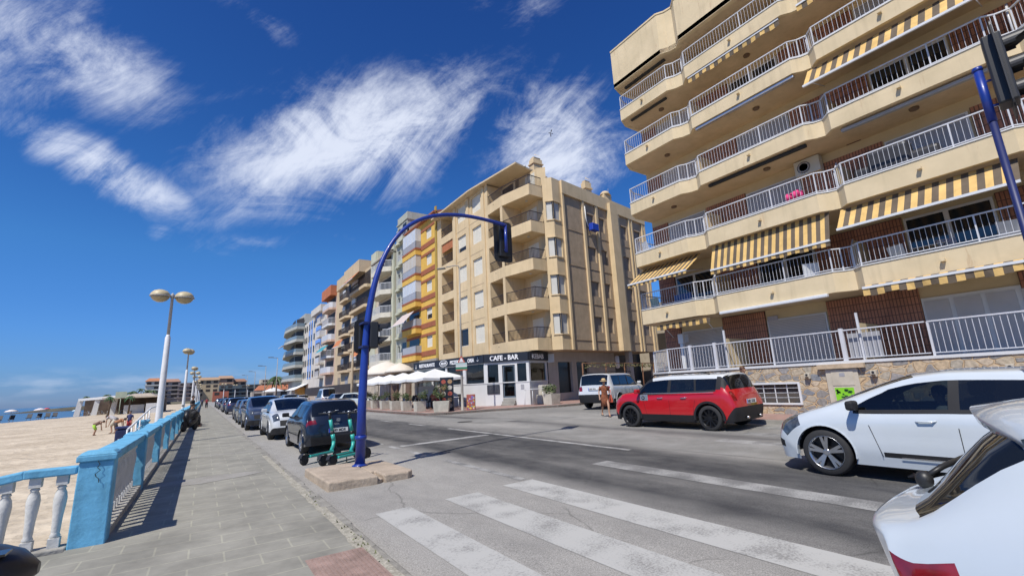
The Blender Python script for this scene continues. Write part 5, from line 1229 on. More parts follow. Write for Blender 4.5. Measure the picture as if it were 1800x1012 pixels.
for i in range(5):
    z = 4.62+2.66*i
    for za, zb_ in ((z, z+.48), (z+1.88, z+2.12)): b = MB(); w.box(b, 0, w.L-.35, za, zb_, 0, .05); b.build('band', m_rust2, Y)
b = MB(); b.box(XF+.3, 27, 37.42, 45.18, 4.2, 18.2); b.build('body', m_yel, Y)
b = MB(); b.poly([(XF-.35, 37.45, 18.25), (XF-.35, 45.2, 18.25), (XF+4.5, 45.2, 19.6), (XF+4.5, 37.45, 19.6)][::-1]); b.poly([(XF-.35, 37.45, 18.15), (XF+4.5, 37.45, 18.15), (XF+4.5, 37.45, 19.6), (XF-.35, 37.45, 18.25)]); b.box(XF-.4, XF+4, 37.42, 45.2, 18.05, 18.2); b.build('roof', mat('red_tiles', (.34, .12, .06), .85, var=.25, vs=8), Y)
mgl = mat('bay_glazing', (.60, .63, .66), .25, var=.1, vs=2)
for i in range(5):
    z = 4.30+2.70*i-.06*i
    o = balc(Y, 16.62, XF, 41.25, 44.9, z, .42, m_yel, rh=0)
    b = MB(); b.box(16.58, XF, 41.21, 44.94, z+.52, z+.72); b.build('band', m_rust2, o)
    if i in (2, 3, 4):
        b = MB(); b.box(16.66, XF-.02, 41.3, 44.85, z+1.45, z+2.62 if i < 4 else z+2.75); b.build('bay_glazing', mgl if i != 3 else mat('bay_blind', (.50, .46, .40), .8, var=.08), o)
        b = MB()
        for k in range(5): b.box(16.63, 16.655, 41.3+.87*k, 41.35+.87*k, z+1.45, z+2.62)
        b.build('mullion', m_wmetal, o)
    b = MB(); b.box(16.66, 16.70, 41.3, 44.85, z+.74, z+1.42); b.box(16.66, XF, 41.3, 41.33, z+.74, z+1.42); b.build('railing_panel', mat('frosted_panel', (.36, .37, .40), .4, var=.1) if i != 4 else m_shutg, o)
    if i in (0, 1): b = MB(); b.box(XF-.02, XF+.02, 41.8, 44.4, z+.3, z+2.4); b.build('balcony_door', m_dwin, Y)
aw = thing('awning', 'pale pink awning sloping out from the second-floor bay of the yellow building', 'awning', (16.2, 41, 9.1))
b = MB(); b.poly([(16.6, 41.6, 9.15), (15.7, 42.0, 8.05), (15.7, 46.4, 7.9), (16.6, 44.8, 9.15)]); b.build('cloth', mat('pink_awning', (.55, .46, .43), .85, var=.1), aw)
b = MB(); b.box(15.68, 15.72, 42.0, 46.4, 7.98, 8.04); b.build('front_bar', m_wmetal, aw)
b = MB(); b.box(17.25, 22, 37.45, 43.1, 3.2, 4.19); b.build('soffit', m_dark, Y)
# terrace wall under
b = MB(); b.box(17.0, 17.2, 37.4, 60, .3, 4.25); b.build('ground_wall', mat('shop_grey', (.30, .28, .25), .9, var=.2), Y)
# ---------- grey-green building
m_gg = mat('grey_green_render', (.40, .41, .35), .88, var=.12, vs=1.4, stain=.15); m_ggl = mat('pale_green_render', (.50, .50, .38), .88, var=.1, vs=1.2)
Gb = thing('apartment_building', 'tall narrow grey-green building with white framed windows between yellow and cream blocks', 'building', (18, 46, .3))
w = Wall((XF, 48.6), (XF, 45.21)); T = lambda y: 48.6-y
WD = [(4.87+2.67*i, 6.3+2.67*i) for i in range(6)]
b = MB(); w.cells(b, 0, w.L, 4.3, 19.2, [(T(48.0), T(47.3), z0, z1) for z0, z1 in WD], .2); b.build('street_wall', m_gg, Gb)
b = MB(); b.box(XF+.3, 27, 45.22, 48.59, 4.3, 19.18); b.box(XF+.1, 22, 45.4, 48.5, 19.2, 21.1); b.box(XF, 22.2, 45.3, 48.6, 20.2, 20.35); b.build('body', m_gg, Gb)
for i in range(6):
    z = 4.3+2.67*i
    b = MB(); pl = [(XF, 46.5), (16.95, 46.9), (16.85, 47.5), (16.95, 48.1), (XF, 48.5)]; b.prism(pl, z-.02, z+.22, 0); b.build('rounded_bay', [m_ggl, m_gg], Gb)
for i, (z0, z1) in enumerate(WD):
    win(w, T(48.0), T(47.3), z0, z1, Gb, kind='dark'); balc(Gb, 16.75, XF, 45.3, 46.7, z0-.55, .25, m_ggl, rh=.6, railm=m_wmetal)
    b = MB(); b.box(XF-.03, XF, 45.4, 46.5, z0-.1, z0+1.6); b.build('balcony_door', m_dwin, Gb)
# ---------- cream building E with white rounded balconies
def block(label, y0, y1, zt, m_w, z0=4.0, depth=12, x=XF, name='apartment_building'):
    t = thing(name, label, 'building', (x+1, (y0+y1)/2, .2)); b = MB(); b.box(x, x+depth, y0, y1, .2, zt); b.build('body', m_w, t); return t
m_creamE = mat('pale_cream', (.56, .47, .35), .88, var=.1, vs=.8, stain=.14); m_pinkE = mat('pink_render', (.56, .40, .31), .88, var=.1, vs=1, stain=.1)
m_darkw = mat('shaded_opening', (.045, .036, .03), .6, var=.2, vs=1)
E_ = block('cream block with rounded white railed balconies next to the grey-green building', 48.8, 58.0, 18.2, m_creamE)
b = MB(); b.box(XF-.25, XF, 48.8, 49.5, 4, 18.2); b.box(XF-.1, XF, 55.8, 58, 4, 19.3); b.box(XF, XF+8, 55.6, 58, 18.2, 19.3); b.build('pilaster', m_ggl, E_)
b = MB(); b.poly([(XF-.7, 48.8, 17.4), (XF-.7, 56, 17.4), (XF+4, 56, 19.6), (XF+4, 48.8, 19.6)][::-1]); b.box(XF-.75, XF+4, 48.8, 56, 17.22, 17.38); b.build('roof', mat('grey_roof', (.30, .27, .23), .9, var=.2), E_)
for i in range(5):
    z = 4.35+2.68*i; balc(E_, 15.9, XF, 49.2, 54.6, z, .35, mat('balcony_white', (.62, .58, .48), .85, var=.1, stain=.1), rh=.75, chamfer=.9, railm=m_wmetal)
    b = MB(); b.box(XF-.03, XF, 49.8, 54.2, z+.3, z+2.3); b.build('balcony_door', m_darkw, E_)
# ---------- block F, beige with dark balconies
m_beF = mat('beige_render', (.55, .43, .28), .88, var=.1, vs=.8, stain=.15)
Fb = block('beige block with stepped roofline and dark iron balconies behind the leaning pole', 58.0, 77.2, 18.0, m_beF)
b = MB(); b.box(XF-.9, XF+6, 60.9, 69.0, 17.75, 19.45); b.build('roof_parapet', m_beF, Fb); b = MB(); b.box(XF-.5, XF+6, 70.4, 75.3, 17.7, 19.5); b.build('roof_parapet', m_beF, Fb)
random.seed(41)
for i in range(5):
    z = 4.45+2.66*i
    balc(Fb, 16.45, XF, 58.2, 66.2, z, .2, m_beF, rh=.85, railm=m_balr, chamfer=.3); balc(Fb, 16.5, XF, 67.8, 72.8, z, .15, m_beF, rh=.85, railm=m_balr, chamfer=.6)
    b = MB(); b.box(XF-.03, XF, 58.4, 65.9, z+.3, z+2.5); b.build('balcony_opening', m_darkw, Fb); b = MB(); b.box(XF-.03, XF, 68.2, 72.4, z+.3, z+2.5); b.build('balcony_opening', m_darkw, Fb)
    b = MB(); b.box(XF-.2, XF-.04, 64.0+i % 2, 66.8, z+1.1, z+2.3); b.build('shutter_panel', mat('glazed_white', (.6, .6, .58), .5, var=.1), Fb)
    b = MB(); b.box(XF-.15, XF-.04, 71.0, 72.6, z+1.0, z+2.2); b.build('shutter_panel', MATS['glazed_white'], Fb)
m_org = mat('orange_awning', (.50, .18, .07), .85, var=.12)
def slope_aw(y0, y1, zt, zb, xo, label, m_, x=16.3):
    t = thing('awning', label, 'awning', (x, y0, zt), 'awnings on the far blocks'); b = MB(); b.poly([(x, y0, zt), (xo, y0, zb), (xo, y1, zb), (x, y1, zt)]); b.poly([(x, y0, zt), (x, y0, zt-.1), (xo, y0, zb)]); b.build('cloth', m_, t)
    b = MB(); b.box(xo-.03, xo+.03, y0, y1, zb-.05, zb+.05); b.build('front_bar', m_wmetal, t)
slope_aw(60.5, 67.5, 17.7, 16.6, 15.4, 'orange awning on the top balcony of the beige stepped block', m_org)
slope_aw(68.3, 72, 9.3, 8.2, 15.6, 'orange awning low on the smaller balconies of the beige block', m_org)
slope_aw(58.6, 61.2, 7.0, 6.0, 15.6, 'orange awning on the first-floor balcony beside the blue post', m_org)
b = MB(); b.box(15.2, XF, 56, 90, 1.2, 2.7, 0); b.box(15.0, 15.2, 56, 92, .2, 1.3, 1); b.build('terrace_wall', [m_darkw, mat('terrace_cream', (.45, .38, .3), .9, var=.2)], Fb)
for i, y in enumerate((60.5, 64.5, 68.5, 73)): b = MB(); b.box(XF-.05, XF, y, y+1.6, 1.9, 3.9); b.build('ground_shutter', m_shs if i % 2 else m_shutg, Fb)
# ---------- G orange-topped
m_orr = mat('orange_render', (.46, .155, .07), .88, var=.15, vs=1)
Gg = block('block with a terracotta top storey and mixed white balconies', 77.2, 84.5, 17.6, m_pinkE)
b = MB(); b.box(XF-1.0, XF+4, 77.3, 84.3, 17.6, 19.3); b.build('top_storey', m_orr, Gg)
for i in range(5):
    z = 4.6+2.66*i; balc(Gg, 16.2, XF, 77.6, 83.5, z, .15, m_white if i % 2 else m_pinkE, rh=.9, railm=m_rail, solid=i % 2 == 0, chamfer=.5)
    b = MB(); b.box(XF-.03, XF, 78, 83, z+.4, z+2.3); b.build('balcony_opening', m_darkw, Gg)
slope_aw(78, 83.5, 9.4, 8.3, 15.3, 'turquoise awning on the white balcony of the terracotta topped block', mat('teal_awning', (.04, .28, .34), .8, var=.15))
# ---------- H white and blue
m_whB = mat('offwhite', (.60, .56, .50), .88, var=.1, vs=.7, stain=.12); m_sky = mat('sky_blue_panel', (.16, .33, .75), .7, var=.08)
Hh = block('pinkish white block with vertical sky-blue stripes on the street front', 84.5, 106, 16.4, m_whB)
for y0, y1 in ((97.0, 98.2), (99.4, 100.6)): b = MB(); b.box(XF-.06, XF-.01, y0, y1, 4.6, 16.2); b.build('blue_panel', m_sky, Hh)
for i in range(2, 5): z = 5.0+2.5*i; b = MB(); b.box(XF-.06, XF-.01, 88.5, 93.5, z+.4, z+1.7); b.build('blue_panel', m_sky, Hh)
for i in range(5):
    z = 4.9+2.4*i
    for y in (97.3, 99.7, 102.4, 104.3, 94.6): b = MB(); b.box(XF-.12, XF-.07, y, y+.7, z, z+1.2); b.build('window', m_glassd, Hh)
    for y0, y1 in ((85.2, 88.2),): balc(Hh, 16.3, XF, y0, y1, z-.6, .15, m_whB, rh=.85, solid=i % 2, railm=m_rail)
    b = MB(); b.box(XF-.1, XF, 89.2, 92.8, z, z+1.3); b.build('window', m_darkw, Hh)
b = MB(); b.box(XF-.8, XF+3, 86, 95, 16.4, 17.6); b.build('roof_room', m_whB, Hh)
# ---------- I curved grey block with wrap-around balconies
m_cI = mat('curved_block', (.42, .42, .38), .85, var=.1); m_gI = mat('balcony_glass', (.20, .25, .27), .2, var=.1)
I_ = thing('apartment_building', 'curved grey block with wrap-around glass balconies at the far end of the row', 'building', (18, 115, .2))
def cpl(off): return [(30, 106.2), (XF-off, 106.2), (XF-1.2-off*.6, 110), (XF-1.0-off, 116), (XF-.2-off, 124), (XF+2-off, 131), (XF+6, 134+off), (30, 134+off)]
b = MB(); b.prism(cpl(0), .2, 17.2); b.box(XF, 28, 106.3, 116, 17.2, 19); b.build('body', m_cI, I_)
for i in range(5):
    z = 4.6+2.75*i; pl = cpl(1.6)
    b = MB(); b.prism(pl, z, z+.55); o = b.build('balcony', m_cI, I_)
    b = MB()
    pp = cpl(1.55)
    for p, q in zip(pp[:-1], pp[1:]): w = Wall(q, p); w.box(b, 0, w.L, z+.55, z+1.25, -.05, 0)
    b.build('glass_rail', m_gI, o)
    b = MB(); pp = cpl(.03)
    for p, q in zip(pp[1:-2], pp[2:]): w = Wall(q, p); w.quad(b, .3, w.L-.3, z+.6, z+2.5, .03)
    b.build('window_band', m_darkw, I_)
slope_aw(107, 114, 12.9, 12.0, 13.2, 'white awning on the third level of the curved grey block', m_white, x=15.5)
# side street buildings glimpsed beyond the undercroft
sb = block('cream low building far up the side street', 16.5, 34, 9.5, mat('side_cream', (.42, .36, .28), .9, var=.15), x=40)
for k in range(4): b = MB(); b.box(39.95, 40.0, 18+4*k, 19.6+4*k, 4.5, 6.2); b.build('window', m_darkw, sb)
# ================================================================== restaurant terrace by the cafe
m_canvas = mat('white_canvas', (.68, .68, .67), .85, var=.04, vs=2); m_plant = mat('planter_cream', (.52, .49, .41), .85, var=.18, vs=5, stain=.2); m_soil = mat('soil', (.06, .045, .03), .95, var=.3)
def parasol(x, y, label, w=1.45, h=2.12, z=.25):
    t = thing('parasol', label, 'parasol', (x, y, z), 'white square parasols over the cafe terrace')
    b = MB(); b.tube([(0, 0, 0), (0, 0, h+.45)], .028, 8); b.build('pole', m_blackm, t, local=True)
    b = MB(); n_ = 6; ring = []
    cs = [(-w, -w), (w, -w), (w, w), (-w, w)]
    for k in range(4):
        p, q = Vector((*cs[k], h-.08)), Vector((*cs[(k+1) % 4], h-.08)); mdp = (p+q)/2+Vector((0, 0, .0))
        ap_ = Vector((0, 0, h+.52)); 
        b.poly([p, mdp*.97+Vector((0, 0, .0)), ap_]); b.poly([mdp*.97, q, ap_])
        for a_, c_ in ((p, mdp*.97), (mdp*.97, q)): b.poly([a_-Vector((0, 0, .16)), c_-Vector((0, 0, .15)), c_, a_])
    b.build('canopy', m_canvas, t, local=True)
    b = MB(); b.box(-.3, .3, -.3, .3, 0, .08); b.build('base', m_conc, t, local=True)
    b = MB()
    for c in cs: b.tube([(0, 0, h+.48), (c[0], c[1], h-.1)], .012, 4)
    b.build('ribs', m_alu, t, local=True)
    return t
for i, y in enumerate((28.3, 31.1, 33.9, 36.7, 39.5)): parasol(12.75-.06*i, y, ['nearest white parasol over the cafe terrace', 'second white parasol from the street lamp', 'middle white parasol of the cafe row', 'fourth white parasol from the street lamp', 'farthest white parasol beside the blue post'][i])
PB = [(11.55, 24.7, .58, 'wide cream planter with a bushy shrub at the street lamp'), (11.1, 26.9, .42, 'cream planter second from the street lamp'), (11.15, 29.3, .42, 'cream planter third from the street lamp'), (11.2, 31.6, .42, 'cream planter fourth from the street lamp'), (11.3, 34.1, .42, 'cream planter fifth from the street lamp'), (11.5, 37.0, .42, 'cream planter sixth from the street lamp'), (11.65, 39.8, .42, 'farthest cream planter in the row')]
random.seed(51)
for i, (x, y, wd, lab) in enumerate(PB):
    t = thing('planter', lab, 'planter', (x, y, GR(x)+.12), 'cream planters along the cafe kerb'); z = GR(x)+.12
    b = MB(); L_ = wd*(1.7 if i == 0 else 1); k = .88
    ang = R_(-30) if i == 0 else 0
    def rt_(u, v): return (x+u*math.cos(ang)-v*math.sin(ang), y+u*math.sin(ang)+v*math.cos(ang))
    b.hexa([(*rt_(-wd*.8*k, -L_*.6*k), z), (*rt_(wd*.8*k, -L_*.6*k), z), (*rt_(wd*.8*k, L_*.6*k), z), (*rt_(-wd*.8*k, L_*.6*k), z), (*rt_(-wd*.8, -L_*.6), z+.62), (*rt_(wd*.8, -L_*.6), z+.62), (*rt_(wd*.8, L_*.6), z+.62), (*rt_(-wd*.8, L_*.6), z+.62)])
    b.build('box', m_plant, t, bevel=.015); b = MB(); b.poly([(*rt_(-wd*.7, -L_*.5), z+.625), (*rt_(wd*.7, -L_*.5), z+.625), (*rt_(wd*.7, L_*.5), z+.625), (*rt_(-wd*.7, L_*.5), z+.625)]); b.build('soil', m_soil, t)
    p_ = thing('shrub', ['loose olive shrub growing in the wide planter', 'low green plant in the second planter', 'low green plant in the third planter', 'spreading green plant in the fourth planter', 'spreading green plant in the fifth planter', 'small leafy plant in the sixth planter', 'taller pale plant in the farthest planter'][i], 'plant', (x, y, z+.62), 'plants in the cream planters')
    b = MB(); hgt = 1.0 if i == 0 else (.55 if i < 6 else .7)
    for k in range(7 if i == 0 else 5): a = random.random()*6.28; b.tube([(x, y, z+.6), (x+math.cos(a)*.12, y+math.sin(a)*.12, z+.6+hgt*.5), (x+math.cos(a)*.3, y+math.sin(a)*.35, z+.6+hgt)], [.02, .012, .005], 4)
    b.build('stem', m_wood, p_)
    b = MB()
    for k in range(9 if i == 0 else 5): foliage(b, (x+random.uniform(-.38, .38)*(1.2 if i == 0 else .9), y+random.uniform(-.4, .4), z+.66+hgt*random.uniform(.2, .9)), (.24, .24, .18), 60, .045)
    b.build('leaves', [m_leaf if i in (2, 3, 4) else m_leaf2, m_leaf2 if i in (2, 3, 4) else m_leaf], p_)
# terrace furniture
m_wt = m_wmetal; m_bs = mat('woven_black', (.025, .022, .02), .8, var=.3)
random.seed(61); q_ = 0
names = ['beside the street lamp planter', 'under the nearest parasol', 'between the first two parasols', 'under the second parasol', 'under the middle parasol', 'beyond the middle parasol', 'under the fourth parasol', 'under the farthest parasol']
for i, y in enumerate((26.6, 28.9, 30.4, 32.0, 33.8, 35.8, 38, 40)):
    small_table(13.1+.2*(i % 2), y, .3, 'white terrace table '+names[i], m_wt, .38, 'white cafe tables')
    plastic_chair(12.5, y+.1, .3, -1.5, 'dark woven chair on the street side '+names[i], m_bs if i % 2 else m_shutg, 'cafe terrace chairs')
    plastic_chair(13.9, y-.2, .3, 1.6, 'dark woven chair on the wall side '+names[i], m_bs, 'cafe terrace chairs')
# menu stand (tall black board with food pictures), A-frame, side planter table
t = thing('menu_board', 'tall black menu board with round food pictures beside the lamp post', 'menu board', (12.25, 25.1, .28))
uu = Vector((.84, -.54, 0)); nn_ = Vector((-.54, -.84, 0)); cc = Vector((12.1, 25.15, 1.25))
b = MB(); b.obox(cc, uu*.40, nn_*.05, (0, 0, .98)); b.build('board', m_fasc, t)
random.seed(4); cols = [mat('food_a', (.42, .09, .06), .7, var=.5, vs=30), mat('food_b', (.40, .24, .12), .7, var=.5, vs=30), mat('food_c', (.50, .46, .40), .7, var=.5, vs=30)]
for r in range(5):
    for c in range(2):
        o = cc+uu*(-.19+.38*c)+nn_*.056+Vector((0, 0, .72-.35*r)); b = MB(); pr = [o+uu*math.cos(a)*.14+Vector((0, 0, math.sin(a)*.13)) for a in [2*math.pi*k/14 for k in range(14)]]; b.poly(pr); b.build('food_picture', cols[(r+c) % 3], t)
t = thing('a_frame_sign', 'small colourful ice-cream A-frame board on the pavement', 'sign board', (12.95, 23.95, .28))
cc = Vector((13.0, 23.85, .72)); b = MB(); b.obox(cc, uu*.25, nn_*.02+Vector((0, 0, .005)), (0, 0, .45)); b.obox(cc-nn_*.25, uu*.25, nn_*.02, (0, 0, .45)); b.build('frame', mat('board_red', (.35, .10, .07), .6, var=.2), t, bevel=.02)
pc_ = [mat('c1', (.6, .55, .1), .6, var=.1), mat('c2', (.2, .15, .5), .6, var=.1), mat('c3', (.65, .6, .6), .6, var=.1), mat('c4', (.6, .12, .25), .6, var=.1), mat('c5', (.7, .5, .1), .6, var=.1), mat('c6', (.1, .3, .5), .6, var=.1)]
for k in range(26):
    o = cc+nn_*.026+uu*random.uniform(-.2, .2)+Vector((0, 0, random.uniform(-.4, .4))); r = random.uniform(.03, .06); b = MB(); b.poly([o+uu*math.cos(a)*r+Vector((0, 0, math.sin(a)*r)) for a in [2*math.pi*j/8 for j in range(8)]]); b.build('picture', pc_[k % 6], t)
t = thing('planter', 'pale square planter with a spiky plant by the kebab corner', 'planter', (17.6, 22.0, .32), 'cream planters along the cafe kerb'); b = MB(); b.hexa([(17.3, 21.7, .3), (18.0, 21.8, .3), (17.95, 22.5, .3), (17.25, 22.4, .3), (17.25, 21.65, .95), (18.05, 21.75, .95), (18.0, 22.55, .95), (17.2, 22.45, .95)]); b.build('box', m_plant, t)
p_ = thing('shrub', 'untidy spiky plant and dead stems by the kebab corner', 'plant', (17.6, 22, .95), 'plants in the cream planters'); b = MB(); foliage(b, (17.5, 22.1, 1.25), (.55, .4, .3), 260, .07); b.build('leaves', [m_leaf2, m_leaf], p_)
small_table(16.9, 22.9, .3, 'old white table behind the corner planter', m_wt, .45, h=1.0)
bx = MB(); bx.box(17.7, 18.6, 23.1, 23.5, .9, 1.5); bx.box(17.6, 18.7, 23.0, 23.6, .35, .9); tag(bx.build('plant_trough', m_plant, bevel=.03), 'pale trough with dried flowers against the grey wall', 'trough')
# stone-clad piers behind the parasols and cream umbrella beyond
m_dst = mat('dark_stone_clad', (.17, .11, .075), .9, var=.5, vs=12)
for y0_, y1_ in ((37.5, 38.6), (40.2, 41.2), (43.5, 45.2)): b = MB(); b.box(15.6, 15.8, y0_, y1_, .3, 2.4); b.build('stone_pier', m_dst, Gb)
b = MB(); b.box(15.8, 16.0, 37, 56, .25, 2.7); b.build('terrace_wall', mat('terrace_pale', (.48, .42, .33), .9, var=.2, stain=.2), Gb)
t = thing('parasol', 'large cream round parasol on the raised terrace beyond the white parasols', 'parasol', (15.6, 46.8, 1.5))
b = MB(); b.lathe([(2.3, 0), (2.2, .25), (1.5, .9), (.6, 1.25), (.02, 1.4)], (15.6, 46.8, 3.2), 12); b.build('canopy', mat('cream_canvas', (.66, .60, .52), .85, var=.06), t); b = MB(); b.tube([(15.6, 46.8, .3), (15.6, 46.8, 4.4)], .04, 6); b.build('pole', m_alu, t)
t = thing('parasol', 'smaller cream round parasol partly behind the larger one', 'parasol', (15.6, 43.2, 1.5))
b = MB(); b.lathe([(1.5, 0), (1.4, .2), (.9, .6), (.02, .95)], (15.9, 43.6, 3.3), 12); b.build('canopy', MATS['cream_canvas'], t); b = MB(); b.tube([(15.9, 43.6, .3), (15.9, 43.6, 4.2)], .04, 6); b.build('pole', m_alu, t)
# ================================================================== far town
random.seed(77)
def far_block(x, y, w, d, h, col, label, floors=5, z=0, roofc=None, balcs=True):
    t = thing('distant_building', label, 'building', (x, y, z)); m_ = mat('far_%d' % len(MATS), col, .9, var=.15, vs=.3)
    b = MB(); b.box(x-w/2, x+w/2, y, y+d, z-2, z+h); b.build('wall', m_, t)
    fh = h/floors
    n_ = max(2, int(w/3.2))
    for f in range(floors):
        for k in range(n_):
            if random.random() < .12: continue
            xx = x-w/2+(k+.5)*w/n_; b = MB(); b.box(xx-w/n_*.3, xx+w/n_*.3, y-.08, y, z+f*fh+.25*fh, z+f*fh+.8*fh); b.build('window', m_darkw, t)
    if balcs:
        for f in range(floors): b = MB(); b.box(x-w/2-.3, x+w/2+.3, y-1.0, y, z+f*fh, z+f*fh+.22*fh); b.build('balcony', m_, t)
    if roofc: b = MB(); rm = mat('farroof_%d' % len(MATS), roofc, .9, var=.2); b.hexa([(x-w/2-.4, y-.8, z+h), (x+w/2+.4, y-.8, z+h), (x+w/2+.4, y+d, z+h), (x-w/2-.4, y+d, z+h), (x-w/2+1, y+d*.4, z+h+1.8), (x+w/2-1, y+d*.4, z+h+1.8), (x+w/2-1, y+d*.6, z+h+1.8), (x-w/2+1, y+d*.6, z+h+1.8)]); b.build('roof', rm, t)
    return t
b = MB(); hp = [(-60, 340, 0), (-40, 345, 5), (-20, 350, 8), (0, 350, 9), (30, 350, 7), (80, 350, 5), (140, 360, 6), (260, 380, 5)]
for (x0, y0, h0), (x1, y1, h1) in zip(hp, hp[1:]): b.poly([(x0, y0, -.7), (x1, y1, -.7), (x1, y1+30, h1), (x0, y0+30, h0)]); b.poly([(x0, y0+30, h0), (x1, y1+30, h1), (x1, y1+200, h1), (x0, y0+200, h0)])
tag(b.build('hill_terrain', mat('scrub_hill', (.16, .15, .11), .95, var=.4, vs=.1)), kind='structure')
FB = [(-24, 326, 6.5, 9, 11.5, (.50, .50, .47), 'white tiered balcony block left of the first lamp post', 4, 3, (.45, .2, .1), True), (-16.5, 332, 9, 10, 11, (.30, .28, .28), 'grey distant block right behind the first lamp post', 4, 3, (.35, .2, .14), True), (-8, 330, 9, 12, 10, (.22, .19, .19), 'dark brown distant apartment block beside the second lamp', 4, 3, None, True), (2, 334, 11, 10, 11.5, (.50, .40, .26), 'tan distant block behind the third lamp post', 4, 3, (.40, .27, .17), False),
      (11, 345, 9, 10, 7, (.45, .30, .20), 'low sandy house on the hillside', 2, 8, (.4, .26, .17), False), (19, 350, 8, 10, 7, (.5, .38, .26), 'pale hillside house with a terracotta roof', 2, 6, (.3, .16, .1), False), (17, 300, 20, 12, 9.5, (.10, .13, .14), 'dark green glazed block at the end of the promenade', 4, .5, None, True), (7.5, 285, 7, 8, 5.5, (.40, .13, .08), 'small red brick building at the end of the promenade', 2, .5, None, False),
      (31, 300, 8, 12, 12.5, (.52, .45, .34), 'beige five-storey distant block right of the dark one', 5, .5, None, True), (39, 320, 6, 12, 13.5, (.50, .49, .47), 'white slab building beyond the beige distant block', 5, .5, None, False), (46, 325, 9, 12, 11.5, (.30, .26, .24), 'brownish distant block behind the red roofs', 4, .5, None, True), (57, 330, 11, 12, 12.5, (.45, .30, .17), 'ochre distant block near the thin street lamps', 4, .5, (.3, .15, .1), True), (70, 335, 13, 12, 12, (.50, .42, .32), 'pale ochre distant block before the curved building', 4, .5, None, True), (84, 335, 13, 12, 11, (.50, .44, .38), 'cream distant block right before the curved building', 4, .5, None, True)]
for a in FB: far_block(a[0], a[1], a[2], a[3], a[4]*.86, a[5], a[6], a[7], a[8], a[9], a[10])
far_block(23, 190, 14, 10, 3.4, (.50, .46, .38), 'low white house with a red tiled roof down the road', 1, .5, (.42, .15, .07), False)
far_block(16.5, 172, 7, 5, 2.8, (.45, .40, .33), 'small kiosk with pale canopy beside the road', 1, .4, None, False)
t = thing('parasol', 'wide white parasol in front of the red tiled house down the road', 'parasol', (16.5, 150, .3)); b = MB(); b.lathe([(3, 0), (2.8, .1), (.05, 1.2)], (16.8, 150, 2.9), 10); b.build('canopy', m_canvas, t); b = MB(); b.tube([(16.8, 150, .3), (16.8, 150, 3.9)], .05, 5); b.build('pole', m_alu, t)
b = MB(); b.poly([(14.8, 100, 2.6), (19, 98, 4.6), (19, 112, 4.6), (14.8, 112, 2.6)]); b.poly([(14.8, 112, 2.55), (19, 112, 4.55), (19, 98, 4.55), (14.8, 100, 2.55)]); tag(b.build('lean_to_canopy', m_canvas), 'pale slanted canopy below the curved grey block', 'canopy')
b = MB(); b.box(15.6, 17.0, 101, 104, .3, 3.0); tag(b.build('kiosk', mat('kiosk_yellow', (.50, .30, .08), .8, var=.4, vs=2)), 'yellow and brown street kiosk below the curved block', 'kiosk')
# palms
def palm(x, y, z, h, label, group, nf=14, fl=1.9, cat='palm tree', trunkr=.16, m_l=None):
    t = thing('palm_tree', label, cat, (x, y, z), group)
    b = MB(); b.tube([(x, y, z), (x+.08, y, z+h*.5), (x+.02, y, z+h)], [trunkr, trunkr*.8, trunkr*.75], 7); b.build('trunk', mat('palm_trunk', (.13, .09, .06), .9, var=.4, vs=8), t)
    b = MB()
    for k in range(nf):
        a = 2*math.pi*k/nf+random.uniform(-.2, .2); el = random.uniform(-.2, .9); d = Vector((math.cos(a), math.sin(a), 0)); prev = Vector((x, y, z+h)); pd = .0
        for s in range(1, 6):
            f_ = s/5; p = Vector((x, y, z+h))+d*fl*f_*math.cos(el*.6)+Vector((0, 0, fl*(el*.8*f_-1.0*f_*f_)))
            sd = Vector((-d.y, d.x, 0))*(.26*(1-abs(f_-.45)))*fl*.5; dn = Vector((0, 0, -.12*fl))
            b.poly([prev, p, p+sd+dn, prev+sd+dn]); b.poly([prev, prev-sd+dn, p-sd+dn, p]); prev = p
    b.build('crown', m_l or m_leaf, t); return t
palm(16.0, 137, .3, 6.3, 'palm in front of the curved grey block end', None, fl=2.6)
# ------------------------------------------------------------------ beach restaurant
rest_ = thing('beach_restaurant', 'white framed beach restaurant pavilion with flat roof across the sand', 'pavilion', (-13, 118, -.4)); zb = -.4
fr0, fr1 = Vector((-19.6, 119, zb)), Vector((-9.5, 112, zb)); dv = (fr1-fr0)
b = MB()
for f_ in (0, .27, .55): p = fr0+dv*f_; b.hexa([(p.x-.5, p.y, zb), (p.x+.35, p.y, zb), (p.x+.35, p.y+.5, zb), (p.x-.5, p.y+.5, zb), (p.x-.1, p.y, 2.6), (p.x+.6, p.y, 2.6), (p.x+.6, p.y+.5, 2.6), (p.x-.1, p.y+.5, 2.6)])
b.build('frame_post', m_white, rest_)
b = MB(); p, q = fr0+Vector((0, 0, 3.0)), fr0+dv*.6+Vector((0, 0, 3.3)); b.beam(p+Vector((.1, 0, 0)), q, .5, .45); b.build('beam', m_white, rest_)
b = MB(); b.hexa([(-15.5, 113, 2.5), (-7, 108, 2.5), (-7, 125, 2.5), (-15.5, 125, 2.5), (-15.5, 113, 2.75), (-7, 108, 2.75), (-7, 125, 2.75), (-15.5, 125, 2.75)]); b.hexa([(-13, 113, 2.75), (-7.5, 110, 2.75), (-7.5, 124, 2.75), (-13, 124, 2.75), (-11, 114, 3.3), (-8.5, 112, 3.3), (-8.5, 122, 3.3), (-11, 122, 3.3)]); b.build('flat_roof', mat('roof_brown', (.40, .34, .27), .85, var=.15), rest_)
b = MB(); b.box(-19, -6.5, 121, 126, zb, 2.5); b.build('back_room', mat('shack', (.14, .10, .075), .9, var=.5, vs=.6), rest_)
b = MB(); b.box(-12.2, -9.2, 112.6, 112.8, zb, 1.25); b.box(-8.6, -6.4, 108, 108.2, zb, 1.4); b.build('windbreak', m_white, rest_)
random.seed(15)
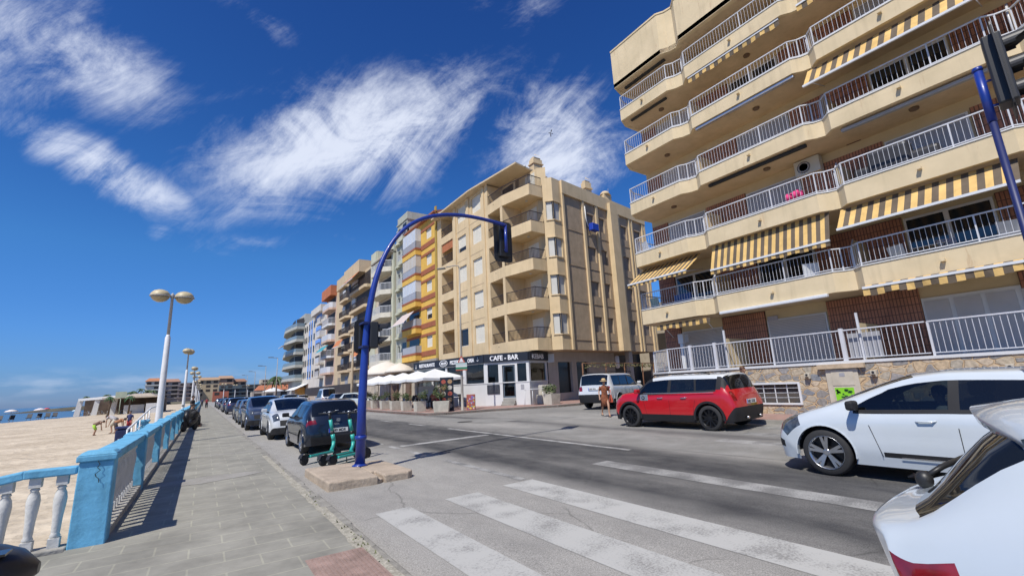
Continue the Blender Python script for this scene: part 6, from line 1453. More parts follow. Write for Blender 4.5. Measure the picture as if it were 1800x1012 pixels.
for k in range(9):
    x = -18.8+1.05*k; y = 119-.75*k+1.0; (plastic_chair if k % 2 else small_table)(x, y, zb, *( (1.2, 'white chair at the beach restaurant, place %s along its front' % ['', 'one', '', 'two', '', 'three', '', 'four', ''][k]) if k % 2 else ('white table at the beach restaurant, place %s along its front' % ['one', '', 'two', '', 'three', '', 'four', '', 'five'][k],) ), m_wt, group='white beach restaurant furniture')
for i, (x, y, h) in enumerate(((-14.2, 112, 3.3), (-11.2, 110, 3.2))): palm(x, y, zb, h, ['bright green palm left of the pale sign at the beach restaurant', 'bright green palm right of the pale sign at the beach restaurant'][i], 'beach palms', fl=.85, m_l=mat('palm_green', (.03, .11, .035), .7, var=.3))
b = MB(); b.box(-13.4, -11.8, 110.9, 111, 2.6, 3.7); b.tube([(-12.6, 111, zb), (-12.6, 111, 2.7)], .06, 5); tag(b.build('sign_board', mat('pale_green_board', (.42, .47, .36), .8, var=.1)), 'pale greenish signboard between the two beach palms', 'sign')
for i, (x, y, h) in enumerate(((-31, 200, 4.6), (-26.5, 202, 5.0), (-21, 205, 5.6), (-19.5, 200, 5.8), (-17.5, 198, 6.4), (-16.0, 203, 6.0), (-14.4, 201, 5.8))): palm(x, y, zb, h, ['lone dark palm farthest left on the far beach', 'dark palm second from the left on the far beach', 'dark palm third from the left on the far beach', 'dark palm fourth from the left on the far beach', 'tallest dark palm of the far beach', 'dark palm right of the tallest on the far beach', 'rightmost dark palm on the far beach'][i], 'dark palms behind the beach restaurant', fl=1.5, nf=12)
# beach umbrellas and bathers' gear
def beach_umb(x, y, z, label, col, r=.85, h=1.55):
    t = thing('beach_umbrella', label, 'beach umbrella', (x, y, z), 'beach umbrellas at the waterline'); b = MB(); b.lathe([(r, 0), (r*.75, r*.22), (r*.3, r*.4), (.02, r*.44)], (x, y, z+h), 10); b.build('canopy', mat('umb_%s' % label[:9], col, .8, var=.1), t); b = MB(); b.tube([(x, y, z), (x, y, z+h+r*.42)], .03, 5); b.build('pole', m_alu, t)
beach_umb(-25.2, 106, -.45, 'white beach umbrella at the left waterline', (.75, .68, .62)); beach_umb(-23.0, 111, -.45, 'pinkish beach umbrella at the waterline', (.70, .62, .6)); beach_umb(-22.6, 113, -.45, 'red beach umbrella beside the pinkish one', (.55, .08, .08), .5, 1.7); beach_umb(-21.0, 127, -.5, 'pale blue beach umbrella near the water', (.45, .62, .72), .8, 1.0)
for i, (x, y) in enumerate(((-26.2, 105), (-25.0, 105.6), (-24.0, 110), (-22.9, 110.4), (-22.2, 112), (-21.4, 112.5), (-21.0, 128))):
    t = thing('beach_chair', ['dark folded beach chair farthest left', 'dark beach chair under the white umbrella', 'dark beach chair left of the pinkish umbrella', 'dark beach bag pile under the pinkish umbrella', 'dark beach chair right of the red umbrella', 'upright dark beach chair rightmost of the group', 'dark beach chair by the pale blue umbrella'][i], 'beach chair', (x, y, -.45), 'beach chairs at the waterline')
    b = MB(); b.box(x-.3, x+.3, y-.3, y+.3, -.1, 0); b.build('seat', m_grill, t); b = MB(); b.hexa([(x-.3, y+.25, 0), (x+.3, y+.25, 0), (x+.3, y+.32, 0), (x-.3, y+.32, 0), (x-.3, y+.6, .6), (x+.3, y+.6, .6), (x+.3, y+.67, .6), (x-.3, y+.67, .6)]); b.build('backrest', m_grill, t)
    for sx in (-.25, .25): b = MB(); b.tube([(x+sx, y, -.1), (x+sx, y, -.47)], .03, 4); b.build('leg', m_alu, t)
# ================================================================== cars
def pchip(ys, n):
    """monotone cubic through equally spaced samples, n steps per interval; ys list of floats"""
    m = len(ys); d = [ys[i+1]-ys[i] for i in range(m-1)]; t = [0]*m
    for i in range(1, m-1):
        t[i] = 0 if d[i-1]*d[i] <= 0 else 2*d[i-1]*d[i]/(d[i-1]+d[i])
    t[0] = d[0]; t[-1] = d[-1]; out = []
    for i in range(m-1):
        for k in range(n):
            s = k/n; h00 = 2*s**3-3*s*s+1; h10 = s**3-2*s*s+s; h01 = -2*s**3+3*s*s; h11 = s**3-s*s
            out.append(h00*ys[i]+h10*t[i]+h01*ys[i+1]+h11*t[i+1])
    out.append(ys[-1]); return out
def car_paint(name, col, flake=.0, rough=.28):
    m = mat(name, col, rough, flake, var=.04, vs=1.5, coat=1.0, spec=.5); return m
m_cglassd = glass_mat('car_glass', (.30, .36, .36), .80, .02)
m_cglassk = glass_mat('car_glass_tinted', (.10, .11, .12), .55, .02)
m_tail = mat('tail_lamp_red', (.20, .008, .010), .12, var=.5, vs=8, coat=1.0); m_head = mat('head_lamp', (.09, .10, .11), .10, .2, var=.7, vs=12, coat=1.0)
m_amber = mat('amber_lens', (.6, .2, .02), .2, var=0); m_plate = mat('plate_white', (.68, .68, .66), .5, var=0); m_pblue = mat('plate_blue', (.02, .06, .45), .5, var=0)
m_seat = mat('seat_fabric', (.05, .05, .055), .9, var=.2); m_trim = mat('black_trim', (.022, .022, .024), .6, var=.15, spec=.25); m_alloyd = mat('dark_alloy', (.02, .02, .022), .35, .5, var=.1); m_alloy = mat('silver_alloy', (.48, .49, .51), .28, .9, var=.06)
NU, NV = 6, 4
def car_cols(P):
    L, W, H = P['L'], P['W']/2, P['H']; z0 = P.get('z0', .2); zn = P['zn']; zh = P['zh']; zc = P['zc']; bf, br_ = P['bf'], P['br']
    c = []
    f = P.get('fr', 1.0)     # frontal roundness scale
    c.append([(.50*f, .93, z0), (.38*f, .92, z0), (.25*f, .88, z0), (.15*f, .80, z0), (.10*f, .70, z0), (.08*f, .58, z0), (.05*f, .32, z0), (.04*f, 0, z0)])
    zb = z0+.24
    c.append([(.60*f, .95, z0), (.42*f, .955, z0+.10), (.24*f, .91, zb-.03), (.12*f, .82, zb), (.07*f, .70, zb), (.05*f, .58, zb), (.01, .32, zb), (0, 0, zb)])
    c.append([(.72*f, .95, z0), (.55*f, .975, z0+.2), (.36*f, .95, zn-.16), (.24*f, .87, zn-.03), (.16*f, .74, zn+.01), (.13*f, .6, zn+.02), (.08*f, .32, zn+.03), (.06*f, 0, zn+.035)])
    s = P['hm']
    c.append([(s+.25, .95, z0), (s+.15, .99, z0+.24), (s+.05, .985, zh-.16), (s, .90, zh-.03), (s-.02, .80, zh+.02), (s-.03, .62, zh+.035), (s-.05, .33, zh+.05), (s-.06, 0, zh+.055)])
    s = P['cw']
    c.append([(s-.05, .95, z0), (s-.05, 1.0, z0+.26), (s-.02, .995, bf-.2), (s, .915, bf), (s-.08, .83, zc), (s-.12, .66, zc+.01), (s-.2, .34, zc+.015), (s-.23, 0, zc+.02)])
    tw, tz = P['tw'], P['tz']; rw = tw-.07
    hd = P['hd']; hb = P['hb']
    c.append([(hb, .95, z0), (hb, 1.0, z0+.26), (hb, .995, bf-.18), (hb, .925, bf+.01), (hd, tw-.01, tz-.03), (hd-.02, rw, H-.085), (hd-.10, .4, H-.055), (hd-.13, 0, H-.045)])
    def mid(s, t, bz, zt, hh, w4=0): return [(s, .95, z0), (s, 1.0, z0+.26), (s, .995, bz-.18), (s, .93, bz), (t, tw+w4, zt), (t, rw+w4, hh-.045), (t, .4, hh-.01), (t, 0, hh)]
    b1 = P['bp']; bz = lambda s: bf+(br_-bf)*(s-hb)/(P['re']-hb)
    c.append(mid(b1-.05, b1-.02, bz(b1), tz, H)); c.append(mid(b1+.06, b1+.08, bz(b1), tz, H))
    cp = P['cp']; c.append(mid(cp, P['cpt'], bz(cp), tz-P.get('td', .02), H-P.get('rd', .01)))
    cq = P.get('cq', cp+.07); c.append(mid(cq, P.get('cqt', P['cpt']+.05), bz(cq), tz-P.get('td', .02)*1.2, H-P.get('rd', .01)*1.3))
    re, rt = P['re'], P['rt']      # end of side glass at belt, roof rear edge
    c.append([(re, .95, z0), (re, 1.0, z0+.26), (re, .99, br_-.18), (re, .93, br_), (rt-.05, tw-.03, tz-P.get('td', .02)*2.2), (rt-.02, rw-.03, H-.07-P.get('rd', .01)*2), (rt+.04, .4, H-.03-P.get('rd', .01)*2), (rt+.06, 0, H-.02-P.get('rd', .01)*2)])
    wb, zw = P['wb'], P['zw']        # rear window bottom: s, z
    c.append([(L-.42, .95, z0), (L-.36, .985, z0+.26), (L-.25, .97, zw-.26), (L-.20, .90, zw-.06), (wb-.04, .80, zw), (wb, .68, zw+.01), (wb+.04, .36, zw+.02), (wb+.05, 0, zw+.025)])
    tl_ = P.get('tl', L-.06); zt_ = P.get('ztl', .72)
    c.append([(L-.36, .95, z0), (L-.26, .97, z0+.24), (L-.16, .95, zt_-.12), (L-.11, .88, zt_), (tl_-.03, .76, zt_+.01), (tl_, .62, zt_+.02), (tl_+.02, .33, zt_+.03), (tl_+.03, 0, zt_+.03)])
    zb2 = P.get('zb2', .52); L = L-P.get('bo', 0)
    c.append([(L-.34, .95, z0), (L-.22, .96, z0+.16), (L-.10, .93, zb2-.05), (L-.04, .85, zb2), (L-.015, .74, zb2), (L-.01, .6, zb2), (L, .33, zb2), (L, 0, zb2)])
    c.append([(L-.32, .93, z0), (L-.2, .93, z0+.02), (L-.12, .88, z0+.03), (L-.09, .8, z0+.03), (L-.07, .7, z0+.03), (L-.06, .55, z0+.03), (L-.05, .3, z0+.03), (L-.05, 0, z0+.03)])
    return [[(a, b_*W, z) for a, b_, z in col] for col in c]
def make_wheel(R, wd, style, parent, x, y, side):
    wheel = MB(); t = R*.30
    pr = [(R-t, -wd/2+.01), (R-.025, -wd/2), (R-.005, -wd/2+.025), (R, -wd/4), (R, wd/4), (R-.005, wd/2-.025), (R-.025, wd/2), (R-t, wd/2-.01)]
    wheel.lathe(pr, (x, y, R), 28, axis='X', caps=False); wo = wheel.build('wheel', m_rubber, parent, local=True)
    b = MB(); r1 = R-t+.003; so = side; xf = x+so*(wd/2-.012)
    def lat(prof, mi, caps=False): b.lathe([(r, h*so) for r, h in prof], (x, y, R), 28, mi, axis='X', caps=caps)
    lat([(r1-.03, wd/2-.10), (r1-.02, wd/2-.088)], 1, True); lat([(r1-.022, wd/2-.085), (r1, wd/2-.004), (r1+.006, wd/2-.002), (r1+.004, wd/2-.014)], 0)
    lat([(.05, wd/2-.05), (.05, wd/2-.022), (.035, wd/2-.018)], 0, True)
    n_ = {'five': 5, 'ten': 10, 'seven': 7}[style]
    for k in range(n_):
        a = 2*math.pi*k/n_+.3; wq = .055 if n_ == 5 else .028 if n_ == 10 else .04
        for dd in ((-.16, .16) if n_ == 5 else (0,)):
            a2 = a+dd; c_, s_ = math.cos(a2), math.sin(a2); c0, s0 = math.cos(a), math.sin(a)
            p0 = Vector((x+so*(wd/2-.03), y+c0*.035, R+s0*.035)); p1 = Vector((x+so*(wd/2-.014), y+c_*r1*.97, R+s_*r1*.97))
            b.beam(p0, p1, .018, wq*.75 if n_ == 5 else wq, 0, up=Vector((0, -s_, c_)))
    b.build('rim', [P_RIM[0], m_alloyd], wo, local=True)
P_RIM = [m_alloy]
def make_car(label, P, paint, roof=None, group=None, wheel='five', rim=None, plate=None, glass=None, side_trim=None, front_lit=True, regions=None, cat='car', name='parked_car', arch=None, detail=True):
    t = thing(name, label, cat, (0, 0, 0), group); L = P['L']; W2 = P['W']/2; P_RIM[0] = rim or m_alloy
    cols = car_cols(P); nc, nr = len(cols), 8
    # densify
    G_ = []
    dc = []
    for c in cols: dc.append([pchip([p[k] for p in c], NV) for k in range(3)])     # per col: s,w,z arrays along v
    nv = (nr-1)*NV+1; nu = (nc-1)*NU+1
    S = [[0]*nv for _ in range(nu)]; A_ = [[0]*nv for _ in range(nu)]; Z = [[0]*nv for _ in range(nu)]
    for j in range(nv):
        for k, T_ in ((0, S), (1, A_), (2, Z)):
            q = pchip([dc[i][k][j] for i in range(nc)], NU)
            for i in range(nu): T_[i][j] = q[i]
    WF, WR, R = P['wf'], P['wr'], P['R']; RA = R*1.13+.015
    removed = set()
    def near(s, z):
        for c in (WF, WR):
            d = math.hypot(s-c, z-R)
            if d < RA: return c, d
        return None
    kill = [[False]*nv for _ in range(nu)]
    for i in range(nu):
        for j in range(3*NV):
            q = near(S[i][j], Z[i][j])
            if q: kill[i][j] = True
    # snap killed vertices that touch a live face onto the arch circle
    for i in range(nu):
        for j in range(3*NV):
            if not kill[i][j]: continue
            live = any(0 <= i+a < nu and 0 <= j+c < nv and not kill[i+a][j+c] for a in (-1, 0, 1) for c in (-1, 0, 1))
            if live:
                c, d = near(S[i][j], Z[i][j])
                if d > 1e-4:
                    f_ = RA/d; S[i][j] = c+(S[i][j]-c)*f_; Z[i][j] = max(P.get('z0', .2), R+(Z[i][j]-R)*f_)
                kill[i][j] = None      # edge
    regs = {'body': ('body', paint)}
    g_ = glass or m_cglassk
    REG = [('windshield', m_cglassd, 4, 5, 5.0, 7), ('side_window', P.get('fg', m_cglassd), 4.72, 6, 3, 4), ('side_window', g_, 7, 8, 3, 4), ('quarter_window', g_, 9, 9.85, 3, 4), ('rear_window', g_, 10.15, 11, P.get('rwv', 4.6), 7), ('pillar_trim', m_trim, 6, 7, 3, 4), ('pillar_trim', m_trim, 8, 9, 3, 4), ('belt_trim', m_trim, 4.6, 9.9, 2.75, 3)] + (regions or [])
    if roof: REG += [('roof', roof, 4.75, 10.2, 4.0, 7)]
    if side_trim: REG += [('sill_trim', side_trim, 3, 12, 0, .8), ('bumper_trim', side_trim, 12.85, 14, 0, 7), ('bumper_trim', side_trim, 0, 1.0, 0, 7)]
    meshes = {}
    def reg(u, v):
        for idx, r in enumerate(REG):
            if r[2] <= u < r[3] and r[4] <= v < r[5]: return idx
        return -1
    for sgn in (1, -1):
        for i in range(nu-1):
            for j in range(nv-1):
                ks = [kill[i][j], kill[i+1][j], kill[i+1][j+1], kill[i][j+1]]
                if all(k is None or k for k in ks) and (any(k for k in ks) or all(k is None for k in ks)): continue
                if any(k is True for k in ks): continue
                r = reg((i+.5)/NU, (j+.5)/NV); key = (r, sgn if r >= 0 and REG[r][0] in ('side_window', 'quarter_window', 'head_light', 'tail_light', 'pillar_trim', 'light_trim', 'sill_trim', 'fog_trim', 'belt_trim') else 0)
                m_ = meshes.setdefault(key, MB())
                pt = lambda a, c: (sgn*A_[a][c], L/2-S[a][c], Z[a][c])
                q = [pt(i, j), pt(i+1, j), pt(i+1, j+1), pt(i, j+1)]
                if sgn > 0: q = q[::-1]
                m_.poly(q, 0, True)
    for (r, sg_), m_ in meshes.items():
        nm, mt = ('body', paint) if r < 0 else (REG[r][0], REG[r][1])
        m_.build(nm, mt, t, local=True, clean=True)
    # underbody, wheel wells, cabin
    b = MB(); z0 = P.get('z0', .2)
    for y0, y1 in ((L/2-.55, L/2-WF+RA), (L/2-WF-RA, L/2-WR+RA), (L/2-WR-RA, -L/2+.35)):
        if y0 > y1: b.box(-W2*.9, W2*.9, y1, y0, z0-.02, z0+.04)
    for c in (WF, WR):
        y = L/2-c
        for sgn in (1, -1):
            n_ = 14; x0, x1 = sgn*(W2*.93), sgn*(W2-.36)
            for k in range(n_):
                a0, a1 = math.pi*k/n_, math.pi*(k+1)/n_
                p = [(x0, y+math.cos(a0)*RA, R+math.sin(a0)*RA), (x0, y+math.cos(a1)*RA, R+math.sin(a1)*RA), (x1, y+math.cos(a1)*RA, R+math.sin(a1)*RA), (x1, y+math.cos(a0)*RA, R+math.sin(a0)*RA)]; b.poly(p)
            b.poly([(x1, y-RA, z0), (x1, y+RA, z0), (x1, y+RA, R+RA), (x1, y-RA, R+RA)])
    b.build('underbody', m_blackm, t, local=True)
    if arch or detail:      # arch lips
        for c in (WF, WR):
            y = L/2-c
            for sgn in (1, -1):
                b = MB(); n_ = 20; wL = .055 if arch else .012
                for k in range(n_):
                    a0, a1 = math.pi*(-.04+1.08*k/n_), math.pi*(-.04+1.08*(k+1)/n_)
                    def q(a, r, x): return (sgn*x, y+math.cos(a)*r, max(z0, R+math.sin(a)*r))
                    X1, X0 = W2*1.005+.004, W2*.90
                    b.poly([q(a0, RA, X1), q(a1, RA, X1), q(a1, RA+wL, X1), q(a0, RA+wL, X1)], 0, True); b.poly([q(a0, RA+wL, X1), q(a1, RA+wL, X1), q(a1, RA+wL+.012, X0), q(a0, RA+wL+.012, X0)], 0, True); b.poly([q(a0, RA, X0), q(a1, RA, X0), q(a1, RA, X1), q(a0, RA, X1)], 0, True)
                b.build('wheel_arch', arch or paint, t, local=True)
    for c in (WF, WR):
        for sgn in (1, -1): make_wheel(R, .205, wheel, t, sgn*(W2-.115), L/2-c, sgn)
    if detail:
        H = P['H']; bf = P['bf']
        b = MB(); b.box(-W2*.86, W2*.86, L/2-P['hb']-.2, L/2-P['cw']+.05, .55, bf-.04); b.build('dashboard', m_trim, t, local=True)
        for sx in (-.36, .36):
            for s in (P['bp']-.15, P['cp']-.35):
                b = MB(); y = L/2-s; b.box(sx-.24, sx+.24, y-.1, y+.45, .35, .58); b.hexa([(sx-.24, y-.18, .5), (sx+.24, y-.18, .5), (sx+.24, y, .5), (sx-.24, y, .5), (sx-.20, y-.32, 1.08), (sx+.20, y-.32, 1.08), (sx+.20, y-.22, 1.08), (sx-.20, y-.22, 1.08)]); b.box(sx-.12, sx+.12, y-.36, y-.26, 1.10, 1.28); b.build('seat', m_seat, t, local=True, bevel=.03)
        b = MB(); yy = L/2-P['hb']-.32; pts_ = [(-.36+.18*math.cos(a), yy+.05*math.sin(a), .93+.17*math.sin(a)) for a in [2*math.pi*k/16 for k in range(17)]]; b.tube(pts_, .014, 6, caps=False); b.tube([(-.36, yy, .93), (-.36, yy+.25, .8)], .03, 6); b.build('steering_wheel', m_blackm, t, local=True)
    # mirrors, handles
    for sgn in (1, -1):
        y = L/2-P['hb']+.10; z = P['bf']+.06
        b = MB(); b.obox((sgn*(W2+.10), y, z+.02), (.10, 0, 0), (0, .055, .0), (0, 0, .065)); mo = b.build('door_mirror', P.get('mir', paint), t, local=True, bevel=.035, seg=3)
        b = MB(); b.tube([(sgn*(W2*.93), y, z-.06), (sgn*(W2+.05), y, z-.02)], .022, 6); b.build('mirror_arm', m_trim, t, local=True)
        for s in ((P['bp']-.28, P['cp']-.32) if detail else ()):
            b = MB(); b.tube([(sgn*(W2*.985), L/2-s+.10, P['bf']-.13), (sgn*(W2+.022), L/2-s+.07, P['bf']-.125), (sgn*(W2+.022), L/2-s-.07, P['bf']-.12), (sgn*(W2*.985), L/2-s-.10, P['bf']-.115)], .013, 6); b.build('door_handle', P.get('hnd', paint), t, local=True)
        if detail:
            b = MB()      # door shut lines
            for s_lo, s_hi in ((P['hb']+.12, P['hb']+.02), (P['bp']+.02, P['bp']+.02), (P['cp']-.10, P['cp']+.02)):
                x = sgn*(W2*1.001+.0015); y0, y1 = L/2-s_lo, L/2-s_hi; b.poly([(x, y0-.004, z0+.13), (x, y0+.004, z0+.13), (x, y1+.004, P['bf']-.19), (x, y1-.004, P['bf']-.19)])
            b.build('door_seam', m_trim, t, local=True)
    if plate:
        b = MB(); zz = P.get('pz', .58); yy = -L/2-.012; b.box(-.26, .26, yy-.008, yy, zz-.055, zz+.055, 0); b.box(-.26, -.222, yy-.010, yy-.0085, zz-.055, zz+.055, 1); pl_ = b.build('number_plate', [m_plate, m_pblue], t, local=True)
        tx = text('plate_number', plate, .10, (.215, yy-.0105, zz-.036), (-1, 0, 0), (0, -1, 0), m_trim, None, .001, 2, .78) if False else text('plate_number', plate, .10, (-.205, yy-.0105, zz-.036), (1, 0, 0), (0, -1, 0), m_trim, None, .001, 2, .92)
        tx.parent = pl_
    b = MB(); zz = .46; yy = L/2+.004; b.box(-.26, .26, yy, yy+.012, zz-.055, zz+.055); b.build('front_plate', m_plate, t, local=True)
    return t
def spoiler(t, L, s0, z, w, ext, drop, m_):
    b = MB(); n_ = 12; rows = [(0, .012, 0), (ext*.5, .016-drop*.3, 0), (ext, -drop, .04), (ext*.9, -drop-.045, .05), (ext*.3, -.06, .03)]
    for i in range(n_):
        for (a, za, ia), (c, zc_, ic) in zip(rows, rows[1:]):
            def q(k, d, zz, ins): u = -1+2*k/n_; return (u*(w/2-ins), L/2-s0-d+.05*abs(u)**3, z+zz-.055*u*u-.03*u**6)
            b.poly([q(i, a, za, ia), q(i, c, zc_, ic), q(i+1, c, zc_, ic), q(i+1, a, za, ia)], 0, True)
    return b.build('spoiler', m_, t, local=True, clean=True)
HATCH = dict(L=4.02, W=1.76, H=1.45, zn=.72, zh=.86, zc=.98, bf=.93, br=.99, hm=.52, cw=.98, hb=1.32, hd=1.82, bp=2.22, cp=3.02, cpt=2.98, re=3.42, rt=3.42, tw=.755, tz=1.33, wb=3.80, zw=.98, wf=.80, wr=3.35, R=.305, ztl=.74, zb2=.50)
SUVP = dict(HATCH, L=4.42, W=1.86, H=1.62, zn=.82, zh=.98, zc=1.08, bf=1.04, br=1.12, hm=.6, cw=1.10, hb=1.45, hd=1.95, bp=2.45, cp=3.32, cpt=3.28, re=3.8, rt=3.85, tw=.78, tz=1.49, wb=4.2, zw=1.08, wf=.88, wr=3.60, R=.345, ztl=.84, zb2=.58, z0=.24)
def put(c, x, y, rz, sc=1.0): c.location = (x, y, GR(x)); c.rotation_euler = (0, -math.atan(.013)*math.cos(rz), rz); c.scale = (sc,)*3
TAIL = lambda m_=None: ('tail_light', m_ or m_tail, 11.3, 11.85, 2.6, 4.9)
HEADL = ('head_light', m_head, 1.75, 2.9, 2.7, 4.6)
GRILL = ('grille', m_blackm, 1.15, 1.75, 4.6, 7)
LOWG = ('lower_grille', m_blackm, .25, .85, 4.4, 7)
# dark hatchback parked in front of the island
P = dict(HATCH, mir=m_trim, fg=m_cglassd, pz=.60)
ib = make_car('dark navy hatchback parked with its back to the scooters, first in the kerb row', P, car_paint('navy_paint', (.012, .018, .032), .3), plate='8349 MDR', regions=[TAIL(), HEADL, ('bumper_trim', m_trim, 13.1, 14, 3.3, 7)], rim=m_alloy)
put(ib, 3.18, 15.45, 0, .98)
t_ = text('boot_lettering', 'IBIZA', .07, (0, 0, 0), (1, 0, 0), (0, -1, 0), m_chrome, None, .002, 1, .9)
for v in t_.data.vertices: v.co = Vector((v.co.x-.12, v.co.y-HATCH['L']/2+.022, v.co.z+.74))
t_.parent = ib
b = MB()
for k in range(4): b.obox((0, -2.0+.005, .905-.022*k), (.055-.008*abs(k-1.5), 0, 0), (0, .006, 0), (0, 0, .006))
b.build('boot_emblem', m_chrome, ib, local=True)
# white crossover facing the camera
P = dict(HATCH, L=4.42, W=1.80, H=1.50, cw=1.10, hb=1.45, hd=1.98, bp=2.42, cp=3.2, cpt=3.15, re=3.65, rt=3.65, wb=4.1, wf=.86, wr=3.55, R=.335, zn=.78, zh=.93, zc=1.02, bf=.98, br=1.06, tz=1.38)
gla = make_car('white crossover car facing the camera, second in the kerb row', P, car_paint('white_paint', (.56, .575, .58)), regions=[HEADL, TAIL(), GRILL, LOWG, ('skid_trim', m_trim, 12.9, 14, 0, 7)], side_trim=m_trim, rim=m_alloyd)
put(gla, 3.02, 21.2, math.pi, 1.0)
P = dict(SUVP)
g38 = make_car('blue-grey SUV facing the camera, third in the kerb row', P, car_paint('steel_paint', (.085, .10, .135), .6), regions=[HEADL, TAIL(), GRILL, LOWG], side_trim=m_trim)
put(g38, 2.75, 28.0, math.pi, 1.0)
prow = [(2.75, 34.2, math.pi, (.13, .14, .15), 'silver-grey car half hidden behind the blue-grey SUV', HATCH), (2.85, 40.2, math.pi, (.06, .065, .075), 'dark grey car behind the silver-grey one in the kerb row', HATCH), (2.95, 56.5, 0, (.03, .04, .085), 'dark blue SUV with its back to the camera, further along the kerb row', SUVP), (2.9, 66, 0, (.05, .06, .09), 'dark SUV just beyond the dark blue SUV', SUVP), (3.0, 75, math.pi, (.12, .14, .16), 'grey car past the two dark SUVs', HATCH), (2.9, 86, 0, (.04, .05, .07), 'small dark car seventh beyond the SUVs in the kerb row', HATCH), (2.9, 97, 0, (.10, .11, .12), 'distant grey car near the end of the kerb row', HATCH), (2.95, 110, 0, (.02, .03, .04), 'farthest dark car of the kerb row', SUVP), (7.2, 104, 0, (.6, .6, .6), 'white van driving away in the middle of the road', SUVP)]
for x, y, rz, colr, lab, Pq in prow:
    c = make_car(lab, Pq, car_paint('paint_%d' % len(MATS), colr, .4), regions=[HEADL, TAIL(), GRILL], detail=y < 62, group='cars parked along the promenade kerb'); put(c, x, y, rz)
ib['group'] = gla['group'] = g38['group'] = 'cars parked along the promenade kerb'
# cars on the far side near the leaning pole
far = [(11.5, 49.5, 0, (.10, .13, .20), 'silver-blue car with red tail lamps beyond the navy hatchback roof', HATCH), (13.0, 50.0, 0, (.012, .018, .035), 'dark blue car right of the silver-blue one', HATCH), (12.3, 44.4, 3.75, (.60, .66, .64), 'white car seen side-on left of the blue post', HATCH), (12.3, 59, 0, (.60, .63, .64), 'tall white van behind the silver-blue car', dict(SUVP, H=2.1, tz=1.85)), (12.4, 76, 0, (.5, .5, .5), 'white car seen over the white crossover roof', HATCH), (12.5, 85, 0, (.10, .03, .03), 'dark red car far down the far side', SUVP), (12.4, 94, 0, (.6, .6, .6), 'small white car far down the far side', HATCH), (12.2, 125, 0, (.3, .3, .32), 'distant silver car near the kiosk', SUVP), (8.9, 64, 0, (.30, .34, .38), 'silver car driving away over the crossover bonnet', SUVP)]
for x, y, rz, colr, lab, Pq in far:
    c = make_car(lab, Pq, car_paint('paint_%d' % len(MATS), colr, .3), regions=[HEADL, TAIL(), GRILL], detail=y < 60, group='cars on the far side of the road'); put(c, x, y, rz)
# red car with white roof
P = dict(HATCH, L=4.15, W=1.80, H=1.53, zn=.80, zh=.98, zc=1.04, bf=1.00, br=1.08, hm=.48, cw=.95, hb=1.30, hd=1.62, bp=2.20, cp=3.02, cpt=3.0, cq=3.08, cqt=3.06, re=3.74, rt=3.80, tw=.81, tz=1.39, wb=4.00, zw=1.06, rwv=4.4, fr=.8, wf=.78, wr=3.40, R=.335, ztl=.86, zb2=.56, z0=.22, td=.012, rd=.006, mir=car_paint('red_paint', (.44, .006, .010)), hnd=m_chrome, pz=.74)
redp = car_paint('red_paint', (.44, .006, .010)); whp = car_paint('white_roof_paint', (.60, .62, .63))
mini = make_car('bright red compact car with white roof and black wheels by the stone wall', P, redp, roof=whp, regions=[('tail_light', m_tail, 11.15, 12.35, 3.2, 4.6), HEADL, GRILL, ('pillar_trim', m_trim, 4.3, 10.1, 3, 4), ('pillar_trim', m_trim, 4.0, 5.0, 4.0, 5.0), ('pillar_trim', m_trim, 9.8, 10.7, 3.3, 4.6)], side_trim=m_trim, rim=m_alloyd, wheel='ten', arch=m_trim, plate='6821 KXB', name='red_car')
b = MB(); b.box(-.88, -.905, .58, .86, .80, .98, 0); b.build('side_scuttle', m_alu, mini, local=True, bevel=.02)
b = MB(); b.lathe([(.055, -.912), (.055, -.906)], (0, .74, .885), 14, 0, axis='X'); b.lathe([(.03, -.916), (.03, -.911)], (0, .74, .885), 14, 1, axis='X'); b.build('charge_cap', [m_trim, m_alu], mini, local=True)
for sx in (-.60, .60): b = MB(); b.tube([(sx, .55, 1.47), (sx, .45, 1.54), (sx, -1.1, 1.555), (sx, -1.35, 1.50)], .018, 6); b.build('roof_rail', m_trim, mini, local=True)
spoiler(mini, 4.15, 3.74, 1.505, 1.24, .18, .03, whp)
b = MB(); b.box(-.92, .92, -1.9, 1.2, 1.0, 1.012); 
b = MB()
for sx in (-1, 1): b.box(sx*.905, sx*.912, -1.55, .72, 1.005, 1.02)
b.build('belt_trim', m_alu, mini, local=True)
for sx in (-.35, .35): b = MB(); b.tube([(sx, -2.05, .34), (sx, -2.14, .34)], .03, 10); b.build('exhaust', m_chrome, mini, local=True)
put(mini, 12.18, 8.90, R_(3.5), 1.0)
# white hatchback driving past on the right
P = dict(HATCH, L=4.10, W=1.74, H=1.44, cw=.98, hb=1.38, hd=1.95, bp=2.30, cp=3.05, re=3.45, rt=3.4, R=.325, wf=.80, wr=3.39, tz=1.31, mir=m_trim, zn=.70, zh=.84, fg=m_cglassd)
clio = make_car('white hatchback with a driver passing along the road on the right', P, car_paint('white_paint2', (.54, .585, .62)), regions=[('head_light', m_head, 1.7, 2.9, 2.35, 4.2), TAIL(), GRILL, LOWG, ('fog_trim', m_trim, .7, 1.2, 2.3, 3.6), ('sill_trim', m_trim, 5.2, 7.6, .5, .78)], rim=m_alloy, wheel='five', name='moving_car')
for sx in (-1, 1): b = MB(); b.box(sx*.874, sx*.880, -.7, .35, .335, .345); b.build('sill_chrome', m_chrome, clio, local=True)
put(clio, 8.56, 2.02, R_(.5), 1.0)
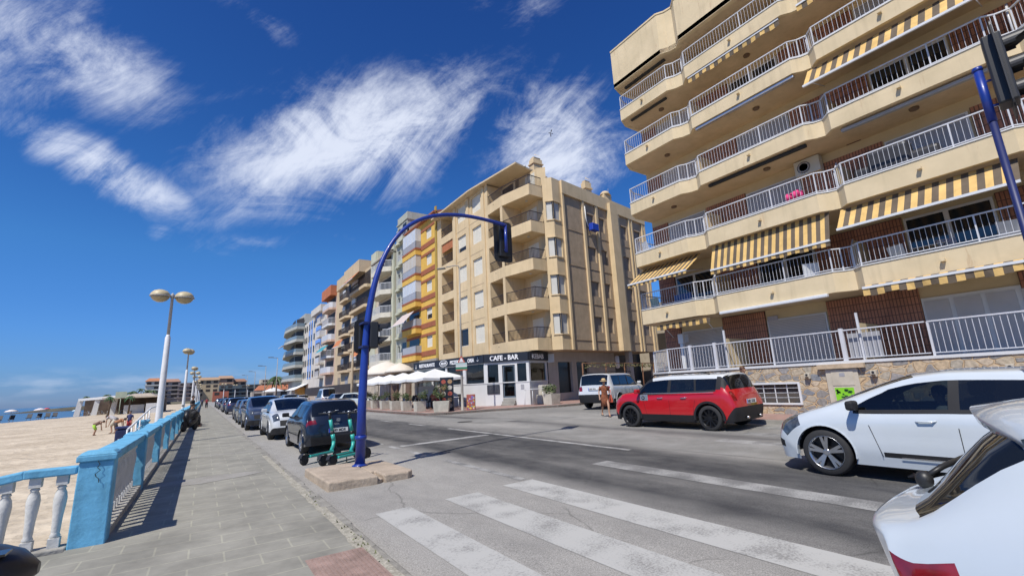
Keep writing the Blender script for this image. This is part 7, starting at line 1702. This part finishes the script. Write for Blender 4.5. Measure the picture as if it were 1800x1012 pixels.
# white car cropped at the lower right corner
P = dict(SUVP, L=4.36, W=1.80, H=1.415, re=3.60, rt=3.74, wb=4.17, zw=.94, rwv=4.12, bo=.10, tl=4.35, bf=.93, br=1.02, tz=1.30, tw=.755, cp=3.15, cpt=3.08, cq=3.3, cqt=3.2, wr=3.5, td=.03, rd=.02, ztl=.86, zb2=.56, R=.34)
near_c = make_car('white car cropped by the lower right corner, seen from behind its tailgate', P, car_paint('white_paint3', (.47, .52, .56)), regions=[('tail_light', m_tail, 10.7, 12.2, 1.25, 2.5), ('light_trim', m_trim, 10.7, 12.2, 2.5, 2.6)], glass=glass_mat('dark_tailgate_glass', (.05, .05, .06), .3, .02), name='parked_car')
yb = -4.36/2; b = MB(); n_ = 18; rows = [(0, .0, .0), (.5, .008, 0), (1, -.03, 0), (.96, -.085, .01), (.3, -.07, .02)]
for i in range(n_):
    for (a, za, ia), (c, zc_, ic) in zip(rows, rows[1:]):
        def q(k, f_, zz, ins): u = -1+2*k/n_; return (u*(.655-ins), 4.36/2-3.62-f_*(.40-.24*u*u), 1.392+zz*(1-.3*u*u)-.075*u*u-.02*u**6)
        b.poly([q(i, a, za, ia), q(i, c, zc_, ic), q(i+1, c, zc_, ic), q(i+1, a, za, ia)], 0, True)
b.build('spoiler', MATS['white_paint3'], near_c, local=True, clean=True)
b = MB(); b.ell((.10, yb+.10, .985), (.038, .04, .045), 12, 8); b.tube([(.10, yb+.11, 1.0), (.05, yb+.17, 1.05), (-.34, yb+.21, 1.07)], .014, 6); b.build('rear_wiper', m_black, near_c, local=True)
near_c.location = (3.30, -1.17, GR(3.3)); near_c.rotation_euler = (0, 0, math.pi)
# white off-roader in the side street
P = dict(SUVP, L=4.50, W=1.91, H=1.74, zn=.92, zh=1.08, zc=1.15, bf=1.12, br=1.16, hm=.5, cw=1.05, hb=1.35, hd=1.72, bp=2.35, cp=3.25, cpt=3.25, re=4.15, rt=4.22, tw=.83, tz=1.62, wb=4.40, zw=1.14, wf=.85, wr=3.51, R=.36, ztl=.95, zb2=.66, z0=.30, td=.005, rd=.003, pz=.98)
fre = make_car('white boxy off-roader parked in the side street behind the woman in the hat', P, car_paint('white_paint4', (.56, .575, .59)), regions=[('tail_light', m_tail, 11.2, 12.3, 3.0, 4.7), HEADL, GRILL], side_trim=m_trim, plate='2587 FPN', rim=m_alloyd)
for sx in (-.68, .68): b = MB(); b.tube([(sx, .9, 1.72), (sx, .8, 1.79), (sx, -1.8, 1.79), (sx, -1.9, 1.74)], .02, 6); b.build('roof_rail', m_trim, fre, local=True)
b = MB(); b.box(.70, .9, -2.2, -2.265, 1.0, 1.5); 
fre.location = (18.1, 17.4, GR(18.1)); fre.rotation_euler = (0, 0, R_(-72))
# ================================================================== people
m_skin = mat('skin', (.42, .24, .155), .6, var=.08, vs=12); m_skin2 = mat('tanned_skin', (.30, .15, .09), .6, var=.08, vs=12)
m_hair = mat('dark_hair', (.03, .02, .015), .6, var=.3, vs=40)
def skinmesh(name, verts, edges, radii, m_, parent, sub=1):
    me = bpy.data.meshes.new(name); me.from_pydata(verts, edges, []); ob = bpy.data.objects.new('tmp_skin', me); COL.objects.link(ob)
    sk = ob.modifiers.new('skin', 'SKIN'); sk.use_smooth_shade = True
    for i, r in enumerate(radii):
        d = me.skin_vertices[0].data[i]; d.radius = (r, r) if not isinstance(r, tuple) else r; d.use_root = (i == 0)
    ss = ob.modifiers.new('sub', 'SUBSURF'); ss.levels = sub; ss.render_levels = sub
    dg = bpy.context.evaluated_depsgraph_get(); m2 = bpy.data.meshes.new_from_object(ob.evaluated_get(dg)); bpy.data.objects.remove(ob)
    m2.materials.clear(); m2.materials.append(m_); m2.name = name
    for p_ in m2.polygons: p_.use_smooth = True
    o = bpy.data.objects.new(name, m2); COL.objects.link(o)
    if parent is not None: o.parent = parent
    return o
def loft(b, rings, n=12, mi=0):
    """rings: (centre, rx, ry)"""
    k0 = len(b.v)
    for c, rx, ry in rings:
        for j in range(n): a = 2*math.pi*j/n; b.v.append((c[0]+rx*math.cos(a), c[1]+ry*math.sin(a), c[2]))
    for i in range(len(rings)-1):
        for j in range(n): j2 = (j+1) % n; b.f.append((k0+i*n+j, k0+i*n+j2, k0+(i+1)*n+j2, k0+(i+1)*n+j)); b.m.append(mi); b.sm.append(True)
    b.f.append(tuple(k0+j for j in reversed(range(n)))); b.m.append(mi); b.sm.append(False)
    b.f.append(tuple(k0+(len(rings)-1)*n+j for j in range(n))); b.m.append(mi); b.sm.append(False)
POSES = {  # metres for a 1.70 m body, x right, y forward
 'walk': dict(pel=(0, 0, .92), che=(0, .02, 1.28), nec=(0, .03, 1.45), hea=(0, .06, 1.57), sh=.19, el=((-.25, -.05, 1.14), (.26, .02, 1.14)), wr=((-.16, .18, 1.10), (.28, .16, .92)), kn=((-.10, .20, .50), (.10, -.08, .50)), an=((-.10, .22, .09), (.10, -.30, .14))),
 'stand': dict(pel=(0, 0, .92), che=(0, 0, 1.28), nec=(0, 0, 1.45), hea=(0, .02, 1.57), sh=.19, el=((-.25, -.02, 1.13), (.25, -.02, 1.13)), wr=((-.24, .08, .88), (.24, .08, .88)), kn=((-.10, .02, .50), (.10, .01, .50)), an=((-.11, 0, .08), (.11, 0, .08))),
 'bend': dict(pel=(0, -.12, .86), che=(0, .24, 1.05), nec=(0, .40, 1.10), hea=(0, .52, 1.08), sh=.18, el=((-.20, .36, .80), (.20, .36, .80)), wr=((-.12, .40, .54), (.14, .42, .54)), kn=((-.11, .08, .46), (.11, .02, .47)), an=((-.12, -.02, .08), (.12, -.08, .08))),
 'sit': dict(pel=(0, 0, .50), che=(0, .04, .88), nec=(0, .05, 1.05), hea=(0, .08, 1.17), sh=.19, el=((-.26, .06, .78), (.26, .06, .78)), wr=((-.16, .30, .74), (.16, .30, .74)), kn=((-.12, .44, .50), (.12, .44, .50)), an=((-.12, .46, .09), (.12, .40, .09))),
}
def person(label, x, y, z, rz, h, pose, top, bottom, skin=None, hair=None, top_kind='shirt', bot_kind='shorts', hat=False, long_hair=False, group=None, detail=True):
    t = thing('person', label, 'person', (0, 0, 0), group); q = POSES[pose]; skin = skin or m_skin; V = []; E_ = []; R_r = []
    def add(p, r, par): V.append(tuple(p)); R_r.append(r); i = len(V)-1; (E_.append((par, i)) if par is not None else None); return i
    pel = add(q['pel'], (.125, .10), None); P0 = Vector(q['pel']); C1 = Vector(q['che']); mid_ = P0.lerp(C1, .45)
    m1 = add(mid_, (.10, .085), pel); ch = add(C1, (.115, .09), m1); nk = add(q['nec'], .05, ch); hd = Vector(q['hea'])
    h0 = add(hd+Vector((0, 0, -.06)), .055, nk); h1 = add(hd+Vector((0, 0, .0)), (.078, .09), h0); h2 = add(hd+Vector((0, -.005, .075)), (.07, .085), h1)
    ax = (C1-P0).normalized(); sp_ = C1+ax*.085
    for k, sg_ in ((0, -1), (1, 1)):
        s0 = add(sp_+Vector((sg_*q['sh']*.88, 0, 0)), .05, ch); e0 = add(q['el'][k], .036, s0); w = Vector(q['wr'][k]); w0 = add(w, .024, e0)
        d = (w-Vector(q['el'][k])).normalized(); sd = d.cross(Vector((0, 0, 1)));
        if sd.length < .2: sd = Vector((0, 1, 0))
        sd.normalize(); pm = add(w+d*.05, (.035, .018), w0)
        if detail:
            for f, ln_ in ((-1.5, .055), (-.5, .07), (.5, .075), (1.5, .065)):
                a_ = add(w+d*.085+sd*f*.016, .009, pm); add(w+d*(.085+ln_)+sd*f*.018+Vector((0, 0, -.012)), .008, a_)
            a_ = add(w+d*.055-sd*.038*sg_, .010, pm); add(w+d*.09-sd*.055*sg_, .009, a_)
        hp = add(P0+Vector((sg_*.095, 0, -.05)), .085, pel); kn = add(q['kn'][k], .055, hp); an = add(q['an'][k], .036, kn); A_ = Vector(q['an'][k])
        he = add(A_+Vector((0, -.03, -.035)), .032, an); add(A_+Vector((0, .14, -.055)), (.035, .022), an)
    body = skinmesh('body', V, E_, R_r, skin, t)
    # face
    b = MB(); fy = Vector((0, 1, 0)) if pose != 'bend' else Vector((0, .6, -.8)); fc = hd+Vector((0, 0, .02))
    b.ell(fc+fy*.092+Vector((0, 0, -.015)), (.012, .016, .02), 6, 5)
    for sx in (-1, 1): b.ell(fc+Vector((sx*.08, 0, -.005)), (.012, .02, .03), 6, 5)
    b.build('nose_and_ears', skin, body, local=True)
    b = MB()
    for sx in (-1, 1): b.ell(fc+fy*.083+Vector((sx*.03, 0, .018)), (.012, .006, .007), 6, 4)
    b.ell(fc+fy*.085+Vector((0, 0, -.055)), (.022, .006, .006), 6, 4); b.build('eyes_and_mouth', mat('face_dark', (.09, .03, .025), .5, var=0), body, local=True)
    b = MB(); b.ell(hd+Vector((0, -.022, .062)), (.088, .095, .078), 12, 8)
    if long_hair: b.ell(hd+Vector((0, -.06, -.03)), (.075, .05, .11), 10, 7)
    b.build('hair', hair or m_hair, t, local=True)
    # garments
    if pose in ('walk', 'stand') or pose == 'sit':
        pz = q['pel'][2]; cz_ = q['che'][2]; cy_ = q['che'][1]; b = MB()
        if top_kind == 'dress':
            hem = pz-(.44 if pose != 'sit' else .05); loft(b, [((0, .02, hem), .225, .17), ((0, .01, pz-.15), .19, .145), ((0, 0, pz), .165, .13), ((0, .01, pz+.16), .135, .115), ((0, cy_, cz_-.05), .155, .125), ((0, cy_, cz_+.08), .165, .11), ((0, cy_, cz_+.15), .09, .07)], 14)
        elif top_kind == 'long_dress': loft(b, [((0, .02, .16), .26, .22), ((0, .01, pz-.3), .20, .16), ((0, 0, pz), .165, .13), ((0, .01, pz+.16), .135, .11), ((0, cy_, cz_-.05), .15, .12), ((0, cy_, cz_+.08), .16, .105), ((0, cy_, cz_+.15), .08, .06)], 14)
        else: loft(b, [((0, 0, pz-.05), .165, .13), ((0, .01, pz+.15), .14, .118), ((0, cy_, cz_-.05), .155, .125), ((0, cy_, cz_+.08), .17, .115), ((0, cy_, cz_+.15), .09, .075)], 14)
        for k, sg_ in ((0, -1), (1, 1)):
            s0 = Vector((sg_*q['sh']*.80, cy_, cz_+.085)); e0 = Vector(q['el'][k]); b.tube([s0, s0.lerp(e0, .25), s0.lerp(e0, .72)], [.068, .062, .056], 10)
        b.build('top' if 'dress' not in top_kind else 'dress', top, t, local=True)
    else:
        P1 = Vector(q['pel']); b = MB(); b.tube([P1+Vector((0, -.02, 0)), P1.lerp(C1, .5)+Vector((0, 0, -.01)), C1, Vector(q['nec'])-Vector((0, .04, .0))], [.15, .135, .15, .08], 12)
        for k, sg_ in ((0, -1), (1, 1)): s0 = sp_+Vector((sg_*q['sh']*.8, 0, 0)); e0 = Vector(q['el'][k]); b.tube([s0, s0.lerp(e0, .6)], [.065, .055], 8)
        b.build('top', top, t, local=True)
    if bot_kind:
        b = MB(); f_ = .55 if bot_kind == 'shorts' else 1.0
        for k, sg_ in ((0, -1), (1, 1)):
            hp = Vector(q['pel'])+Vector((sg_*.085, 0, -.02)); kn = Vector(q['kn'][k]); an = Vector(q['an'][k])
            b.tube([hp+Vector((0, 0, .04)), hp.lerp(kn, .55), hp.lerp(kn, .95)]+([] if f_ < 1 else [kn.lerp(an, .5), kn.lerp(an, .95)]), [.115, .095, .085]+([] if f_ < 1 else [.07, .06]), 10)
        b.build('shorts' if f_ < 1 else 'trousers', bottom, t, local=True)
    b = MB()
    for k in (0, 1): A_ = Vector(q['an'][k]); b.obox(A_+Vector((0, .045, -.075)), (.045, 0, 0), (0, .125, 0), (0, 0, .012))
    b.build('shoes', mat('sandals', (.06, .035, .02), .8, var=.1), t, local=True, bevel=.008)
    if hat:
        b = MB(); c = hd+Vector((0, 0, .07)); b.lathe([(.19, -.02), (.17, .0), (.095, .012), (.088, .09), (.06, .115), (.005, .12)], c, 16); b.lathe([(.098, .01), (.096, .04)], c, 16, 1, caps=False); b.build('straw_hat', [mat('straw', (.55, .40, .20), .85, var=.2, vs=30), mat('hat_band', (.15, .08, .04), .8, var=.1)], t, local=True)
    t.location = (x, y, z); t.rotation_euler = (0, 0, rz); t.scale = (h/1.70,)*3
    return t
m_tun = mat('patterned_tunic', (.26, .085, .03), .85, var=.6, vs=18, var2=(.06, .022, .018)); m_pdr = mat('pale_print_dress', (.46, .45, .40), .85, var=.5, vs=22, var2=(.20, .25, .25))
wo_ = person('woman in a straw hat and rust patterned tunic crossing by the white off-roader', 13.55, 13.55, GR(13.5)+.0, R_(150), 1.47, 'walk', m_tun, None, top_kind='dress', bot_kind=None, hat=True, skin=m_skin)
bg_ = thing('handbag', 'red shoulder bag hanging at the side of the woman in the straw hat', 'handbag', (0, 0, 0)); b = MB(); b.hexa([(-.06, -.16, -.17), (.06, -.16, -.17), (.06, .16, -.17), (-.06, .16, -.17), (-.02, -.12, .13), (.02, -.12, .13), (.02, .12, .13), (-.02, .12, .13)]); b.build('bag', mat('coral', (.48, .08, .04), .7, var=.15), bg_, local=True, bevel=.03)
b = MB(); b.tube([(0, -.11, .12), (0, -.05, .32), (0, .05, .32), (0, .11, .12)], .012, 5); b.build('strap', MATS['coral'], bg_, local=True); bg_.location = (13.82, 13.48, GR(13.5)+.72); bg_.rotation_euler = (0, 0, R_(150))
person('woman in a long pale print dress walking along the stone wall behind the red car', 14.15, 8.02, .285, R_(-150), 1.55, 'walk', m_pdr, None, top_kind='long_dress', bot_kind=None, hair=mat('brown_hair', (.10, .045, .025), .6, var=.3, vs=40), long_hair=True)
m_lime = mat('lime', (.35, .60, .06), .8, var=.1); m_grsh = mat('grey_shirt', (.42, .40, .40), .85, var=.1); m_navyc = mat('navy_cloth', (.03, .04, .12), .85, var=.2); m_redc = mat('red_cloth', (.32, .04, .05), .85, var=.2); m_orc = mat('orange_skin_shirt', (.42, .20, .10), .8, var=.2)
person('child in lime shorts bending down on the sand, leftmost of the beach family', -5.75, 41.0, -.36, R_(-80), 1.30, 'bend', mat('brown_top', (.20, .12, .09), .8, var=.2), m_lime, group='family digging on the beach')
person('adult in a grey shirt bending over on the sand between the children', -5.0, 42.4, -.36, R_(60), 1.75, 'bend', m_grsh, mat('beige_shorts', (.5, .45, .35), .85, var=.1), group='family digging on the beach')
person('bare-backed boy crouching forward beside the adult on the sand', -4.7, 41.2, -.36, R_(-70), 1.40, 'bend', m_orc, mat('dark_shorts', (.06, .05, .05), .8, var=.1), skin=m_skin2, group='family digging on the beach')
person('girl in navy top and red shorts standing on the sand, rightmost of the family', -4.1, 41.6, -.36, R_(150), 1.45, 'stand', m_navyc, m_redc, group='family digging on the beach')
m_blk = mat('black_clothes', (.02, .02, .022), .9, var=.2)
person('waiter in black clothes standing under the nearest white parasol', 13.2, 27.5, .28, R_(120), 1.72, 'stand', m_blk, m_blk, bot_kind='trousers')
person('diner in a rust top seated left at the terrace table', 12.75, 28.55, .28, R_(-60), 1.68, 'sit', mat('rust_top', (.30, .10, .05), .85, var=.2), m_blk, bot_kind='trousers', group='cafe diners')
person('diner in a dark red top seated right at the terrace table', 12.65, 27.7, .28, R_(20), 1.68, 'sit', m_redc, m_blk, bot_kind='trousers', group='cafe diners')
person('diner in a brown top seated by the big shrub planter', 12.7, 26.5, .28, R_(10), 1.66, 'sit', mat('brown_top2', (.16, .08, .05), .85, var=.2), m_blk, bot_kind='trousers', group='cafe diners')
bn_ = thing('bench', 'dark bench along the balustrade with people sitting on it', 'bench', (-.5, 34, .12))
b = MB(); b.box(-.75, -.35, 31.5, 35.5, .50, .55); b.build('seat', m_wood, bn_); 
for y in (31.8, 35.2): b = MB(); b.box(-.72, -.38, y-.05, y+.05, .12, .5); b.build('leg', m_blackm, bn_)
person('person in black seated on the promenade bench nearest the camera', -.52, 31.9, .10, R_(-80), 1.7, 'sit', m_blk, m_blk, bot_kind='trousers', group='people on the promenade bench')
person('person in a pale blue top seated in the middle of the promenade bench', -.52, 33.2, .10, R_(-95), 1.7, 'sit', mat('pale_blue_top', (.35, .42, .52), .85, var=.1), m_navyc, group='people on the promenade bench')
person('person in dark clothes at the far end of the promenade bench', -.52, 34.8, .10, R_(-85), 1.7, 'sit', m_blk, m_blk, bot_kind='trousers', group='people on the promenade bench')
person('man in black standing beside the bench against the balustrade', -.55, 37.0, .12, R_(-100), 1.78, 'stand', m_blk, m_blk, bot_kind='trousers')
person('person in a red top walking far down the promenade', .55, 92, .12, R_(180), 1.7, 'walk', m_redc, m_blk, bot_kind='trousers')
person('person in dark clothes walking far down the promenade', -.1, 118, .12, R_(0), 1.7, 'walk', m_navyc, m_blk, bot_kind='trousers')
# parked moped against the balustrade
def moped(label, x, y, z, rz, colr=m_black, tall=1.0):
    t = thing('moped', label, 'moped', (0, 0, 0))
    for yy in (-.62, .66):
        b = MB(); b.lathe([(.15, -.05), (.235, -.055), (.25, -.03), (.25, .03), (.235, .055), (.15, .05)], (0, yy, .25), 20, axis='X'); w = b.build('wheel', m_rubber, t, local=True)
        b = MB(); b.lathe([(.155, -.03), (.155, .03)], (0, yy, .25), 14, axis='X'); b.build('rim', m_alloyd, w, local=True)
    b = MB(); b.tube([(0, -.85, .72), (0, -.5, .70), (0, -.1, .68)], [.10, .16, .13], 12); b.tube([(0, -.75, .55), (0, -.35, .45), (0, .1, .30), (0, .35, .32)], [.08, .15, .13, .10], 12); b.tube([(0, .38, .35), (0, .48, .65), (0, .40, .95)], [.10, .15, .10], 12); b.build('body', colr, t, local=True)
    b = MB(); b.tube([(0, -.8, .80), (0, -.45, .84), (0, -.05, .76)], [.09, .14, .10], 12); b.build('seat', m_blackm, t, local=True, )
    b = MB(); b.tube([(-.33, .26, 1.02), (-.1, .36, 1.0), (.1, .36, 1.0), (.33, .26, 1.02)], .022, 8); b.tube([(0, .66, .27), (0, .38, .95)], .03, 8); b.build('handlebar', m_blackm, t, local=True)
    for sx in (-1, 1): b = MB(); b.tube([(sx*.22, .32, 1.02), (sx*.27, .30, 1.2)], .008, 5); b.ell((sx*.28, .29, 1.24), (.06, .015, .04), 10, 6); b.build('mirror', m_blackm, t, local=True)
    b = MB(); b.ell((0, .50, .80), (.09, .05, .07), 10, 6); b.build('headlight', m_head, t, local=True)
    t.location = (x, y, z); t.rotation_euler = (0, 0, rz); return t
moped('black moped parked against the balustrade before the bench', -.45, 28.6, .12, R_(160))
# handlebar console of the scooter right beside the camera
t = thing('moped', 'black moped console with a sticker, cropped at the lower left corner', 'moped', (-.78, 2.5, .12))
b = MB(); prs = []
for i in range(9):
    u = i/8; xx = -1.08+.46*u; w = .17*math.sqrt(max(.02, 1-(max(0, u-.25)/.75)**2.4)); hz = .115*math.sqrt(max(.03, 1-(max(0, u-.3)/.7)**2.6))
    prs.append((xx, w, hz))
n_ = 16; k0 = 0
for xx, w, hz in prs:
    for j in range(n_): a = 2*math.pi*j/n_; b.v.append((xx, 2.66+w*math.cos(a), 1.025+hz*math.copysign(abs(math.sin(a))**.7, math.sin(a))-.05*(xx+.9)))
for i in range(8):
    for j in range(n_): j2 = (j+1) % n_; b.f.append((i*n_+j, i*n_+j2, (i+1)*n_+j2, (i+1)*n_+j)); b.m.append(0); b.sm.append(True)
b.f.append(tuple(range(8*n_, 9*n_))); b.m.append(0); b.sm.append(False)
b.build('console', mat('console_black', (.018, .018, .02), .35, var=.3, vs=20, bump=.05), t, clean=True)
b = MB(); b.poly([(-1.02, 2.515, 1.01), (-.79, 2.515, 1.00), (-.77, 2.497, 1.072), (-1.02, 2.497, 1.085)]); st_ = b.build('sticker', m_plate, t)
b = MB(); b.poly([(-1.02, 2.516, 1.006), (-.795, 2.516, .997), (-.79, 2.512, 1.014), (-1.02, 2.512, 1.024)]); b.build('orange_stripe', mat('orange_ink', (.75, .25, .03), .6, var=0), t)
b = MB(); b.poly([(-.84, 2.504, 1.02), (-.80, 2.504, 1.02), (-.80, 2.496, 1.06), (-.84, 2.496, 1.06)]); b.build('yellow_mark', mat('yellow_ink', (.75, .6, .05), .6, var=0), t)
for k in range(4): b = MB(); b.box(-.93+.035*k, -.915+.035*k, 2.52, 2.58, 1.118-.002*k, 1.124-.002*k); b.build('vent_slot', m_alu, t)
b = MB(); b.box(-.78, -.69, 2.52, 2.60, 1.10, 1.108); b.build('display', m_dwin, t)
b = MB(); b.tube([(-1.1, 2.62, .90), (-.85, 2.6, .86), (-.70, 2.62, .84)], [.07, .07, .05], 12); b.build('grip', mat('blue_black', (.01, .012, .03), .3, var=.2), t)
b = MB(); b.tube([(-1.1, 2.7, .95), (-1.1, 2.8, .5), (-1.15, 2.6, .2)], [.07, .12, .15], 10); b.build('column', m_blackm, t)
b = MB(); b.lathe([(.15, -.05), (.235, -.055), (.25, -.03), (.25, .03), (.235, .055), (.15, .05)], (-1.15, 2.5, .37), 20, axis='X'); b.build('wheel', m_rubber, t)
for o_ in t.children: o_.location.x += .14
# ------------------------------------------------------------------ teal e-scooters
m_teal = mat('teal_paint', (.035, .40, .34), .4, var=.12, vs=5, coat=.3)
def escooter(label, rx, ry, fx, fy):
    d = Vector((fx-rx, fy-ry, 0)); L_ = d.length; t = thing('electric_scooter', label, 'electric scooter', (0, 0, 0), 'teal rental scooters behind the island')
    for nm, y, r in (('wheel', 0, .115), ('wheel', L_, .125)):
        b = MB(); b.lathe([(r*.6, -.03), (r*.93, -.035), (r, -.015), (r, .015), (r*.93, .035), (r*.6, .03)], (0, y, r), 18, axis='X'); w = b.build('wheel', m_rubber, t, local=True)
        b = MB(); b.lathe([(r*.55, -.02), (r*.55, .02)], (0, y, r), 12, axis='X'); b.build('hub', m_alloyd, w, local=True)
    b = MB(); n_ = 8
    for k in range(n_):
        a0, a1 = math.pi*(.15+.75*k/n_), math.pi*(.15+.75*(k+1)/n_); r = .145; 
        b.poly([(-.05, math.cos(a0)*r, .115+math.sin(a0)*r), (.05, math.cos(a0)*r, .115+math.sin(a0)*r), (.05, math.cos(a1)*r, .115+math.sin(a1)*r), (-.05, math.cos(a1)*r, .115+math.sin(a1)*r)], 0, True)
    b.build('mudguard', m_black, t, local=True)
    b = MB(); b.box(-.085, .085, .12, L_-.20, .135, .20); b.build('deck', m_teal, t, local=True, bevel=.02)
    b = MB(); b.box(-.07, .07, .14, L_-.28, .201, .206); b.build('deck_grip', m_blackm, t, local=True)
    b = MB(); b.tube([(0, L_-.22, .17), (0, L_-.13, .30), (0, L_-.10, .42)], [.045, .042, .045], 10); b.tube([(0, L_-.10, .42), (0, L_-.13, .58)], .05, 10); b.build('neck', m_teal, t, local=True)
    b = MB(); b.tube([(0, L_, .125), (0, L_-.10, .42)], .03, 8); b.build('fork', m_black, t, local=True)
    b = MB(); b.tube([(0, L_-.13, .58), (0, L_-.14, .66)], .045, 8); b.tube([(0, L_-.19, .94), (0, L_-.22, 1.10)], .03, 8); b.build('sleeve', m_black, t, local=True)
    b = MB(); b.tube([(0, L_-.14, .66), (0, L_-.19, .94)], .042, 10); b.build('stem', m_teal, t, local=True)
    b = MB(); b.tube([(-.26, L_-.30, 1.13), (-.14, L_-.25, 1.12), (0, L_-.22, 1.10), (.14, L_-.25, 1.12), (.26, L_-.30, 1.13)], .016, 8); b.build('handlebar', m_black, t, local=True)
    b = MB(); b.ell((0, L_-.20, 1.13), (.045, .05, .025), 10, 6); b.build('display', m_alu, t, local=True)
    for sx in (-1, 1): b = MB(); b.tube([(sx*.10, L_-.24, 1.12), (sx*.16, L_-.17, 1.15), (sx*.24, L_-.15, 1.15)], .007, 5); b.build('brake_lever', m_alu, t, local=True)
    b = MB(); b.tube([(.02, L_-.2, 1.1), (.05, L_-.08, .9), (.03, L_-.10, .5)], .006, 4); b.build('cable', m_black, t, local=True)
    b = MB(); b.tube([(-.06, L_*.45, .13), (-.12, L_*.5, .0)], .012, 5); b.build('kickstand', m_black, t, local=True)
    t.location = (rx, ry, GR(rx)); t.rotation_euler = (0, R_(-6), math.atan2(d.y, d.x)-math.pi/2)
escooter('teal electric scooter standing alone, leftmost of the three behind the island', 2.06, 11.85, 2.95, 12.55)
escooter('teal electric scooter in the middle of the three, its deck right behind the island', 2.36, 11.30, 3.28, 11.95)
escooter('teal electric scooter nearest the blue post, mostly hidden by it', 2.50, 11.05, 3.44, 11.65)
# bird
t = thing('bird', 'small dark bird flying above the tan corner building', 'bird', (0, 0, 0)); b = MB()
b.tube([(0, -.16, 0), (0, -.02, .01), (0, .12, 0), (0, .18, 0)], [.01, .045, .03, .01], 8); b.build('body', m_blk, t, local=True)
for sx in (-1, 1): b = MB(); b.hexa([(sx*.02, -.05, 0), (sx*.25, -.02, .07), (sx*.45, -.12, .02), (sx*.22, -.12, .05), (sx*.02, -.05, .012), (sx*.25, -.02, .08), (sx*.45, -.12, .025), (sx*.22, -.12, .06)]); b.build('wing', m_blk, t, local=True)
b = MB(); b.poly([(0, -.12, 0), (-.06, -.27, 0), (.06, -.27, 0)]); b.build('tail', m_blk, t, local=True)
t.location = (26.03, 30.25, 25.3); t.rotation_euler = (R_(20), R_(25), R_(60))
# driver of the passing hatchback
person('driver with dark hair sitting inside the white hatchback', 8.18, 1.90, .10, 0, 1.62, 'sit', m_grsh, m_blk, bot_kind='trousers')
# palms and treetops, clutter on the corner
for pth in ():
    pass
